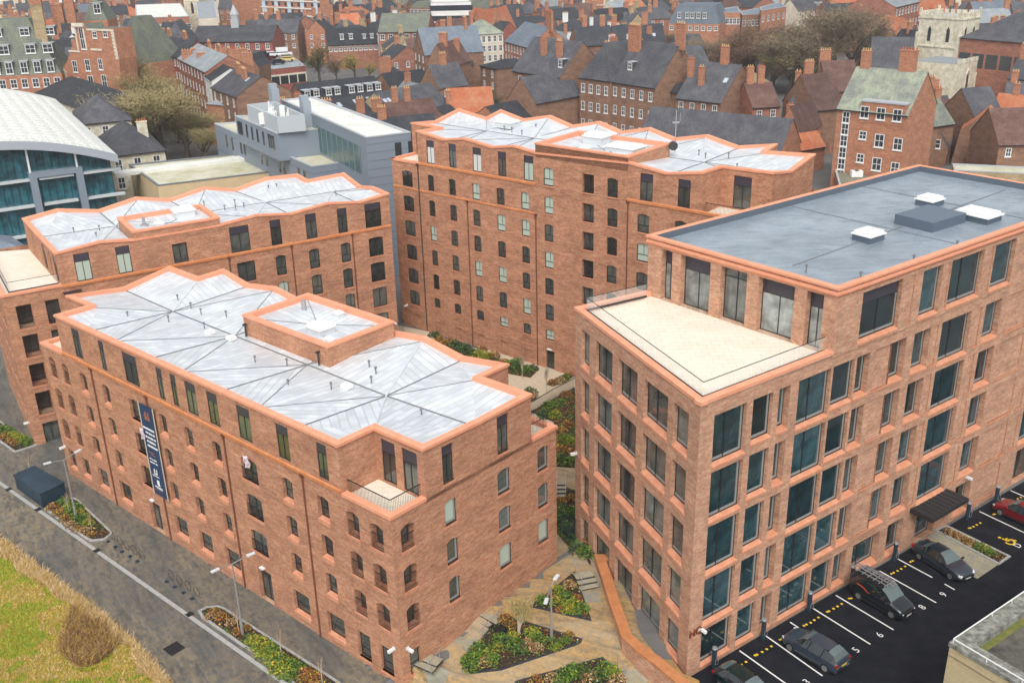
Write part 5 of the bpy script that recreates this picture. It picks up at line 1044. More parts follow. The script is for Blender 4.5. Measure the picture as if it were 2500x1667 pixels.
# ================================================================= vehicles
TYRE = plain('tyre_rubber', (.012, .012, .013), .8); RIM = plain('alloy_rim', (.35, .36, .38), .35, .7); HEADL = plain('headlamp_lens', (.75, .78, .8), .15); TAILL = plain('red_tail_lens', (.35, .01, .01), .25); CARGL = plain('car_window_glass', (.012, .018, .02), .05, 0, .9); PLW = plain('white_number_plate', (.7, .7, .68), .5); PLY = plain('yellow_number_plate', (.7, .5, .03), .5); TRIM = plain('black_trim', (.015, .015, .016), .6)
SCREEN = plain('pale_windscreen', (.10, .13, .13), .08, 0, .9)
def car(label, cat, paint, p, rz, L=4.4, Wd=1.8, prof=None, rails=False, name='parked_car', group=None, van=False, plate='y'):
    "p: ground centre, local +x is the front of the car"
    root = empty(name, p, rz, label, cat, group); PT = MATS.get('paint_'+paint[0])
    if not PT:
        PT, n_, bb = principled('paint_'+paint[0]); bb.inputs['Base Color'].default_value = (*paint[1], 1); bb.inputs['Metallic'].default_value = paint[2] if len(paint) > 2 else .4; bb.inputs['Roughness'].default_value = .28; bb.inputs['Coat Weight'].default_value = .8; bb.inputs['Coat Roughness'].default_value = .05; MATS['paint_'+paint[0]] = PT
    hw = Wd/2
    # stations: x (fraction, rear -> front), half width, belt z, roof z, roof half width, bottom z
    st = prof or [(-.5, .80, .62, .66, .78, .38), (-.49, .90, .80, .95, .80, .24), (-.46, .96, .88, 1.05, .78, .2), (-.40, 1.0, .92, 1.30, .66, .2), (-.30, 1.0, .94, 1.44, .63, .2), (-.10, 1.0, .94, 1.49, .63, .2), (.06, 1.0, .93, 1.47, .63, .2), (.14, 1.0, .93, 1.36, .66, .2), (.24, 1.0, .93, 1.0, .80, .2), (.27, .99, .90, .95, .84, .2), (.40, .96, .80, .86, .80, .2), (.47, .88, .68, .74, .74, .22), (.5, .74, .52, .56, .66, .30)]
    body = MB(); gl = MB(); ws = MB(); rw = MB(); R_ = []
    for (fx, w_, zb, zr, wr, z0) in st:
        x = fx*L; R_.append([(x, hw*w_*.90, z0), (x, hw*w_, z0+.15), (x, hw*w_*1.0, (z0+zb)*.55), (x, hw*w_*.975, zb), (x, hw*wr if zr-zb > .12 else hw*w_*.86, zr), (x, hw*wr*.5, zr+.045 if zr-zb > .12 else zr+.03), (x, 0, zr+.055 if zr-zb > .12 else zr+.035)])
    n = len(R_)
    for i in range(n-1):
        a, c = R_[i], R_[i+1]; ta, tc = st[i][3]-st[i][2] > .25, st[i+1][3]-st[i+1][2] > .25
        for j in range(6):
            for sgn in (1, -1):
                q = [Vector((v[0], v[1]*sgn, v[2])) for v in (a[j], c[j], c[j+1], a[j+1])]
                if sgn > 0: q.reverse()
                tgt = body
                if j == 3 and ta and tc: tgt = gl
                if j == 3 and (ta != tc): tgt = gl
                if j >= 4 and (ta != tc or (ta and tc and abs(st[i+1][3]-st[i][3]) > (.09 if not van else .14))): tgt = ws if fx > 0 else rw
                tgt.face(q, 0)
    for e, rev in ((0, 0), (n-1, 1)):
        ring = [Vector(v) for v in R_[e]]+[Vector((v[0], -v[1], v[2])) for v in R_[e][::-1][1:]]
        body.face(ring if not rev else ring[::-1], 0)
    def lk(m_, nm, mat, smooth=False): me = m_.mesh(nm, mat, smooth); return link(nm, me, root, (0, 0, 0), local=True)
    bo = lk(body, 'body', PT, False)
    for m_ in (body,): pass
    md = bo.modifiers.new('weld', 'WELD'); md.merge_threshold = .002; md2 = bo.modifiers.new('smooth', 'SUBSURF'); md2.levels = 1; md2.render_levels = 1
    bo.data.polygons.foreach_set('use_smooth', [True]*len(bo.data.polygons))
    if gl.v: lk(gl, 'side_windows', CARGL)
    if ws.v: lk(ws, 'windscreen', SCREEN)
    if rw.v: lk(rw, 'rear_window', CARGL)
    # pillars and door shuts
    t = MB()
    for sgn in (1, -1):
        t.bar((.02*L, sgn*hw*.985, st[5][2]), (-.01*L, sgn*hw*.66, st[5][3]-.02), .07, .03); t.bar((-.21*L, sgn*hw*.985, .93 if not van else st[3][2]), (-.23*L, sgn*hw*.66, st[4][3]-.02), .08, .03)
        t.bar((-.32*L, sgn*hw*.93, .24), (.34*L, sgn*hw*.93, .24), .10, .12)
    t.box(L*.475, L*.505, -hw*.5, hw*.5, .34, .5); lk(t, 'trim', TRIM)
    for fx in (-.31, .315):
        for sgn in (1, -1):
            wr = .33; w0 = link('wheel', PN.setdefault('tyre', (lambda b: (b.tube([(0, -.11, 0), (0, .11, 0)], wr, 20), b.mesh('wheel', TYRE))[1])(MB())), root, (fx*L, sgn*(hw-.10), wr), local=True)
            link('rim', PN.setdefault('rim', (lambda b: (b.tube([(0, -.125, 0), (0, .125, 0)], .21, 12), b.mesh('rim', RIM))[1])(MB())), w0, (0, 0, 0), local=True)
    for sgn in (1, -1):
        b = MB(); x = L*.5-.12; b.bar((x-.16, sgn*hw*.78, .66), (x+.06, sgn*hw*.62, .60), .22, .13); lk(b, 'headlight', HEADL)
        b = MB(); b.box(-L*.5-.01+.03, -L*.5+.22, sgn*hw*.80-.10, sgn*hw*.80+.10, .72, .90); lk(b, 'tail_light', TAILL)
        b = MB(); b.box(L*.19, L*.19+.14, sgn*(hw+.02)-.09, sgn*(hw+.02)+.09, .95, 1.09); lk(b, 'wing_mirror', PT if not van else TRIM)
    b = MB(); b.box(-L*.5-.02, -L*.5+.03, -.26, .26, .60, .71); lk(b, 'rear_plate', PLY); b = MB(); b.box(L*.5+.005, L*.5+.03, -.26, .26, .36, .46); lk(b, 'front_plate', PLW)
    return root
def car_at(front, rear, *a, **k):
    F_, R_ = GT0(*front), GT0(*rear); c = (F_+R_)/2; d = F_-R_; c.z = .012; return car(*a, c, math.atan2(d.y, d.x), **k)
SAL = [(-.5, .78, .66, .70, .7, .36), (-.485, .88, .80, .92, .78, .24), (-.44, .94, .86, 1.0, .80, .2), (-.33, 1.0, .90, 1.08, .74, .2), (-.22, 1.0, .92, 1.33, .62, .2), (-.10, 1.0, .92, 1.40, .60, .2), (.02, 1.0, .92, 1.40, .60, .2), (.10, 1.0, .92, 1.28, .64, .2), (.21, 1.0, .91, .97, .82, .2), (.27, .99, .88, .93, .82, .2), (.40, .95, .78, .84, .78, .2), (.47, .86, .66, .72, .72, .22), (.5, .72, .50, .56, .64, .30)]
VAN = [(-.5, .96, 1.0, 1.75, .84, .32), (-.49, 1.0, 1.0, 1.80, .88, .25), (-.40, 1.0, 1.0, 1.84, .88, .22), (-.20, 1.0, 1.0, 1.85, .88, .22), (.0, 1.0, 1.0, 1.85, .86, .22), (.08, 1.0, 1.0, 1.80, .84, .22), (.16, 1.0, 1.0, 1.56, .80, .22), (.27, 1.0, .98, 1.14, .82, .22), (.31, .99, .94, 1.04, .84, .22), (.42, .96, .84, .92, .80, .22), (.48, .88, .70, .78, .74, .24), (.5, .78, .54, .62, .68, .30)]
car_at(z33(1960, 885), z33(1640, 680), 'dark grey saloon car parked nose out beside the paved apron', 'car', ('slate', (.035, .045, .06)), L=4.6, prof=SAL)
v = car_at(z33(1570, 1140), z33(1215, 935), 'black van with a ladder rack on its roof', 'van', ('black', (.006, .009, .012), .2), L=4.3, prof=VAN, van=True, name='parked_van')
b = MB()
for sgn in (-.42, .42): b.bar((-2.0, sgn, 2.02), (.55, sgn, 2.02), .05)
for i in range(6): b.bar((-1.9+i*.46, -.62, 2.0), (-1.9+i*.46, .62, 2.0), .05)
link('roof_rack', b.mesh('roof_rack', STEEL), v, (0, 0, 0), local=True)
b = MB()
for sgn in (-.18, .12): b.bar((-2.3, sgn, 2.12), (.9, sgn, 2.10), .06, .07)
for i in range(13): b.bar((-2.2+i*.25, -.18, 2.13), (-2.2+i*.25, .12, 2.13), .035)
lad = b.build('ladder', STEEL); lad.matrix_world = Matrix.Translation(v.location) @ Matrix.Rotation(v.rotation_euler.z, 4, 'Z'); tag(lad, 'aluminium ladder lying on the roof rack of the black van', 'ladder')
b = MB()
for i in range(7):
    t0, t1 = i/7, (i+1)/7; f = lambda t: (-1.55+1.0*t, -.904, 1.28-.32*t+.1*math.sin(3*t)); b.bar(f(t0), f(t1), .012, .11*(1-.6*t0))
link('side_decal', b.mesh('side_decal', plain('orange_decal', (.6, .08, .02), .5)), v, (0, 0, 0), local=True)
car_at(z33(780, 1290), z33(1100, 1480), 'dark blue grey hatchback parked nose to the office wall', 'car', ('bluegrey', (.055, .075, .105)), L=4.35)
car_at(z33(2190, 400), z33(2480, 530), 'red car parked at the right edge of the car park', 'car', ('red', (.22, .005, .012), .3), L=4.3)
car_at(z33(620, 1760), z33(330, 1545), 'very dark car just entering the bottom edge of the car park', 'car', ('ink', (.004, .02, .02), .3), L=4.4)
# low buff building at the lower right
Nz = 8.0; N0 = G(2320, 1567, Nz); dX = (G(2500, 1446, Nz)-G(2320, 1567, Nz)).normalized(); dY = (G(2500, 1674, Nz)-G(2320, 1567, Nz)).normalized()
nb = empty('flat_roofed_building', N0, 0, 'buff walled flat roofed building at the lower right corner', 'building'); Q = [V2(N0), V2(N0+dY*14), V2(N0+dY*14+dX*22), V2(N0+dX*22)]
BUFF = paving('buff_mesh_wall', ((.52, .42, .24), (.48, .38, .22), (.55, .45, .27), (.47, .38, .22)), 3, .3, .3, 0, .85, (.33, .26, .15))
b = MB(); b.prism([tuple(p) for p in Q], 0, Nz-.8); b.build('wall', BUFF, nb)
Q3 = [Vector((*p, Nz)) for p in Q]; LICH = mottle('lichen_coping', (.10, .10, .085), (.30, .30, .26), 2.5, .9); I = coping(Q3, nb, 1.0, .05, .25, LICH, inner_drop=.5)
ring_walls([Vector((*p, Nz)) for p in Q], Nz-.9, nb, mat=BUFF, drop=.24, name='fascia')
FLT = mottle('weathered_flat_roof', (.05, .05, .045), (.14, .13, .10), 1.0, .9); MOSS = mottle('mossy_strip', (.10, .13, .02), (.20, .17, .06), 1.5, .95)
b = MB(); b.wquad([(p.x, p.y, Nz-.45) for p in I]); b.build('roof_surface', FLT, nb)
I2 = offset_poly([Vector((p.x, p.y, Nz-.44)) for p in I], .4); b = MB()
for i in range(4): j = (i+1) % 4; b.wquad([Vector((I[i].x, I[i].y, Nz-.44)), Vector((I[j].x, I[j].y, Nz-.44)), I2[j], I2[i]])
b.build('moss_margin', MOSS, nb)
b = MB(); o4 = offset_poly([Vector((*p, Nz+.25)) for p in Q], .1)
for i in range(4):
    b.bar(o4[i], o4[(i+1) % 4], .05)
    L_ = (o4[(i+1) % 4]-o4[i]).length
    for k in range(int(L_/2)): c = o4[i].lerp(o4[(i+1) % 4], k*2/L_); b.bar((c.x, c.y, Nz), c, .04)
b.build('safety_rail', WHITE, nb)
# ================================================================= the old city behind
def bm(name, c1, c2, c3, **k): return brickmat(name, c1, c2, c3, (.34, .27, .2), **k)
WALLS = {'red': bm('old_red_brick', (.33, .11, .068), (.25, .075, .048), (.38, .17, .11), dirt=.3), 'brown': bm('old_brown_brick', (.24, .12, .075), (.17, .085, .055), (.30, .16, .10), dirt=.3), 'orange': bm('orange_brick', (.43, .165, .085), (.34, .115, .055), (.47, .22, .13), dirt=.25),
         'yellow': bm('yellow_brick', (.40, .30, .17), (.32, .23, .12), (.45, .35, .2), dirt=.25), 'cream': mottle('cream_render', (.60, .54, .42), (.72, .66, .54), .4, .85), 'white': mottle('white_render', (.66, .66, .63), (.78, .78, .76), .4, .8),
         'stone': mottle('pale_limestone', (.50, .45, .33), (.72, .67, .54), .9, .9, contrast=(.38, .62), bm=.3), 'grey': plain('grey_cladding', (.22, .26, .31), .5), 'greyl': plain('light_grey_cladding', (.45, .49, .52), .5), 'buff': mottle('buff_panel', (.56, .42, .24), (.62, .48, .29), .5, .8), 'dark': plain('dark_cladding', (.04, .045, .06), .6), 'dred': bm('dark_red_brick', (.28, .055, .04), (.21, .04, .035), (.34, .10, .07), dirt=.25)}
def tiles(name, ca, cb, cc, rh=.3, contrast=.5):
    m, n, b = principled(name); uv = coord(n, 'UV'); t = n.nodes.new('ShaderNodeTexBrick'); n.links.new(uv, t.inputs[0]); t.inputs['Scale'].default_value = 1; t.inputs['Brick Width'].default_value = .3; t.inputs['Row Height'].default_value = rh; t.inputs['Mortar Size'].default_value = .02
    t.inputs['Color1'].default_value = (*ca, 1); t.inputs['Color2'].default_value = (*cb, 1); t.inputs['Mortar'].default_value = (*[x*.5 for x in cb], 1)
    f = noise(n, uv, .35, 5, .7); g2 = noise(n, uv, 1.5, 4, .7, (2.5, .6, 1)); k = mix(n, ramp(n, f, [(.42, 0.0), (.66, .8)]), t.outputs[0], cc); k = mix(n, ramp(n, g2, [(.45, 0.0), (.7, contrast)]), k, tuple(x*.62 for x in cb))
    oi = n.nodes.new('ShaderNodeObjectInfo'); a = n.nodes.new('ShaderNodeMath'); a.operation = 'MULTIPLY_ADD'; n.links.new(oi.outputs['Random'], a.inputs[0]); a.inputs[1].default_value = .5; a.inputs[2].default_value = .75
    vm = n.nodes.new('ShaderNodeVectorMath'); vm.operation = 'SCALE'; n.links.new(k, vm.inputs[0]); n.links.new(a.outputs[0], vm.inputs['Scale'])
    n.links.new(vm.outputs[0], b.inputs['Base Color']); b.inputs['Roughness'].default_value = .75; b.inputs['Specular IOR Level'].default_value = .3; MATS[name] = m; return m
ROOFS = {'slate': tiles('welsh_slate', (.085, .085, .097), (.06, .06, .07), (.115, .115, .12)), 'dslate': tiles('dark_slate', (.042, .046, .054), (.03, .033, .04), (.06, .06, .065)), 'orange': tiles('orange_pantile', (.52, .165, .075), (.42, .12, .05), (.46, .22, .12), .35), 'brown': tiles('brown_tile', (.13, .065, .05), (.095, .048, .04), (.16, .10, .08)),
         'moss': tiles('mossy_slate', (.24, .26, .23), (.19, .20, .18), (.38, .42, .28)), 'green': tiles('green_grey_slate', (.155, .165, .14), (.12, .13, .11), (.18, .20, .13)), 'white': mottle('pale_roof_sheet', (.60, .60, .54), (.74, .74, .70), .3, .7), 'lead': tiles('pale_lead', (.26, .29, .31), (.22, .25, .27), (.32, .34, .35)), 'lichen': mottle('lichen_flat_roof', (.42, .40, .25), (.58, .56, .46), .35, .9), 'blue': tiles('blue_grey_slate', (.17, .21, .26), (.14, .17, .21), (.20, .23, .26))}
WINF = plain('white_sash_frame', (.74, .74, .72), .6); WING = plain('dark_sash_glass', (.04, .045, .05), .1, 0, .8); POT = plain('buff_chimney_pot', (.55, .38, .18), .8); POTR = plain('red_chimney_pot', (.45, .13, .05), .8); LEAD = plain('lead_flashing', (.40, .42, .44), .6)
OW = {}
def oldwin(w_, h_, k=0):
    key = (round(w_, 1), round(h_, 1), k)
    if key not in OW:
        b = MB(); w2 = key[0]/2; hh = key[1]; t = .13; fr = 0
        if k == 2: b.box(-w2, w2, -.02, .06, 0, hh, 1); OW[key] = b.mesh('window', [WINF, WING]); return OW[key]
        b.box(-w2+.02, w2-.02, -.02, .06, .02, hh-.02, 1)
        for a, c, d, e in ((-w2, -w2+t, 0, hh), (w2-t, w2, 0, hh), (-w2+t, w2-t, 0, t), (-w2+t, w2-t, hh-t, hh), (-w2+t, w2-t, hh*.48, hh*.48+.09), (-.035, .035, t, hh-t)): b.box(a, c, -.06, -.021, d, e, 0)
        b.box(-w2-.1, w2+.1, -.14, -.061, -.14, -.001, 0)
        OW[key] = b.mesh('window', [WINF, WING])
    return OW[key]
def frame_of(p, q): t = (V2(q)-V2(p)).normalized(); return t, Vector((t.y, -t.x)), math.atan2(t.y, t.x)
class Hs:
    pass
def chimney(root, x, y, zb, h, w_=.9, d_=.6, rz=0.0, wall='orange', pots=3, parent=None):
    b = MB(); b.box(-w_/2, w_/2, -d_/2, d_/2, 0, h); b.box(-w_/2-.08, w_/2+.08, -d_/2-.08, d_/2+.08, h+.002, h+.18)
    o_ = link('chimney', b.mesh('chimney', WALLS[wall] if isinstance(wall, str) else wall), root, (x, y, zb), rz)
    if pots:
        b = MB()
        for i in range(pots): xx = -w_/2+w_*(i+.5)/pots; b.tube([(xx, 0, h+.18), (xx, 0, h+.62)], .13, 6, r1=.10)
        link('chimney_pots', b.mesh('chimney_pots', POT if (int(x*7) % 3) else POTR), o_, (0, 0, 0), local=True)
    return o_
def house(label, L, R, ze, dep, rise, roof='gable', wall='red', rm='slate', rows_=2, cols=3, wsz=(1.0, 1.6), chim=(), over=.3, z0=-.1, group=None, name='brick_house', cat='house', top=.7, gap=2.9, gablewin=0, dorm=(), sky=(), hipx=None, world=None, wk=0, mans=2.2, fascia=True):
    "L,R: photo pixels (or world points) of the front eave ends at height ze"
    if world: p, q = world
    else: p, q = G(*L, ze), G(*R, ze)
    p = Vector((p[0], p[1], 0)); q = Vector((q[0], q[1], 0)); t, n, rz = frame_of(p, q); W_ = (V2(q)-V2(p)).length
    root = empty(name, p, rz, label, cat, group)
    def w3(a, b_, z): v = V2(p)+t*a-n*b_; return Vector((v.x, v.y, z))
    zr = ze+rise; b = MB(); rf = MB(); wallm = WALLS[wall] if isinstance(wall, str) else wall; rmm = ROOFS[rm] if isinstance(rm, str) else rm
    def wf(pts, m_=0): b.face([w3(*c) for c in pts], m_, [(c[0]+c[1]*1.0, c[2]) for c in pts])
    wf([(0, 0, z0), (W_, 0, z0), (W_, 0, ze), (0, 0, ze)]); wf([(W_, dep, z0), (0, dep, z0), (0, dep, ze), (W_, dep, ze)])
    for a, s in ((W_, 1), (0, -1)):
        pts = [(a, 0, z0), (a, dep, z0), (a, dep, ze), (a, 0, ze)] if s > 0 else [(a, dep, z0), (a, 0, z0), (a, 0, ze), (a, dep, ze)]; wf(pts)
    def rfq(pts):
        P = [w3(*c) for c in pts]; nn = geometry.normal(P[:3]); 
        if nn.z < 0: P.reverse(); pts = pts[::-1]; nn = -nn
        g = Vector((nn.x, nn.y)); g = g.normalized() if g.length > 1e-3 else Vector((1, 0)); s_ = Vector((-g.y, g.x)); rf.face(P, 0, [(V2(c).dot(s_), V2(c).dot(g)*1.25) for c in P])
    o = over; dr = rise/(dep/2)*o if roof == 'gable' else .12
    if roof == 'gable':
        h = dep/2
        for aa in (0, W_): P = [(aa, 0, ze), (aa, dep, ze), (aa, h, zr-.08)]; wf(P if aa else [P[1], P[0], P[2]])
        oe = .12
        rfq([(-oe, -o, ze-dr), (W_+oe, -o, ze-dr), (W_+oe, h, zr), (-oe, h, zr)]); rfq([(-oe, h, zr), (W_+oe, h, zr), (W_+oe, dep+o, ze-dr), (-oe, dep+o, ze-dr)])
    elif roof == 'front':
        h = W_/2; dr = rise/h*o
        wf([(0, 0, ze), (W_, 0, ze), (h, 0, zr-.08)]); wf([(W_, dep, ze), (0, dep, ze), (h, dep, zr-.08)])
        rfq([(-o, -.12, ze-dr), (h, -.12, zr), (h, dep+.1, zr), (-o, dep+.1, ze-dr)]); rfq([(h, -.12, zr), (W_+o, -.12, ze-dr), (W_+o, dep+.1, ze-dr), (h, dep+.1, zr)])
    elif roof == 'hip':
        k = min(dep, W_)/2*(hipx or 1); e = o; zz = ze-.1
        if W_ >= dep: A_, B_ = (k, dep/2, zr), (W_-k, dep/2, zr)
        else: A_, B_ = (W_/2, k, zr), (W_/2, dep-k, zr)
        c = [(-e, -e, zz), (W_+e, -e, zz), (W_+e, dep+e, zz), (-e, dep+e, zz)]
        if W_ >= dep: rfq([c[0], c[1], B_, A_]); rfq([c[1], c[2], B_]); rfq([c[2], c[3], A_, B_]); rfq([c[3], c[0], A_])
        else: rfq([c[0], c[1], A_]); rfq([c[1], c[2], B_, A_]); rfq([c[2], c[3], B_]); rfq([c[3], c[0], A_, B_])
    elif roof == 'mansard':
        k = mans; c = [(0, 0, ze), (W_, 0, ze), (W_, dep, ze), (0, dep, ze)]; u = [(k, k, zr), (W_-k, k, zr), (W_-k, dep-k, zr), (k, dep-k, zr)]
        for i in range(4): rfq([c[i], c[(i+1) % 4], u[(i+1) % 4], u[i]])
        rfq(u)
    else:
        rfq([(0, 0, ze-.25), (W_, 0, ze-.25), (W_, dep, ze-.25), (0, dep, ze-.25)]); P = [w3(0, 0, ze), w3(W_, 0, ze), w3(W_, dep, ze), w3(0, dep, ze)]; coping(P, root, .35, .05, .15, LEAD, inner_drop=.26, name='parapet')
    b.build('wall', wallm, root); ro = rf.build('roof', rmm, root)
    if roof in ('gable', 'hip') and fascia:
        g_ = MB(); g_.bar(w3(-.1, -o-.03, ze-dr+.0), w3(W_+.1, -o-.03, ze-dr+.0), .14, .14); g_.build('gutter', RAIL if wall not in ('white', 'cream') else LEAD, root)
    # windows in even rows
    ww, wh = wsz
    for j in range(rows_):
        zt = ze-top-j*gap-wh
        if zt < .2: break
        for i in range(cols): a = W_*(i+.5)/cols; link('window', oldwin(ww, wh, wk), root, w3(a, -.0, zt), rz)
    for j in range(gablewin):
        zt = ze-top-j*gap-wh
        if zt > .2:
            for bb_ in (.28, .72): link('window', oldwin(ww*.9, wh, wk), root, w3(W_, dep*bb_, zt), rz+math.pi/2)
    for (u, v_, h, w_) in chim:
        if roof == 'front': zz = ze+rise*(1-abs(u-.5)*2)
        elif roof in ('gable', 'hip'): zz = ze+rise*(1-abs(v_-.5)*2)
        else: zz = zr if roof == 'mansard' else ze
        c = w3(W_*u, dep*v_, 0); cw = 'orange' if wall in ('red', 'orange', 'brown', 'dred') else wall
        chimney(root, c.x, c.y, zz-1.2, h+1.2, w_, .65, rz, cw, max(1, int(w_/.4)))
    def onroof(u, v_):  # front slope position
        if roof == 'mansard': return w3(W_*u, mans*v_, ze+rise*v_)
        return w3(W_*u, dep/2*v_, ze+rise*v_)
    for (u, v_, dw, dh) in dorm:
        c = onroof(u, v_); T = Matrix.Translation(c) @ Matrix.Rotation(rz, 4, 'Z'); d = MB(); d.box(-dw/2, dw/2, -.1, 2.4, -.2, dh, 0, T); d.box(-dw/2-.12, dw/2+.12, -.25, 2.6, dh+.002, dh+.12, 1, T); do = d.build('dormer', [rmm, LEAD], ro)
        link('dormer_window', oldwin(dw-.2, dh-.15, 0), do, T @ Vector((0, -.13, .02)), rz)
    for (u, v_) in sky:
        c = onroof(u, v_); pt = math.atan2(rise, dep/2); k = bpy.data.objects.new('skylight', OWS()); C.objects.link(k); k.matrix_world = Matrix.Translation(c+Vector((0, 0, .06))) @ Matrix.Rotation(rz, 4, 'Z') @ Matrix.Rotation(pt, 4, 'X'); mb = k.matrix_world.copy(); world_parent(k, ro); k.matrix_basis = mb
    root['_w'] = W_
    return root, w3, rz, W_
def OWS(c={}):
    if 'm' not in c: b = MB(); b.box(-.45, .45, -.6, .6, 0, .08); c['m'] = b.mesh('skylight', plain('skylight_glass', (.45, .50, .55), .2))
    return c['m']
def block(label, px, z1, wall, rm='lead', z0=-.1, name='office_building', cat='building', world=None, parapet=.35, winrows=(), root=None, copm=None):
    "flat roofed block from four photo pixels of its roof corners, ordered left, front, right, back"
    P = world or [G(*p, z1) for p in px]; area = sum(P[i-1].x*P[i].y-P[i].x*P[i-1].y for i in range(len(P))); P = P if area > 0 else P[::-1]
    top_ = root or empty(name, P[0].copy(), 0, label, cat); b = MB(); b.prism([(p.x, p.y) for p in P], z0, z1-.3); wm = WALLS[wall] if isinstance(wall, str) else wall; b.build('wall', wm, top_)
    ring_walls([Vector((p.x, p.y, z1)) for p in P], z1-.3, top_, mat=wm, drop=.15, name='parapet'); I = coping([Vector((p.x, p.y, z1)) for p in P], top_, parapet, .06, .15, copm or LEAD, inner_drop=.25)
    b = MB(); b.wquad([(p.x, p.y, z1-.25) for p in I]); b.build('roof', ROOFS[rm] if isinstance(rm, str) else rm, top_); return top_, P
def wins_on(root, p, q, z, w_, h_, cols, k=0, s0=0, s1=1, mat=None):
    t, n, rz = frame_of(p, q); L = (V2(q)-V2(p)).length
    for i in range(cols): a = L*(s0+(s1-s0)*(i+.5)/cols); c = V2(p)+t*a+n*.02; link('window', oldwin(w_, h_, k), root, Vector((c.x, c.y, z)), rz)
# ---- grey clad building with plant deck
gz = 14.0
gb, Pg = block('grey clad building with stepped roofs, plant deck and sloping white roof', [(523.4, 301), (760.6, 405.8), (882, 389), (700, 290)], gz, 'grey', 'lichen', name='clad_building')
gl_, gf, gr = G(523.4, 301, gz), G(760.6, 405.8, gz), G(882, 389, gz)
for z in (10.8, 6.6):
    for a in (.13, .20, .30, .34, .52, .57, .70, .745, .88, .93): wins_on(gb, gl_, gf, z, .75, 2.0, 1, 2, a-.02, a+.02)
u1 = [G(574, 282, 17.6), G(676, 325, 17.6), G(790, 312.6, 17.6), G(700, 280, 17.6)]
block(None, None, 17.6, 'grey', 'lichen', z0=13.5, world=u1, root=gb)
for a in (.06, .10, .14, .27, .4, .53, .67, .80, .85, .9): wins_on(gb, u1[0], u1[1], 14.9, .7, 2.0, 1, 2, a-.01, a+.01)
scr = [G(604, 270, 19.0), G(678, 302, 19.0), G(745, 296, 19.0), G(672, 262, 19.0)]; 
PS = scr if sum(scr[i-1].x*scr[i].y-scr[i].x*scr[i-1].y for i in range(4)) > 0 else scr[::-1]
b = MB(); Io = offset_poly(PS, .25)
for i in range(4):
    j = (i+1) % 4; a, c = PS[i], PS[j]; b.wquad([(a.x, a.y, 17.6), (c.x, c.y, 17.6), (c.x, c.y, 19.9), (a.x, a.y, 19.9)]); a2, c2 = Io[i], Io[j]; b.wquad([(c2.x, c2.y, 17.6), (a2.x, a2.y, 17.6), (a2.x, a2.y, 19.9), (c2.x, c2.y, 19.9)]); b.wquad([(a.x, a.y, 19.9), (c.x, c.y, 19.9), (c2.x, c2.y, 19.9), (a2.x, a2.y, 19.9)])
b.build('plant_screen', WALLS['greyl'], gb); b = MB(); r = random.Random(4); cc = sum((V2(p) for p in PS), Vector((0, 0)))/4
for i in range(22):
    x, y = cc.x+r.uniform(-2.0, 2.0), cc.y+r.uniform(-1.6, 1.6); s_ = r.uniform(.15, .4)
    if r.random() < .5: b.tube([(x, y, 18), (x, y, 19.5+r.random()*1.6)], s_*.4, 8)
    else: b.box(x-s_, x+s_, y-s_, y+s_, 18, 19+r.random()*1.2)
b.build('rooftop_plant', WHITE, gb)
u3 = [G(687, 243, 19.5), G(893, 335, 19.5), G(1002, 322, 19.5), G(765, 236, 19.5)]
block(None, None, 19.5, 'grey', 'white', z0=0, world=u3, root=gb)
A_, B_ = u3[0], u3[1]; t_, n2, rz_ = frame_of(A_, B_); b = MB(); L_ = (V2(B_)-V2(A_)).length; T = Matrix.Translation((A_.x, A_.y, 0)) @ Matrix.Rotation(rz_, 4, 'Z'); b.box(L_*.45, L_*.93, -.06, -.01, 14.2, 17.9, 0, T); gl2 = b.build('glass_wall', plain('green_curtain_glass', (.06, .13, .13), .1, 0, .8), gb)
b = MB()
for i in range(9): b.box(L_*(.45+.06*i), L_*(.45+.06*i)+.12, -.12, -.061, 14.2, 17.9, 0, T)
b.build('mullions', STEEL, gb)
wins_on(gb, u3[1], u3[2], 16.0, .9, 2.3, 2, 2, .55, 1.15); wins_on(gb, u3[1], u3[2], 8.0, .9, 2.3, 2, 2, .55, 1.15)
for (x, y, zb_, zt_) in ((672, 258, 19, 21.6), (750, 306, 17.6, 21.2)):
    c = G(x, y, zb_); b = MB(); T = Matrix.Translation((c.x, c.y, 0)) @ Matrix.Rotation(rz_, 4, 'Z'); P = [(-1.3, -.9), (1.3, -.9), (1.3, .9), (-1.3, .9)]; b.box(-.85, .85, -.6, .6, 13, zt_, 0, T); b.box(-.85, .1, -.58, .58, zt_+.002, zt_+.7, 0, T); b.build('vent_tower', plain('mid_grey_cladding', (.30, .34, .385), .5), gb)
# seams on cladding
b = MB(); t_, n2, rz_ = frame_of(u3[1], u3[2]); 
for z in [2+i*1.1 for i in range(16)]: b.bar(Vector((*(V2(u3[1])+n2*.01), z)), Vector((*(V2(u3[2])+n2*.01), z)), .03, .04)
for p0_, p1_ in ((gf, gr), (gl_, gf)):
    t_, n2, rz_ = frame_of(p0_, p1_)
    for z in (3, 6.2, 9.6, 12.9): b.bar(Vector((*(V2(p0_)+n2*.01), z)), Vector((*(V2(p1_)+n2*.01), z)), .04, .05)
b.build('cladding_joints', plain('joint_grey', (.14, .165, .20), .6), gb)
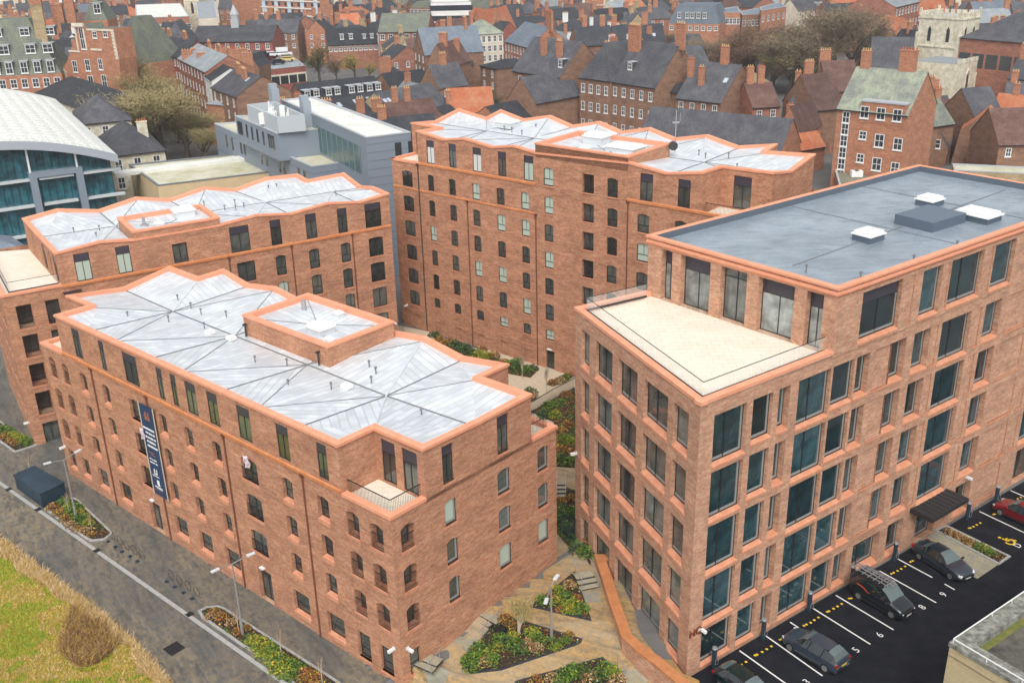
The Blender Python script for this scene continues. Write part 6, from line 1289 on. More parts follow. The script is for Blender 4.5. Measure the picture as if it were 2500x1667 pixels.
# ---- buff flat roofed hall
bf, Pb = block('buff walled hall with pale flat roof behind the middle block', [(314.5, 401), (385, 452), (683, 416), (586, 374)], 10, 'buff', 'lichen', name='flat_roofed_hall', copm=plain('dark_verge', (.16, .17, .18), .6))
b = MB(); b.box(-12, 12, -1.2, 1.2, 9.75, 10.25); q = b.build('rooflight_strip', ROOFS['white']); c = G(470, 402, 10); q.location = (c.x, c.y, 0); q.rotation_euler = (0, 0, math.atan2(Pb[1].y-Pb[0].y, Pb[1].x-Pb[0].x) if False else .47); world_parent(q, bf)
# ---- curved glass building, left
CV0 = G(0, 513, 8); CV1 = G(278, 474, 8); CF = Facade(CV0-(CV1-CV0)*1.6, CV0+(CV1-CV0)*1.0, 0, 10, None); o_s = (CV0-CV1).length*1.6
cg = empty('glass_fronted_building', CV0*1.0, 0, 'wide glass fronted building under a curved white ribbed roof', 'building')
def arcz(s): # roof height along the facade, s measured from CV0
    return 18.0-.0115*(s-(-1.5))**2 if s > -1.5 else 18.0-.0115*(s+1.5)**2*.6
ss = [-24+i*1.0 for i in range(42)]; dep = 62
b = MB(); rb = MB(); fa = MB()
for s, s2 in zip(ss[:-1], ss[1:]):
    z, z2 = arcz(s), arcz(s2)
    b.wquad([CF.P(s+o_s, z, 1.6), CF.P(s2+o_s, z2, 1.6), CF.P(s2+o_s, z2, -dep), CF.P(s+o_s, z, -dep)])
    fa.wquad([CF.P(s+o_s, z-1.1, 1.9), CF.P(s2+o_s, z2-1.1, 1.9), CF.P(s2+o_s, z2+.1, 1.7), CF.P(s+o_s, z+.1, 1.7)]); fa.wquad([CF.P(s2+o_s, z2-1.1, 1.9), CF.P(s+o_s, z-1.1, 1.9), CF.P(s+o_s, z-1.1, 0), CF.P(s2+o_s, z2-1.1, 0)])
b.build('roof_shell', mottle('white_ribbed_roof', (.58, .59, .55), (.68, .68, .64), .4, .6), cg); fa.build('fascia', plain('pale_grey_fascia', (.30, .33, .36), .5), cg)
for k in range(1, 21):
    d_ = -dep+3+k*2.9
    for s, s2 in zip(ss[::2][:-1], ss[::2][1:]): rb.bar(CF.P(s+o_s+.15, arcz(s)+.10, -dep*0-k*2.9+1.0), CF.P(s2+o_s-.5, arcz(s2)+.10, -k*2.9+1.0), .45, .14)
for k in range(0, 30): rb.bar(CF.P(-14+k+o_s, arcz(-14+k)+.05, 1.2), CF.P(-14+k+o_s, arcz(-14+k)+.05, -3.5), .10, .12)
rb.build('roof_ribs', plain('white_roof_rib', (.76, .76, .72), .5), cg)
b = MB(); 
for s, s2 in zip(ss[:-1], ss[1:]):
    if s2 > 16.2: break
    b.wquad([CF.P(s+o_s, 0), CF.P(s2+o_s, 0), CF.P(s2+o_s, arcz(s2)-1), CF.P(s+o_s, arcz(s)-1)])
e_ = CF.P(16+o_s, 0); b.wquad([CF.P(16+o_s, 0), CF.P(16+o_s, 0, -dep), CF.P(16+o_s, 14.0, -dep), CF.P(16+o_s, 14.0)]); b.build('curtain_wall', GLASSB, cg)
b = MB()
for z in (3.6, 7.9, 11.7): 
    for s0, s1 in ((-24, 4.6), (5.9, 10.6), (11.9, 17.3)): b.box(s0+o_s, s1+o_s, -.9, 0, z, z+.3, 0, Matrix.Translation(CF.P(0, 0)) @ Matrix.Rotation(CF.rz, 4, 'Z'))
b.build('floor_ledges', plain('pale_ledge', (.50, .53, .54), .6), cg); b = MB()
T = Matrix.Translation(CF.P(0, 0)) @ Matrix.Rotation(CF.rz, 4, 'Z')
b.box(4.6+o_s, 5.6+o_s, -1.1, 0, 0, 12.9, 0, T); b.box(10.9+o_s, 11.9+o_s, -1.1, 0, 0, 12.9, 0, T); b.box(5.6+o_s, 10.9+o_s, -1.1, 0, 12.1, 12.9, 0, T); b.build('portal_frame', plain('grey_portal', (.21, .25, .30), .5), cg); b = MB()
for s in (4.9, 11.3): b.tube([CF.P(s+o_s, 12.8, .6), CF.P(s+o_s, arcz(s)-1, .6)], .16, 8)
b.build('roof_column', WHITE, cg); b = MB()
for i in range(-20, 17): b.box(i+o_s-.04, i+o_s+.04, -.05, -.005, 0, arcz(i)-1.1, 0, T)
b.build('mullions', FRAME, cg)
pond = [G(-20, 640, 9), G(-20, 575, 9), G(60, 575, 9), G(75, 600, 9)]
house('low annexe with a pale glazed slope beside the cream terrace', (-60, 640), (75, 612), 8.5, 9, 1.6, 'hip', 'grey', ROOFS['blue'], 0, 0, name='annexe', cat='building')
# ---- stone buildings with hipped slate roofs, left
house('stone pavilion with hipped slate roof, nearer the curved white roof', (262, 382), (402, 366), 11, 16, 3.6, 'hip', 'stone', 'slate', 2, 3, (1.2, 2.0), chim=((.75, .35, 1.4, 1.6),), name='stone_pavilion', cat='building')
house('stone pavilion with hipped slate roof, second behind the curved white roof', (188, 304), (320, 292), 12, 16, 3.6, 'hip', 'stone', 'slate', 1, 3, (1.2, 1.6), name='stone_pavilion', cat='building')
house('dark slate hipped range behind the two stone pavilions', (80, 225), (190, 262), 11, 14, 3.4, 'hip', 'stone', 'dslate', 0, 0, name='stone_pavilion', cat='building')
# ---- big railway-style offices
big, w3, rz, W_ = house('grand brick offices with tall mossy mansard roof and rows of white dormers', (-120, 193), (150, 179), 15, 18, 11.5, 'mansard', 'orange', 'green', 1, 10, (1.4, 2.0), top=.8, mans=6.0, name='grand_offices', cat='building',
    dorm=[(u, .03, 1.7, 2.6) for u in (.30, .42, .535, .67, .79, .91)]+[(u, .38, 2.3, 2.0) for u in (.36, .5, .74, .90)]+[(u, .70, 2.2, 1.7) for u in (.45, .70, .93)])
c = w3(W_*.85, 4.5, 0); chimney(big, c.x, c.y, 20, 9.5, 2.4, 1.4, rz, 'yellow', 0); c = w3(W_*.85, 4.5, 0); chimney(big, c.x, c.y, 29.55, 3.0, 2.6, 1.6, rz, 'orange', 0); c = w3(W_*1.0, 9, 0); chimney(big, c.x, c.y, 25, 4, 2.4, 1.4, rz, 'orange', 0); c = w3(W_*1.12, 9, 0); chimney(big, c.x, c.y, 25, 6, 2, 1.4, rz, 'orange', 0)
def extruded(label, base0, base1, outline, depth, wall, rm, name='brick_house', cat='building', z0=0.0, kids=(), root=None):
    "front wall outlined in the photograph on its own vertical plane, extruded to real depth"
    p, q = G(*base0, z0), G(*base1, z0); t, n, rz = frame_of(p, q)
    def onpl(px, py): d = ray(px, py); k = (V2(p).dot(n))/(V2(d).dot(n)); s = (V2(d)*k-V2(p)).dot(t); return s, CAMH+d.z*k
    O = [onpl(*c) for c in outline]; root = root or empty(name, p, rz, label, cat)
    def w3(a, b_, z): v = V2(p)+t*a-n*b_; return Vector((v.x, v.y, z))
    area = sum(O[i-1][0]*O[i][1]-O[i][0]*O[i-1][1] for i in range(len(O)))
    if area < 0: O.reverse()
    b = MB(); rf = MB(); b.face([w3(s, 0, z) for s, z in O], 0, [(s, z) for s, z in O]); b.face([w3(s, depth, z) for s, z in O[::-1]], 0, [(s, z) for s, z in O[::-1]])
    for i in range(len(O)):
        (s0, za), (s1, zb) = O[i], O[(i+1) % len(O)]; P = [w3(s1, 0, zb), w3(s0, 0, za), w3(s0, depth, za), w3(s1, depth, zb)]; nn = geometry.normal(P)
        if nn.z > .25: rf.face([c+Vector((0, 0, .02)) for c in P], 0, [((c-P[0]).length, 0) if k in (0, 1) else ((P[1]-P[0]).length if k == 2 else 0, depth) for k, c in enumerate(P)])
        else: b.face(P[::-1], 0, [(0, 0), (depth, 0), (depth, 3), (0, 3)])
    b.build('wall', WALLS[wall] if isinstance(wall, str) else wall, root)
    if rf.v: rf.build('roof', ROOFS[rm] if isinstance(rm, str) else rm, root)
    def win(px, py, w_, h_, k=0): s, z = onpl(px, py); link('window', oldwin(w_, h_, k), root, w3(s, -.03, z), rz)
    for kx in kids: win(*kx)
    return root, onpl, w3, rz
gf_, onpl, w3g, rzg = extruded('tall orange brick gable of the grand offices with cream quoins', (150, 330), (290, 345), [(163, 340), (153, 166), (163, 152), (184, 89), (190, 72), (197, 60), (205, 60), (212, 72), (276, 70), (291, 145), (305, 345)], 5, 'orange', 'green', name='gabled_offices',
    kids=[(186, 177, 1.5, 2.6), (217, 174, 1.6, 2.6), (248, 171, 1.4, 2.4), (206, 121, 1.6, 4.6), (233, 94, 1.4, 1.5), (259, 92, 1.4, 1.5), (194, 222, 1.7, 3.0), (226, 218, 1.7, 3.0), (199, 256, 1.6, 2.2), (232, 255, 1.6, 2.2), (258, 214, 1.6, 2.8)])
house('grey green mansard wing behind the tall orange gable', (270, 150), (338, 158), 13, 14, 11, 'mansard', 'orange', 'green', 2, 3, (1.2, 2), mans=5, name='grand_offices', cat='building')
b = MB(); r = random.Random(2)
for (x0, y0, x1, y1) in ((155, 170, 168, 238), (277, 74, 290, 145)):
    for i in range(16):
        f = (i+.5)/16; s, z = onpl(x0+(x1-x0)*f, y0+(y1-y0)*f); ww = .9 if i % 2 else .55; sg = 1 if x0 < 200 else -1
        s0, s1 = (s, s+ww) if sg > 0 else (s-ww, s); T = Matrix.Translation(w3g(0, 0, 0)) @ Matrix.Rotation(rzg, 4, 'Z'); b.box(s0, s1, -.10, -.005, z-.25, z+.27, 0, T)
for (x0, x1, y) in ((168, 195, 125), (222, 249, 121), (212, 277, 72.5)):
    s0, z = onpl(x0, y); s1, _ = onpl(x1, y); b.box(s0, s1, -.16, -.006, z-.2, z+.2, 0, Matrix.Translation(w3g(0, 0, 0)) @ Matrix.Rotation(rzg, 4, 'Z'))
s0, z = onpl(190, 118); s1, _ = onpl(213, 118); T = Matrix.Translation(w3g(0, 0, 0)) @ Matrix.Rotation(rzg, 4, 'Z')
for sa in (s0, s1-.4): b.box(sa, sa+.4, -.14, -.004, z-.4, z+4.6, 0, T)
b.box(s0-.2, s1+.2, -.5, -.003, z+4.7, z+5.4, 0, T); b.build('stone_dressings', WALLS['cream'], gf_)
house('slate mansard pavilion with one white dormer above the grand offices', (205, 52), (262, 50), 25, 10, 6, 'mansard', 'orange', 'green', 0, 0, mans=2.6, dorm=[(.62, .25, 1.8, 2.4)], name='roof_pavilion', cat='building')
# ---- curved Georgian street
house('long dark red brick terrace with rows of white windows, left part of the curve', (345, 120), (436, 140), 14, 11, 3.5, 'gable', 'dred', 'dslate', 4, 14, (.9, 1.7), gap=3.2, chim=((.3, .5, 1.6, 1.8), (.7, .5, 1.6, 1.8)), name='brick_terrace', cat='terrace')
house('red brick terrace with pale slate roof and stone bands, right part of the curve', (434, 142), (502, 176), 14, 11, 3.2, 'gable', 'red', 'lead', 4, 9, (.9, 1.7), gap=3.2, chim=((.25, .6, 1.6, 1.8), (.6, .6, 1.6, 1.8), (.9, .6, 1.8, 2)), name='brick_terrace', cat='terrace')
house('narrow white rendered house wedged in the curved street', (499, 186), (516, 198), 13, 9, 2.4, 'gable', 'white', 'dslate', 3, 2, (.8, 1.6), name='rendered_house')
house('brown brick town house with slate roof and two yellow chimneys', (516, 213), (577, 236), 12, 12, 3.6, 'gable', 'brown', 'slate', 3, 4, (.9, 1.7), chim=((.30, .42, 1.9, 2.2), (.62, .36, 1.9, 2.2)), sky=((.75, .7),), name='town_house')
root, onp, w3_, rz_ = extruded('big bare brown brick gable wall crowned with chimney pots', (507, 262), (636, 262), [(507, 262), (505, 190), (512, 150), (545, 133), (560, 136), (612, 134), (620, 150), (632, 165), (636, 262)], 9, 'brown', 'dslate', name='gable_ended_house')
for x, y in ((455, 122), (478, 118), (492, 128), (522, 122), (537, 118), (548, 134), (575, 120), (590, 118), (602, 128)):
    c = G(x, y, 16.5); chimney(root, c.x, c.y, 11, 5.2, 2.6, .9, .3, 'orange', 4)
# ---- car park with deck
cp, Pc = block('two level brick car park with vehicles on its open deck', [(634, 166), (637, 171), (745, 160), (700, 128)], 6.5, 'dred', ROOFS['lead'], name='multi_storey_car_park', cat='car park')
a_, c_ = G(637, 171, 6.5), G(745, 160, 6.5); t_, n2, rz_ = frame_of(a_, c_); b = MB(); T = Matrix.Translation((a_.x, a_.y, 0)) @ Matrix.Rotation(rz_, 4, 'Z'); L_ = (V2(c_)-V2(a_)).length; b.box(0.3, L_-.3, -.05, -.01, 1.9, 4.2, 0, T); b.build('deck_opening_shade', FRAME, cp); b = MB(); b.box(0, L_, -.12, -.011, 4.2, 4.7, 0, T)  # no hole here: a dark slab paints the shade of the open level
for i in range(6): b.box(i*L_/5-.15, i*L_/5+.15, -.12, -.06, 1.9, 4.2, 0, T)
b.build('concrete_beam', WALLS['cream'], cp)
# ---- spire church tower, tower block, long hall
tw = [G(463, 93, 0), G(496, 93, 0)]; 
def tower(label, p, q, z1, wall, crenel=True, z0=0, dep=None, wins=(), name='church_tower', buttress=True, h_par=1.2, wm=None, trim=None):
    t, n, rz = frame_of(p, q); W_ = (V2(q)-V2(p)).length; dep = dep or W_; root = empty(name, (p.x, p.y, z0), rz, label, 'church tower'); T = Matrix.Translation((p.x, p.y, 0)) @ Matrix.Rotation(rz, 4, 'Z'); b = MB(); b.box(0, W_, 0, dep, z0, z1, 0, T); wm = WALLS[wall]; b.build('wall', wm, root)
    b = MB(); tr = trim or wm
    for zz in (z0+(z1-z0)*.62, z1-.5): b.box(-.2, W_+.2, -.2, dep+.2, zz, zz+.35, 0, T)
    if buttress:
        for x in (-.35, W_-.55):
            for y in (-.35, dep-.55): b.box(x, x+.9, y, y+.9, z0, z1*.8, 0, T)
    nb_ = max(3, int(W_/1.5))
    for i in range(nb_):
        x = W_*(i+.15)/nb_
        for y in (0, dep-.4): b.box(x, x+W_/nb_*.6, y, y+.4, z1+.0, z1+h_par, 0, T)
        yy = dep*(i+.15)/nb_
        for x2 in (0, W_-.4): b.box(x2+.001, x2+.399, yy, yy+dep/nb_*.6, z1, z1+h_par, 0, T)
    for x in (-.1, W_-.4):
        for y in (-.1, dep-.4): b.box(x, x+.5, y, y+.5, z1, z1+h_par+.8, 0, T)
    b.build('battlements', tr, root)
    b = MB()
    for (u, zz, w_, h_) in wins:
        x = W_*u; pts = [(x-w_/2, zz), (x+w_/2, zz), (x+w_/2, zz+h_*.75), (x, zz+h_), (x-w_/2, zz+h_*.75)]; b.face([T @ Vector((a, -.03, z)) for a, z in pts], 0)
        pts2 = [(dep*u-w_/2, zz), (dep*u+w_/2, zz), (dep*u+w_/2, zz+h_*.75), (dep*u, zz+h_), (dep*u-w_/2, zz+h_*.75)]; b.face([T @ Vector((W_+.03, a, z)) for a, z in pts2], 0)
    b.build('belfry_opening', WING, root); b = MB(); b.box(.5, W_-.5, .5, dep-.5, z1, z1+.15, 0, T); b.build('roof', LEAD, root); return root, T, W_
tower('slender cream stone church tower left of the flats', *tw, 24, 'stone', wins=((.5, 10, 1.2, 5), (.5, 18, 1.0, 4)))
fl, Pf = block('tall block of flats with white balcony bands and brick end walls', None, 38, 'orange', 'lead', world=[G(575, 78, 0), G(643, 84, 0), G(812, 96, 0), G(760, 62, 0)], name='tower_block', cat='block of flats')
a_, c_ = G(643, 84, 0), G(812, 96, 0); t_, n2, rz_ = frame_of(a_, c_); L_ = (V2(c_)-V2(a_)).length; T = Matrix.Translation((a_.x, a_.y, 0)) @ Matrix.Rotation(rz_, 4, 'Z'); b = MB(); b2 = MB(); b3 = MB()
for k in range(12):
    z = 2.6+k*2.9; b.box(.5, L_*.87, -.35, -.005, z, z+.45, 0, T)
    for i in range(9):
        u0 = L_*(.03+.094*i); 
        if i % 2 == 0: b2.box(u0, u0+L_*.05, -.08, -.006, z+.5, z+2.8, 0, T)
        b3.box(u0+L_*.055, u0+L_*.085, -.10, -.007, z+1.0, z+2.4, 0, T)
b.build('balcony_bands', WALLS['white'], fl); b2.build('pale_blue_panels', plain('pale_blue_panel', (.50, .62, .70), .6), fl); b3.build('window_strips', WING, fl)
hl, w3, rz, W_ = house('long red brick hall with slate roof and white cupola', (468, 103), (664, 100), 11, 14, 4.2, 'gable', 'dred', 'slate', 1, 8, (1.2, 1.8), name='brick_hall', cat='hall')
c = w3(W_*.48, 7, 0); b = MB(); b.box(-1.2, 1.2, -1.2, 1.2, 14, 17); b.tube([(0, 0, 17), (0, 0, 18.5)], 1.3, 8); b.tube([(0, 0, 18.5), (0, 0, 21.5)], 1.5, 8, r1=.1); link('cupola', b.mesh('cupola', LEAD), hl, (c.x, c.y, 0))
house('slate roofed red brick block at the left end of the long hall', (400, 108), (458, 106), 13, 16, 6, 'hip', 'dred', 'slate', 1, 4, (1, 1.6), sky=((.3, .4), (.55, .4)), name='brick_hall', cat='hall')
house('dark glazed roof building behind the grand offices', (323, 95), (383, 90), 14, 14, 5, 'mansard', 'dark', plain('blue_black_roof', (.03, .045, .07), .5), 1, 6, (1.2, 3.5), name='modern_building', cat='building')
block('long white framed brick offices near the top left edge', [(330, 12), (332, 44), (462, 40), (440, 8)], 14, 'red', 'white', name='office_building'); 
for z in (2.5, 6, 9.5): wins_on(bpy.data.objects['office_building'], G(332, 44, 14), G(462, 40, 14), z, 2.6, 2.0, 9, 0)
block('cream panelled offices behind the slender stone tower', [(476, -10), (484, 45), (531, 42), (520, -12)], 15, 'cream', 'lead', name='office_building')
house('red brick warehouse with rounded pediment and green slate roof', (923, 79), (1043, 77), 12, 18, 5, 'gable', 'red', 'green', 3, 6, (1.5, 1.8), gap=3.4, name='warehouse', cat='warehouse')
house('long low slate roofed range with small white dormers right of the flats', (800, 110), (922, 104), 8, 10, 4.5, 'gable', 'red', 'dslate', 1, 10, (1.1, 1.5), dorm=[(.3, .3, 1.4, 1.5), (.48, .3, 1.4, 1.5), (.75, .3, 1.2, 1.2), (.9, .3, 1.2, 1.2)], name='slate_range', cat='terrace')
bo_, Pw_ = block('white office block with dark window bands at the top centre', [(1050, -8), (1052, 6), (1150, 4), (1130, -16)], 18, 'white', 'white', name='white_offices', cat='building')
for z in (3.5, 7.5, 11.5, 15): wins_on(bo_, G(1052, 6, 18), G(1150, 4, 18), z, 3.4, 1.8, 6, 2)
house('brown brick offices left of the white office block', (1000, 18), (1052, 20), 14, 14, 2, 'mansard', 'brown', 'green', 3, 5, (1.6, 1.6), name='brick_offices', cat='building')
house('long green slate roofed hall right of the white office block', (1110, 24), (1225, 22), 11, 14, 4, 'gable', 'brown', 'green', 1, 7, (1.4, 1.5), name='slate_hall', cat='hall')
house('bright orange tiled house with a long plain roof', (1088, 66), (1165, 66), 9, 13, 6, 'gable', 'orange', 'orange', 1, 4, (1, 1.4), name='tiled_house'); house('twin bright orange roofs with a white flat between, left gable', (1150, 60), (1178, 62), 10, 12, 5, 'front', 'orange', 'orange', 0, 0, name='tiled_house'); house('large steep orange roofed gable beside the pale flat roof', (1190, 74), (1236, 74), 10, 14, 7, 'front', 'orange', 'orange', 1, 2, (1, 1.2), name='tiled_house')
house('cream and ochre classical building below the orange gables', (1160, 84), (1228, 80), 12, 14, 3.5, 'hip', 'cream', 'moss', 3, 5, (1.1, 1.9), name='classical_building', cat='building')
# brick church tower with stone trim
tower('square brick church tower with cream stone quoins and battlements', G(1424, 90, 0), G(1476, 89, 0), 19, 'orange', wins=((.5, 9, 2.2, 5.2),), buttress=True, trim=WALLS['stone'], h_par=1.4)
# ---- middle distance houses
house('house with pale blue slate roof seen side on and brown gable', (1010, 122), (1037, 133), 13, 16, 6, 'front', 'brown', 'blue', 3, 3, (.9, 1.6), chim=((.5, .8, 2, 2),), name='town_house')
house('tall brown brick gable house right of the orange autumn tree', (1040, 158), (1098, 160), 12, 12, 5, 'front', 'brown', 'brown', 2, 3, (.9, 1.5), chim=((.5, .3, 2, 2.2), (.7, .7, 2, 1.6)), name='town_house')
house('narrow brown house with steep slate roof and white sashes', (1068, 160), (1088, 163), 10, 9, 3, 'front', 'brown', 'slate', 2, 2, (.8, 1.8), name='town_house')
extruded('two storey gable house with white sash windows and cream ground floor', (1107, 225), (1145, 226), [(1107, 226), (1108, 176), (1125, 152), (1146, 172), (1147, 226)], 13, 'brown', 'slate', name='gable_ended_house', kids=[(1117, 194, 1.0, 2.0), (1135, 197, 1.0, 2.0), (1117, 218, .9, 1.5), (1136, 220, .9, 1.5)])
house('brown brick wing with small white windows left of the ivy', (1172, 160), (1212, 168), 10, 12, 1.5, 'hip', 'brown', 'dslate', 2, 2, (.8, 1.7), name='brick_wing')
house('large slate roofed house with two orange chimneys on its front slope', (1251, 171), (1367, 188), 12, 14, 7, 'gable', 'brown', 'slate', 3, 3, (1.1, 2.3), gap=3.6, top=1.0, chim=((.42, .27, 3.2, 1.7), (.74, .27, 3.2, 1.7)), dorm=[(.9, .25, 1.5, 1.7)], name='town_house')
house('windowless brown brick wing right of the two orange chimneys', (1378, 148), (1412, 150), 14, 12, 1, 'hip', 'brown', 'brown', 0, 0, name='brick_wing')
house('long low barn roofed building with ribbed grey roof', (1308, 251), (1420, 230), 8, 9, 5, 'gable', 'brown', 'slate', 0, 0, name='barn', cat='barn')
house('low slate roofed outbuilding with white windows behind the zinc roofs', (1225, 300), (1350, 270), 5, 9, 3, 'gable', 'orange', 'dslate', 1, 3, (1.2, 1.4), name='outbuilding', cat='outbuilding')
house('low dark slate lean-to with mossy left end', (1100, 296), (1230, 268), 5, 9, 2.6, 'gable', 'brown', 'dslate', 0, 0, name='outbuilding', cat='outbuilding')
house('long brick mansion with slate hipped roof, pale eaves and rows of white sashes', (1415, 189), (1490, 199), 12, 14, 7.5, 'hip', 'brown', 'slate', 3, 4, (1.1, 1.9), gap=3.9, top=1.2, chim=((.1, .7, 3, 2),), name='mansion', cat='mansion', hipx=.7)
house('right wing of the brick mansion with one dormer and big end chimney', (1492, 197), (1600, 213), 12, 14, 8, 'gable', 'brown', 'slate', 3, 5, (1.1, 1.9), gap=3.9, top=1.2, chim=((.12, .38, 5, 3.4), (1.0, .5, 4, 2.4)), dorm=[(.28, .3, 1.5, 1.6)], name='mansion', cat='mansion')
house('brick house right of the mansion with four white windows', (1588, 216), (1648, 226), 10.5, 12, 4, 'hip', 'brown', 'dslate', 3, 2, (1.1, 2.0), gap=3.7, top=1.0, chim=((.4, .55, 3, 1.6),), name='town_house')
house('slate roofed terrace with three tall orange chimneys', (1650, 238), (1760, 250), 10, 15, 6.5, 'gable', 'brown', 'slate', 2, 4, (1.1, 2.2), gap=3.6, chim=((.05, .3, 3.4, 1.4), (.38, .2, 3.4, 1.2), (.62, .5, 3.2, 1.8)), sky=((.85, .55),), name='brick_terrace', cat='terrace')
extruded('yellow brick gable end with brick patches behind the scaffold', (1755, 300), (1885, 290), [(1755, 300), (1757, 250), (1800, 212), (1842, 177), (1884, 203), (1886, 290)], 12, 'yellow', 'slate', name='gable_ended_house')
sf = house('low orange brick house wrapped in scaffolding', (1722, 268), (1800, 262), 8, 7, 2, 'gable', 'orange', 'brown', 1, 2, (1, 1.4), name='brick_house')[0]
c0, c1 = G(1715, 285, 6), G(1795, 275, 6); sc_ = empty('scaffolding', (c0.x, c0.y, 0), 0, 'pale metal scaffolding on the low orange brick house', 'scaffolding'); b = MB(); t_, n2, rz_ = frame_of(c0, c1); L_ = (V2(c1)-V2(c0)).length
for i in range(7):
    for o_ in (.4, 1.6): a = V2(c0)+t_*(L_*i/6)+n2*o_; b.bar((a.x, a.y, 0), (a.x, a.y, 9.4), .07)
b.build('uprights', STEEL, sc_); b = MB()
for z in (2, 4, 6, 8, 9): 
    for o_ in (.4, 1.6): a = V2(c0)+n2*o_; c = a+t_*L_; b.bar((a.x, a.y, z), (c.x, c.y, z), .07)
for z in (4, 6, 8): a = V2(c0)+n2*1.0; c = a+t_*L_; b.bar((a.x, a.y, z+.1), (c.x, c.y, z+.1), 1.1, .05)
b.build('boards', WALLS['yellow'], sc_)
house('long slate roofed range with brick gable directly behind the tall block', (1560, 335), (1905, 372), 6.5, 10, 5.0, 'gable', 'orange', 'slate', 0, 0, name='slate_range', cat='terrace')
house('brick house with slanting brown roofs and tall orange stacks', (1838, 262), (1905, 258), 9, 10, 4, 'gable', 'red', 'brown', 1, 2, (1.1, 1.5), chim=((.2, .5, 3, 1.4), (.6, .5, 3, 1.4)), name='brick_house')
house('purple slate roofed house above the small brick gables', (1925, 260), (1975, 262), 8.5, 10, 5, 'hip', 'brown', 'slate', 0, 0, chim=((.2, .6, 2, 1.2),), name='brick_house')
house('long brown tiled roof left of the mossy slate building', (1990, 268), (2062, 262), 9, 12, 6, 'gable', 'brown', 'brown', 0, 0, chim=((.3, .55, 2.8, 2.0),), name='tiled_house')
house('second brown tiled roof higher up behind the mossy slate building', (2020, 222), (2100, 220), 9.5, 12, 5.5, 'gable', 'brown', 'brown', 0, 0, chim=((.15, .6, 3, 2.4),), name='tiled_house')
extruded('small brick gable with a four pane white window and mossy side roof', (1957, 372), (2032, 375), [(1957, 375), (1963, 320), (1998, 282), (2027, 335), (2032, 376)], 13, 'orange', 'green', name='gable_ended_house', kids=[(1991, 328, 2.0, 1.3), (1975, 352, 1.4, .9)])
house('low orange roofed lean-to among the brick gables', (1955, 365), (2015, 355), 4.5, 5, 2.4, 'gable', 'orange', 'orange', 0, 0, name='outbuilding', cat='outbuilding')
house('small brick gables with red tiled slopes left of the white window gable', (1898, 316), (1952, 322), 7, 10, 4.5, 'front', 'orange', 'brown', 0, 0, chim=((.3, .2, 1.6, 1.2),), name='brick_house')
# four storey brick flats with mossy roof
fr, w3, rz, W_ = house('four storey orange brick flats with mossy slate roof and white windows', (2045, 263), (2217, 280), 14.5, 13, 6.0, 'gable', 'orange', 'moss', 0, 0, chim=((.12, .5, 2.5, 1.6), (.72, .5, 3, 2.8)), name='brick_flats', cat='block of flats')
for u, zz, w_, h_ in ((.42, 9.7, 1.3, 1.4), (.67, 8.7, 1.6, 2.2), (.94, 8.6, 1.5, 2.0), (.42, 5.8, 1.3, 1.5), (.67, 4.8, 1.6, 2.2), (.94, 4.6, 1.4, 2.0), (.42, 2, 1.3, 1.4)): link('window', oldwin(w_, h_), fr, w3(W_*u*.97, -.02, zz), rz)
for i in range(6): link('window', oldwin(1.3, 1.85, 0), fr, w3(W_*.14, -.03, 2.2+i*1.98), rz)
b = MB(); T = Matrix.Translation(w3(W_*.34, -.05, 0)) @ Matrix.Rotation(rz, 4, 'Z'); b.box(0, W_*.62, 0, 4.5, 12.5, 15.9, 0, T); d_ = b.build('dormer', WALLS['orange'], fr); b = MB(); b.box(-.1, W_*.62+.1, -.15, 5.5, 15.903, 16.15, 0, T); b.build('dormer_roof', LEAD, fr)
for u in (.40, .63, .86): link('window', oldwin(1.5, 2.0), fr, w3(W_*u, -.09, 13.2), rz)
extruded('brown brick gable with a wide barred white window', (2229, 405), (2310, 412), [(2229, 412), (2239, 352), (2289, 310), (2315, 366), (2303, 414)], 14, 'brown', 'slate', name='gable_ended_house', kids=[(2277, 362, 2.6, 1.7)])
extruded('large brown brick gable with tall white windows at the right', (2318, 410), (2450, 420), [(2318, 412), (2344, 320), (2372, 300), (2412, 274), (2450, 312), (2462, 420)], 13, 'brown', 'orange', name='gable_ended_house', kids=[(2401, 338, 1.6, 2.6), (2384, 396, 1.8, 2.8), (2408, 398, 1.0, 2.4)])
house('brick house with brown roof at the far right edge', (2440, 352), (2540, 350), 8, 12, 5, 'gable', 'brown', 'brown', 1, 2, (1, 1.5), name='brick_house'); house('long low brick wall and outbuilding above the office roof at the right', (2330, 415), (2540, 425), 4.5, 5, 1, 'flat', 'yellow', 'lichen', 0, 0, name='outbuilding', cat='outbuilding')
house('slate roofed low wing below the four storey flats', (2140, 378), (2235, 352), 5, 7, 3, 'gable', 'red', 'slate', 1, 3, (1, 1.2), name='outbuilding', cat='outbuilding')
yd, Py = block('flat roofed brick yard building with small roof vents', [(2035, 400), (2055, 470), (2190, 420), (2110, 385)], 4, 'red', mottle('gravel_flat_roof', (.16, .15, .11), (.24, .22, .16), .8, .95), name='outbuilding', cat='outbuilding')
for x, y in ((2092, 415), (2100, 408), (2110, 402), (2086, 424), (2096, 424)): c = G(x, y, 4.3); b = MB(); b.box(-.6, .6, -.5, .5, -.5, .5); q = b.build('roof_vent', WHITE); q.location = c; world_parent(q, yd)
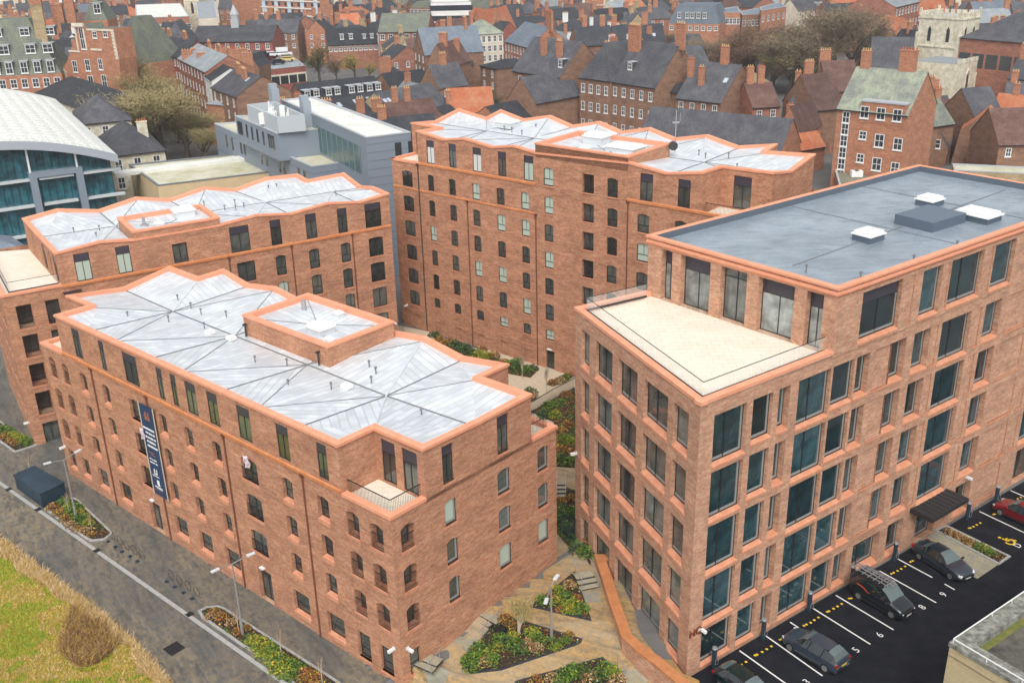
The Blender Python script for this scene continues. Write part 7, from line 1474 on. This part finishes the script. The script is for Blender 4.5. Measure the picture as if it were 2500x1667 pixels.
for nm, L, R, ze, d_, ri, wl, rm_, ch in (('green slate roof between the brown gable and the church', (2270, 308), (2330, 300), 8, 9, 4, 'brown', 'moss', ()), ('long brown tiled roof running right below the church', (2300, 290), (2400, 284), 7, 8, 3, 'brown', 'brown', ((.1, .5, 2, 1.4),)), ('grey slate roof beside the orange corner roof', (2380, 285), (2450, 280), 9, 10, 4.5, 'brown', 'slate', ()), ('orange pantile roof right of the church nave', (2420, 268), (2500, 276), 6, 7, 3, 'orange', 'orange', ((.5, .5, 2, 1.2),)), ('slate roofed house right of the church nave', (2452, 240), (2540, 244), 7, 8, 3, 'brown', 'slate', ((.2, .5, 2, 1.4),)), ('purple slate roof with brick stacks at the foot of the tower', (2270, 272), (2325, 270), 8, 6, 2.5, 'brown', 'slate', ((.12, .5, 3.5, 1.8), (.4, .5, 3, 1.2))), ('slate roof right of the church beyond the orange pantiles', (2462, 190), (2540, 196), 8, 9, 4, 'red', 'slate', ((.2, .5, 3, 1.8),))):
    house(nm, L, R, ze, d_, ri, 'gable', wl, rm_, 0, 0, chim=ch, name='tiled_house' if rm_ in ('orange', 'brown') else 'slate_house')
# church
ch, T, Wt = tower('pale limestone church tower with weathered battlements', G(2222, 228, 0), G(2322, 240, 0), 19.5, 'stone', wins=((.28, 13.5, .9, 3.8), (.72, 13.5, .9, 3.8)), dep=9)
nv, onpl, w3n, rzn = extruded('limestone church nave with three pointed windows and battlements', (2326, 262), (2442, 226), [(2325, 262), (2338, 158), (2448, 134), (2444, 228)], 11, 'stone', 'lead', name='church_nave', cat='church')
b = MB(); T = Matrix.Translation(w3n(0, 0, 0)) @ Matrix.Rotation(rzn, 4, 'Z'); bt = MB()
for x, y0, y1 in ((2359, 226, 172), (2383, 222, 168), (2407, 218, 163)):
    s0, z0_ = onpl(x-6, y0); s1, z1_ = onpl(x+8, y1); s_ = (s0+s1)/2; w_ = 1.5; pts = [(s_-w_/2, z0_), (s_+w_/2, z0_), (s_+w_/2, z1_-1.6), (s_+.3, z1_-.5), (s_, z1_), (s_-.3, z1_-.5), (s_-w_/2, z1_-1.6)]; b.face([T @ Vector((a, -.03, z)) for a, z in pts]); 
    for e_ in (-1.15, 1.05): bt.box(s_+e_-.05, s_+e_+.15, -.22, -.004, z0_, z1_-1.2, 0, T)
    bt.bar(T @ Vector((s_-1.1, -.12, z1_-1.2)), T @ Vector((s_, -.12, z1_+.5)), .22); bt.bar(T @ Vector((s_+1.1, -.12, z1_-1.2)), T @ Vector((s_, -.12, z1_+.5)), .22)
s0, za = onpl(2338, 158); s1, zb_ = onpl(2448, 134)
for i in range(10): a = s0+(s1-s0)*(i+.2)/10; zz = za+(zb_-za)*(i+.5)/10; bt.box(a, a+(s1-s0)/10*.55, -.12, .4, zz-.1, zz+.9, 0, T)
b.build('arched_windows', WING, nv); bt.build('tracery_and_battlements', WALLS['stone'], nv)
house('long grey slate nave roof left of the limestone tower', (2122, 178), (2226, 180), 9, 15, 7.5, 'gable', 'stone', 'slate', 0, 0, name='church_nave', cat='church')
house('great red brick hall with arched windows and wide slate roof at the right', (2345, 92), (2590, 112), 15, 24, 8, 'hip', 'red', 'slate', 1, 7, (3.0, 3.4), top=3.5, wk=2, name='brick_hall', cat='hall')
dg, onpl, w3d, rzd = extruded('dark red brick school with curved Dutch gables at the top right', (2062, 72), (2186, 76), [(2050, 76), (2050, 12), (2058, -4), (2066, -12), (2074, 5), (2086, 11), (2098, 5), (2107, -12), (2116, 4), (2133, 11), (2144, 3), (2152, -12), (2162, 2), (2186, 14), (2190, 76)], 22, 'dred', 'lead', name='school', cat='school', kids=[(2074, 42, 2, 2.6), (2098, 42, 2.4, 2.8), (2121, 42, 2.2, 2.8), (2145, 41, 2.2, 2.8), (2167, 41, 2.4, 2.8), (2096, 64, 2, 2), (2120, 64, 2, 2)])
house('red brick school wing with close rows of white windows', (2187, 18), (2245, 4), 15, 16, 4, 'gable', 'red', 'lead', 3, 8, (1.2, 2.2), gap=4.6, name='school_wing', cat='school')
for nm, L, R, ze, d_, ri in (('steep orange pantile roof beside the school, upper one', (2125, 72), (2168, 84), 9, 10, 4.5), ('orange pantile cottage with pale windows below the school', (2098, 96), (2160, 104), 8, 10, 4.5)): house(nm, L, R, ze, d_, ri, 'gable', 'orange', 'orange', 1, 3, (1, 1.3), name='tiled_house')
house('long blue slate mansard building with a row of dormers', (1632, 58), (1756, 60), 10, 16, 6, 'mansard', 'orange', 'blue', 1, 8, (1.3, 1.4), mans=2.4, dorm=[(u, .3, 1.5, 1.8) for u in (.2, .36, .46, .58, .7)], name='mansard_building', cat='building')
for nm, px, z_, wl in (('bright orange brick flats behind the bare trees, left block', [(1760, 22), (1764, 30), (1808, 30), (1800, 16)], 13, 'orange'), ('bright orange brick flats behind the bare trees, right block', [(1855, 18), (1858, 26), (1920, 16), (1900, 6)], 13, 'orange'), ('low grey roofed flats between the orange blocks', [(1808, 28), (1812, 36), (1868, 34), (1850, 20)], 11, 'brown')):
    rt, _ = block(nm, px, z_, wl, 'blue', name='brick_flats', cat='block of flats'); wins_on(rt, G(*px[1], z_), G(*px[2], z_), z_-4, 1.2, 2, 5)
house('dark slate range with tall stacks below the square brick tower', (1412, 112), (1500, 108), 9, 12, 5, 'gable', 'brown', 'dslate', 0, 0, chim=((.3, .5, 2.5, 1.4), (.8, .5, 2.5, 1.6)), name='slate_range', cat='terrace'); house('dark slate range running right below the bare tree', (1500, 108), (1625, 104), 9, 12, 5, 'gable', 'brown', 'dslate', 0, 0, chim=((.05, .5, 2.5, 1.6), (.65, .5, 3, 1.8)), sky=((.4, .5), (.5, .5), (.8, .4)), name='slate_range', cat='terrace')
extruded('orange brick house with paired gables and a crow of chimneys', (1598, 205), (1702, 212), [(1598, 212), (1602, 116), (1612, 112), (1625, 116), (1642, 138), (1664, 132), (1676, 118), (1686, 138), (1698, 165), (1706, 212)], 12, 'orange', 'slate', name='gable_ended_house', kids=[(1637, 186, 1, 1.6), (1656, 178, .9, 1.8), (1624, 146, .9, 1.2)])
house('classical terrace with pale slate roof and white ground floor', (1232, 100), (1290, 116), 12, 13, 5, 'gable', 'orange', 'blue', 3, 8, (.9, 1.8), chim=((.98, .5, 4, 4),), name='brick_terrace', cat='terrace')
extruded('tall orange chimney breast gable right of the pale blue slate roof', (1298, 130), (1345, 132), [(1298, 132), (1302, 60), (1318, 56), (1328, 58), (1338, 82), (1346, 132)], 10, 'orange', 'brown', name='gable_ended_house')
house('orange pantile house with a dark opening beside the ivy', (1100, 276), (1207, 271), 6, 11, 4.5, 'gable', 'brown', 'orange', 0, 0, chim=((-.02, .25, 2, 1.0),), name='tiled_house')
# rows of dark roofs with dormers
house('dark slate terrace with a long row of white dormers', (742, 250), (936, 228), 7, 10, 3.6, 'gable', 'brown', 'dslate', 0, 0, dorm=[(u, .22, 1.6, 1.5) for u in (.07, .18, .33, .44, .62, .73, .85, .96)], name='slate_range', cat='terrace')
house('dark slate terrace with rows of rooflights', (840, 292), (985, 262), 7, 10, 3.4, 'gable', 'brown', 'dslate', 0, 0, sky=[(u, .7) for u in (.12, .38, .6, .7)]+[(u, .3) for u in (.15, .36, .55, .64, .85)], name='slate_range', cat='terrace')
house('brown slate hall with pale rooflight left of the orange pantiles', (965, 282), (1098, 252), 7, 12, 4.2, 'gable', 'yellow', 'slate', 0, 0, sky=((.05, .6), (.12, .6)), name='slate_range', cat='terrace')
house('low blue grey building with small windows beside the white sloping roof', (905, 305), (1000, 285), 6, 5, .8, 'flat', 'grey', 'dslate', 1, 5, (.9, 1.1), top=.9, name='modern_building', cat='building')
house('dark slate roof behind the dormered terrace', (960, 222), (1060, 208), 7, 10, 3.5, 'gable', 'brown', 'dslate', 0, 0, name='slate_range', cat='terrace'); house('dark slate roof left of the cream ground floor house', (1020, 226), (1105, 216), 6, 9, 3.5, 'gable', 'orange', 'dslate', 1, 4, (.9, 1), name='slate_range', cat='terrace')
house('grey lead roofed building behind the clad plant deck', (600, 262), (700, 240), 9, 12, 2.2, 'hip', 'orange', 'lead', 1, 3, (1, 1.5), name='lead_roofed_building', cat='building')
# ================================================================= infill houses farther out
def px_of(p):
    d = Vector((p[0], p[1], p[2]-CAMH)); k = d.dot(fw); return (1250+FOC*d.dot(cr)/k, 833.5-FOC*d.dot(cu)/k)
FOOT = []
bpy.context.view_layer.update()
for o in C.objects:
    if o.parent is None and o.type == 'EMPTY' and o.get('category'):
        bb_ = []
        for ch in o.children:
            if ch.type == 'MESH' and ch.name.split('.')[0] in ('wall', 'brickwork', 'roof', 'curtain_wall', 'roof_shell'): bb_ += [ch.matrix_world @ Vector(c) for c in ch.bound_box]
        if bb_: FOOT.append((min(v.x for v in bb_)-1, max(v.x for v in bb_)+1, min(v.y for v in bb_)-1, max(v.y for v in bb_)+1))
def free(cx, cy, rad): return all(not (a-rad < cx < b_+rad and c-rad < cy < d+rad) for a, b_, c, d in FOOT)
r = random.Random(21); NI = 0
ROWS_ = []
WC = {'red': 'red brick', 'brown': 'brown brick', 'orange': 'orange brick', 'cream': 'cream rendered', 'white': 'white rendered', 'yellow': 'yellow brick', 'dred': 'dark red brick'}
RCW = {'slate': 'grey slate', 'dslate': 'dark slate', 'orange': 'orange pantile', 'brown': 'brown tiled', 'green': 'mossy slate', 'lead': 'pale grey', 'blue': 'blue grey slate', 'moss': 'green mottled'}
y = 172.0
while y < 640 and NI < 292:
    half = y*.56; x = -half
    step = 12 if y < 330 else 14
    while x < half:
        px, py = px_of((x, y, 7)); w_ = r.uniform(6.5, 12) if y < 350 else r.uniform(8, 15); d_ = r.uniform(7, 10)
        cx, cy = x+r.uniform(-2, 2), y+r.uniform(-3, 3)
        treezone = (1130 < px < 2560 and py > 170) or (1700 < px < 2110 and 50 < py < 230) or (220 < px < 620 and py > 150) or (730 < px < 930 and 110 < py < 215) or (520 < px < 800 and 120 < py < 180)
        if NI < 292 and -60 < px < 2560 and py > -40 and free(cx, cy, w_*.42) and not treezone and r.random() < .93:
            a = math.radians(r.choice((30, 30, -8, 8, -60+90, 25)))+r.uniform(-.12, .12); t = Vector((math.cos(a), math.sin(a))); n = Vector((-t.y, t.x)); p = Vector((cx, cy))-t*w_/2-n*d_/2; q = p+t*w_
            wl = r.choices(('red', 'brown', 'orange', 'cream', 'dred', 'yellow', 'white'), (6, 7, 4, 1.2, 2, 1, 1))[0]; rm = r.choices(('slate', 'dslate', 'orange', 'brown', 'green', 'lead', 'blue'), (8, 5, 2.2, 3.5, 1.5, 1.3, 1.5))[0]
            ze = r.uniform(5.5, 9.5) if y < 350 else r.uniform(6, 11); rf = r.choices(('gable', 'front', 'hip', 'mansard'), (6, 2, 1.5, .6))[0]
            nch = r.choice((1, 1, 2, 2, 3)); ch = [(r.choice((.03, .5, .97, .25)), .5, r.uniform(1.4, 2.6), r.uniform(1.0, 2.0)) for _ in range(nch)] if rf != 'front' else [(.5, r.uniform(.1, .9), 1.8, 1.4)]
            ch = list({c[0]: c for c in ch}.values())
            lab = '%s house with %s %sroof' % (WC[wl], RCW[rm], {'gable': '', 'front': 'front gabled ', 'hip': 'hipped ', 'mansard': 'mansard '}[rf])
            hh = house(lab, None, None, ze, d_, r.uniform(3.2, 4.6), rf, wl, rm, 2 if ze > 6 else 1, max(2, int(w_/2.8)), (1.0, 1.5), chim=ch, world=(p, q), group='distant houses of the old city', name='town_house', mans=1.8, gablewin=0, fascia=False)[0]
            hh['_px'] = px; FOOT.append((cx-w_*.42, cx+w_*.42, cy-d_*.42, cy+d_*.42)); NI += 1
        x += w_+r.uniform(.3, 3)
    y += step
print('infill', NI, y); FARY = y+8
# far roofscape beyond the last individual houses: reads as one mass
b = MB(); r = random.Random(8)
for i in range(900):
    y = r.uniform(FARY, 1150); x = r.uniform(-.6, .6)*y; w_, d_, ze = r.uniform(10, 24), r.uniform(8, 12), r.uniform(5, 10); T = Matrix.Translation((x, y, 0)) @ Matrix.Rotation(r.uniform(0, 3.1), 4, 'Z'); wm = r.randint(0, 2); rm = r.randint(3, 6)
    b.box(-w_/2, w_/2, -d_/2, d_/2, 0, ze, wm, T); zr = ze+r.uniform(3, 5)
    for s in (1, -1):
        q = [T @ Vector(c) for c in ((-w_/2, -s*d_/2, ze), (w_/2, -s*d_/2, ze), (w_/2, 0, zr), (-w_/2, 0, zr))]; b.wquad(q if s > 0 else q[::-1], rm)
    for e in (-1, 1): b.face([T @ Vector((e*w_/2, -d_/2, ze)), T @ Vector((e*w_/2, d_/2, ze)), T @ Vector((e*w_/2, 0, zr))], wm)
tag(b.build('far_roofscape', [WALLS['red'], WALLS['brown'], WALLS['cream'], ROOFS['slate'], ROOFS['dslate'], ROOFS['orange'], ROOFS['brown']]), kind='stuff')
# ================================================================= trees
BARK = mottle('bark', (.07, .055, .04), (.14, .11, .085), 3, .95); 
TW = {'birch': ((.42, .34, .10), (.33, .25, .09), (.50, .42, .15)), 'twig': ((.22, .165, .105), (.16, .115, .07), (.28, .22, .14)), 'olive': ((.32, .26, .11), (.24, .19, .085), (.38, .32, .15)), 'yellow': ((.38, .29, .04), (.15, .15, .03), (.30, .25, .08)), 'autumn': ((.60, .25, .03), (.40, .17, .03), (.45, .30, .10)), 'ever': ((.02, .055, .02), (.035, .085, .02), (.05, .11, .03)), 'dark': ((.06, .075, .02), (.10, .075, .03), (.20, .14, .03)), 'ivy': ((.05, .15, .02), (.09, .22, .03), (.02, .07, .015)), 'russet': ((.19, .10, .06), (.14, .08, .05), (.23, .15, .09))}
for k, cs in TW.items():
    for i, c in enumerate(cs): plain('crown_%s_%d' % (k, i), c, .9)
TM = {}
def tree_meshes(kind, seed, habit='round'):
    key = (kind, seed, habit)
    if key in TM: return TM[key]
    r = random.Random(seed*7+3); tr = MB(); cr_ = MB(); leafy = kind in ('yellow', 'ever', 'dark', 'ivy', 'autumn'); tips = []
    spread = {'round': .5, 'tall': .26, 'wide': .62, 'cone': .2, 'thin': .22}[habit]
    def grow(p, d, L, rad, lev):
        q = p+d*L; mid = p.lerp(q, .5)+Vector((r.gauss(0, .03), r.gauss(0, .03), 0))*L; tr.tube([p, mid, q], rad, 5 if lev < 2 else 3, r1=rad*.6)
        if lev >= (3 if not leafy else 2): tips.append((p, q)); return
        for k in range(r.choice((3, 4)) if lev else 6):
            a = r.uniform(0, 6.28); e = (d+Vector((math.cos(a), math.sin(a), r.uniform(-.15, .35)))*spread*r.uniform(.8, 1.9)).normalized(); s = p.lerp(q, r.uniform(.45, 1)); grow(s, e, L*r.uniform(.55, .8), rad*.5, lev+1)
        tips.append((mid, q))
    grow(Vector((0, 0, 0)), Vector((0, 0, 1)), .38, .028, 0)
    n = (130 if habit != 'thin' else (28 if kind == 'birch' else 9)) if not leafy else 90
    for (p, q) in tips:
        L = max((q-p).length, .05)
        for i in range(n):
            c = p.lerp(q, r.uniform(.2, 1.15))+Vector((r.gauss(0, 1), r.gauss(0, 1), r.gauss(0, .8)))*L*(.42 if not leafy else .42)
            if leafy:
                s_ = r.uniform(.006, .013); d = Vector((r.gauss(0, 1), r.gauss(0, 1), r.gauss(0, 1))).normalized()*s_; e = Vector((r.gauss(0, 1), r.gauss(0, 1), r.gauss(0, 1))).normalized()*s_; cr_.face([c-d, c+e, c+d, c-e], r.choice((0, 0, 1, 2)))
            else:
                d = ((q-p).normalized()+Vector((r.gauss(0, .6), r.gauss(0, .6), r.gauss(0, .5)))).normalized()*r.uniform(.025, .06); e = Vector((r.gauss(0, 1), r.gauss(0, 1), r.gauss(0, 1))).normalized()*(.0024 if habit != 'thin' else .004); cr_.face([c-e, c+e, c+d], r.choice((0, 0, 1, 2)))
    zt = max(v[2] for v in cr_.v); 
    tr.v = [(x/zt, y_/zt, z/zt) for x, y_, z in tr.v]; cr_.v = [(x/zt, y_/zt, z/zt) for x, y_, z in cr_.v]
    TM[key] = (tr.mesh('trunk', BARK if habit != 'thin' else plain('pale_young_bark', (.50, .42, .33), .8)), cr_.mesh('crown', [MATS['crown_%s_%d' % (kind, i)] for i in range(3)])); return TM[key]
def tree(label, px, py, top, kind, seed=1, habit='round', wide=1.0, z=0.0, group=None, name=None):
    p = G(px, py, z); d = ray(px, top); k = V2(p).dot(V2(d))/V2(d).length_squared; h = CAMH+d.z*k-z
    a, c = tree_meshes(kind, seed, habit); o = empty(name or 'tree', p, seed*1.3, label, 'tree', group); s = (h*wide, h*wide, h)
    t_ = link('trunk', a, o, (0, 0, 0), local=True); c_ = link('crown', c, o, (0, 0, 0), local=True); t_.scale = s; c_.scale = s; return o
tree('largest bare olive tree filling the street left of the clad building', 400, 395, 185, 'olive', 1, 'round', 1.7, name='bare_tree'); tree('bare olive tree in front of the tall orange gable', 300, 330, 125, 'olive', 2, 'round', 1.3, name='bare_tree'); tree('bare olive tree between the gable and the curved terrace', 350, 340, 160, 'olive', 3, 'round', 1.5, name='bare_tree'); tree('lower bare tree beside the stone pavilions', 460, 392, 250, 'olive', 4, 'round', 1.6, name='bare_tree'); tree('bare tree low against the clad building corner', 350, 392, 262, 'twig', 5, 'round', 1.2, name='bare_tree')
tree('bare olive tree low beside the clad building end wall', 500, 400, 300, 'olive', 3, 'round', 1.6, name='bare_tree'); tree('bare olive tree at the corner of the curved terrace', 440, 350, 215, 'olive', 1, 'round', 1.5, name='bare_tree'); tree('bare olive tree behind the second stone pavilion', 262, 320, 190, 'olive', 4, 'round', 1.5, name='bare_tree')
tree('dense dark tree with olive leaves beside the car park', 782, 212, 84, 'dark', 1, 'round', 1.0); tree('small dark tree beside the car park edge', 822, 205, 120, 'dark', 2, 'round', 1.0); tree('small yellow leaved tree in front of the car park', 868, 196, 124, 'yellow', 3, 'round', 1.3); tree('second yellow leaved tree nearer the autumn poplar', 902, 196, 142, 'yellow', 4, 'round', 1.1)
tree('tall orange autumn tree in the middle of the old houses', 972, 205, 94, 'autumn', 2, 'tall', .9, name='autumn_tree'); tree('bare thin tree at the foot of the orange autumn tree', 960, 235, 150, 'twig', 6, 'round', 1.1, name='bare_tree'); tree('bare brown tree beside the brown gable house', 1045, 225, 140, 'twig', 7, 'round', 1.0, name='bare_tree')
tree('bright green ivy clad tree behind the orange pantiles', 1192, 270, 203, 'ivy', 1, 'cone', 1.3, name='evergreen'); tree('dark evergreen bush beside the ivy clad tree', 1212, 275, 222, 'ever', 2, 'round', 1.2, name='evergreen'); tree('lime green shrub tree under the brick wing', 1236, 272, 244, 'yellow', 1, 'round', 1.2)
tree('very tall bare tree left of the long nave roof', 2030, 222, -20, 'twig', 1, 'round', 1.1, name='bare_tree'); tree('tall bare tree beside the very tall one', 2075, 215, 20, 'twig', 2, 'round', 1.2, name='bare_tree'); tree('bare tree right of the dark evergreens', 2115, 215, 95, 'twig', 3, 'round', 1.2, name='bare_tree')
for i, (x, y_, t, k, s) in enumerate(((1745, 205, 88, 'twig', 4), (1790, 215, 75, 'russet', 5), (1840, 222, 62, 'russet', 6), (1885, 228, 70, 'twig', 7), (1925, 232, 80, 'olive', 8), (1965, 232, 48, 'twig', 9), (1810, 190, 60, 'russet', 7), (1870, 190, 52, 'russet', 4), (1940, 190, 45, 'twig', 5), (1720, 180, 95, 'twig', 6), (1765, 185, 100, 'olive', 3), (2000, 200, 60, 'olive', 9))): tree({'twig': 'bare grey brown winter tree', 'russet': 'bare reddish brown winter tree', 'olive': 'bare olive winter tree'}[k]+' in the belt behind the terrace chimneys', x, y_-0, t-8, k, s, 'round', 1.6, group='bare trees behind the terrace', name='bare_tree')
tree('dark evergreen at the foot of the very tall bare tree', 1990, 240, 150, 'ever', 3, 'round', 1.2, name='evergreen'); tree('dark evergreen with ivy right of the tree belt', 1955, 236, 165, 'ever', 4, 'round', 1.2, name='evergreen'); tree('dark evergreen left of the brown tiled roofs', 2020, 236, 160, 'ever', 5, 'round', 1.2, name='evergreen')
tree('bare tree standing above the dark slate range', 1545, 78, 22, 'twig', 6, 'round', 1.5, name='bare_tree'); tree('green tree at the top right corner', 2470, 70, 2, 'dark', 3, 'round', 1.6); tree('second green tree at the top right corner', 2430, 60, 8, 'dark', 2, 'round', 1.4); tree('yellowish tree left of the slender stone tower', 447, 92, 42, 'yellow', 2, 'round', 1.3); tree('yellowish tree right of the slender stone tower', 520, 92, 48, 'yellow', 4, 'round', 1.3); tree('grey green tree right of the flats', 838, 62, 18, 'dark', 4, 'round', 1.4); tree('bare tree above the orange pantile cottage', 2185, 130, 92, 'twig', 8, 'round', 1.2, name='bare_tree')
for i, (x, y_, t) in enumerate(((1640, 130, 72), (1690, 150, 92), (1300, 62, 20), (700, 130, 100), (560, 60, 30), (2300, 70, 30), (120, 30, 2), (1000, 40, 8), (1230, 50, 18), (1900, 60, 20), (2250, 60, 20))): tree('small bare tree among the distant roofs', x, y_, t, ('twig', 'olive', 'dark')[i % 3], i % 4+1, 'round', 1.3, group='small trees among the distant roofs', name='bare_tree')
# near trees
tree('slender multi stemmed birch in the large plaza bed', 1268, 1562, 1432, 'birch', 12, 'thin', 1.0, z=-.2, name='birch_tree')
for (x, y_, t, lb) in ((169, 1252, 1195, 'thin young tree in the bed behind the dark container'), (224, 1294, 1246, 'thin young tree at the pointed end of the container bed'), (76, 1160, 1095, 'thin young tree behind the dark container'), (583, 1542, 1470, 'thin young tree beside the lamp in the long bed'), (688, 1603, 1520, 'thin young tree amid lime shrubs in the long bed'), (787, 1668, 1590, 'thin young tree at the lower end of the long bed')):
    tree(lb, x, y_, t, 'russet', 13, 'thin', .5, z=-1.0, name='sapling')
for (x, y_, t, lb) in ((1275, 925, 860, 'bare sapling in the courtyard left of the path fork'), (1334, 955, 890, 'bare sapling in the courtyard near the dark fence')): tree(lb, x, y_, t, 'twig', 13, 'thin', .5, z=0, name='sapling')
# ================================================================= distant vehicles
far_cars = []
def small_car(label, px, py, z, col, rz, k=1.0, cat='car', name='parked_car', L=4.3):
    p = G(px, py, z); o = empty(name, p, rz, label, cat, 'vehicles on the car park deck'); b = MB(); b.box(-L/2, L/2, -.9, .9, .3, .95*k); b.box(-L*.32, L*.28, -.8, .8, .95*k+.001, 1.45*k if cat == 'car' else 2.6)
    link('body', b.mesh('body', col), o, (0, 0, 0), local=True); b = MB()
    for x in (-L*.3, L*.3):
        for y_ in (-.85, .85): b.tube([(x, y_-.08, .32), (x, y_+.08, .32)], .32, 8)
    link('wheels', b.mesh('wheels', TYRE), o, (0, 0, 0), local=True); b = MB(); b.box(-L*.325, L*.285, -.81, .81, 1.02*k, 1.34*k); link('glazing', b.mesh('glazing', CARGL), o, (0, 0, 0), local=True); return o
WP = plain('paint_white', (.75, .75, .75), .3); BP = plain('paint_dark', (.02, .022, .03), .3); RP = plain('paint_scarlet', (.4, .02, .02), .3); SP = plain('paint_silver', (.35, .36, .38), .3, .5)
for args in (('white car on the car park deck at its left corner', 637, 158, 6.4, WP, .6), ('dark car on the car park deck beside the white truck', 678, 157, 6.4, BP, .5), ('black van parked against the deck wall', 640, 140, 6.4, BP, .6, 1.3), ('white car in the middle of the car park deck', 662, 138, 6.4, WP, .4), ('silver car at the back of the car park deck', 700, 145, 6.4, SP, .4)): small_car(*args)
small_car('white box truck standing on the car park deck', 690, 137, 6.4, WP, .3, cat='truck', name='box_truck', L=6); small_car('yellow platform truck beside the white box truck', 702, 150, 6.4, plain('paint_yellow', (.6, .45, .15), .5), .3)
for i, (x, y_, c, w_) in enumerate(((835, 140, WP, 'white'), (850, 132, SP, 'silver'), (905, 152, WP, 'white'), (880, 128, RP, 'red'), (862, 122, BP, 'dark'), (820, 158, WP, 'white'))): small_car(w_+' car in the yard beyond the yellow trees', x, y_, 0, c, .5+i*.4)
# ================================================================= finish: make repeated labels point to one thing
ORD = ['leftmost', 'second from the left', 'third from the left', 'fourth from the left', 'fifth from the left', 'sixth from the left', 'seventh from the left', 'eighth from the left', 'ninth from the left', 'tenth from the left', 'eleventh from the left', 'twelfth from the left']
byl = {}
for o in C.objects:
    if o.parent is None and o.get('label'): byl.setdefault(o['label'], []).append(o)
LM = sorted([(px_of(G(x, 100, 0))[0], s) for x, s in ((75, 'the mansard offices'), (225, 'the tall orange gable'), (390, 'the curved terrace'), (480, 'the slender stone tower'), (560, 'the cupola hall'), (715, 'the tower block of flats'), (870, 'the yellow trees'), (975, 'the orange autumn tree'), (1100, 'the white office block'), (1200, 'the orange gables'), (1330, 'the orange chimney breast'), (1450, 'the square brick tower'), (1540, 'the bare tree'), (1690, 'the blue mansard'), (1800, 'the orange flats'), (1900, 'the tree belt'), (2030, 'the tallest bare tree'), (2120, 'the Dutch gables'), (2220, 'the school wing'), (2290, 'the limestone tower'), (2400, 'the church nave'), (2470, 'the corner trees'))])
def short(o):
    px = px_of(o.location)[0]; return min(LM, key=lambda t: abs(t[0]-px))[1]
for l, L in list(byl.items()):
    if len(L) > 1 and L[0].get('group') == 'distant houses of the old city' or (len(L) == 1 and L[0].get('group') == 'distant houses of the old city'):
        for o in L: o['label'] = l.replace(' house with ', ' house, ').replace(' roof', ' roof')+', near '+short(o)
byl = {}
for o in C.objects:
    if o.parent is None and o.get('label'): byl.setdefault(o['label'], []).append(o)
FB_ = ['nearest', 'second nearest', 'third nearest', 'fourth nearest', 'fifth nearest', 'sixth nearest', 'seventh nearest', 'eighth nearest', 'ninth nearest', 'tenth nearest']
for l, L in byl.items():
    if len(L) < 2: continue
    far = L[0].get('group') == 'distant houses of the old city'
    if far:
        L.sort(key=lambda o: o.location.y)
        for i, o in enumerate(L): o['label'] = (FB_[min(i, 9)]+' '+l)
    else:
        L.sort(key=lambda o: px_of(o.location)[0])
        for i, o in enumerate(L): o['label'] = ORD[min(i, 11)]+' '+l.replace('small clump', 'clump').replace('small ', '', 1)
for o in C.objects:
    for k in ('_w', '_px'):
        if k in o: del o[k]

# thin winter air over the city
b = MB(); b.box(-1300, 1300, -30, 1400, -3, 60); hz = b.build('haze', []) if False else None
m, n_2, b_2 = principled('haze_air'); m.node_tree.nodes.remove(b_2); pv = m.node_tree.nodes.new('ShaderNodeVolumePrincipled'); pv.inputs['Color'].default_value = (.80, .86, .93, 1); pv.inputs['Density'].default_value = .0002
m.node_tree.links.new(pv.outputs[0], m.node_tree.nodes['Material Output'].inputs['Volume']); hz = b.build('haze', m); hz['kind'] = 'stuff'
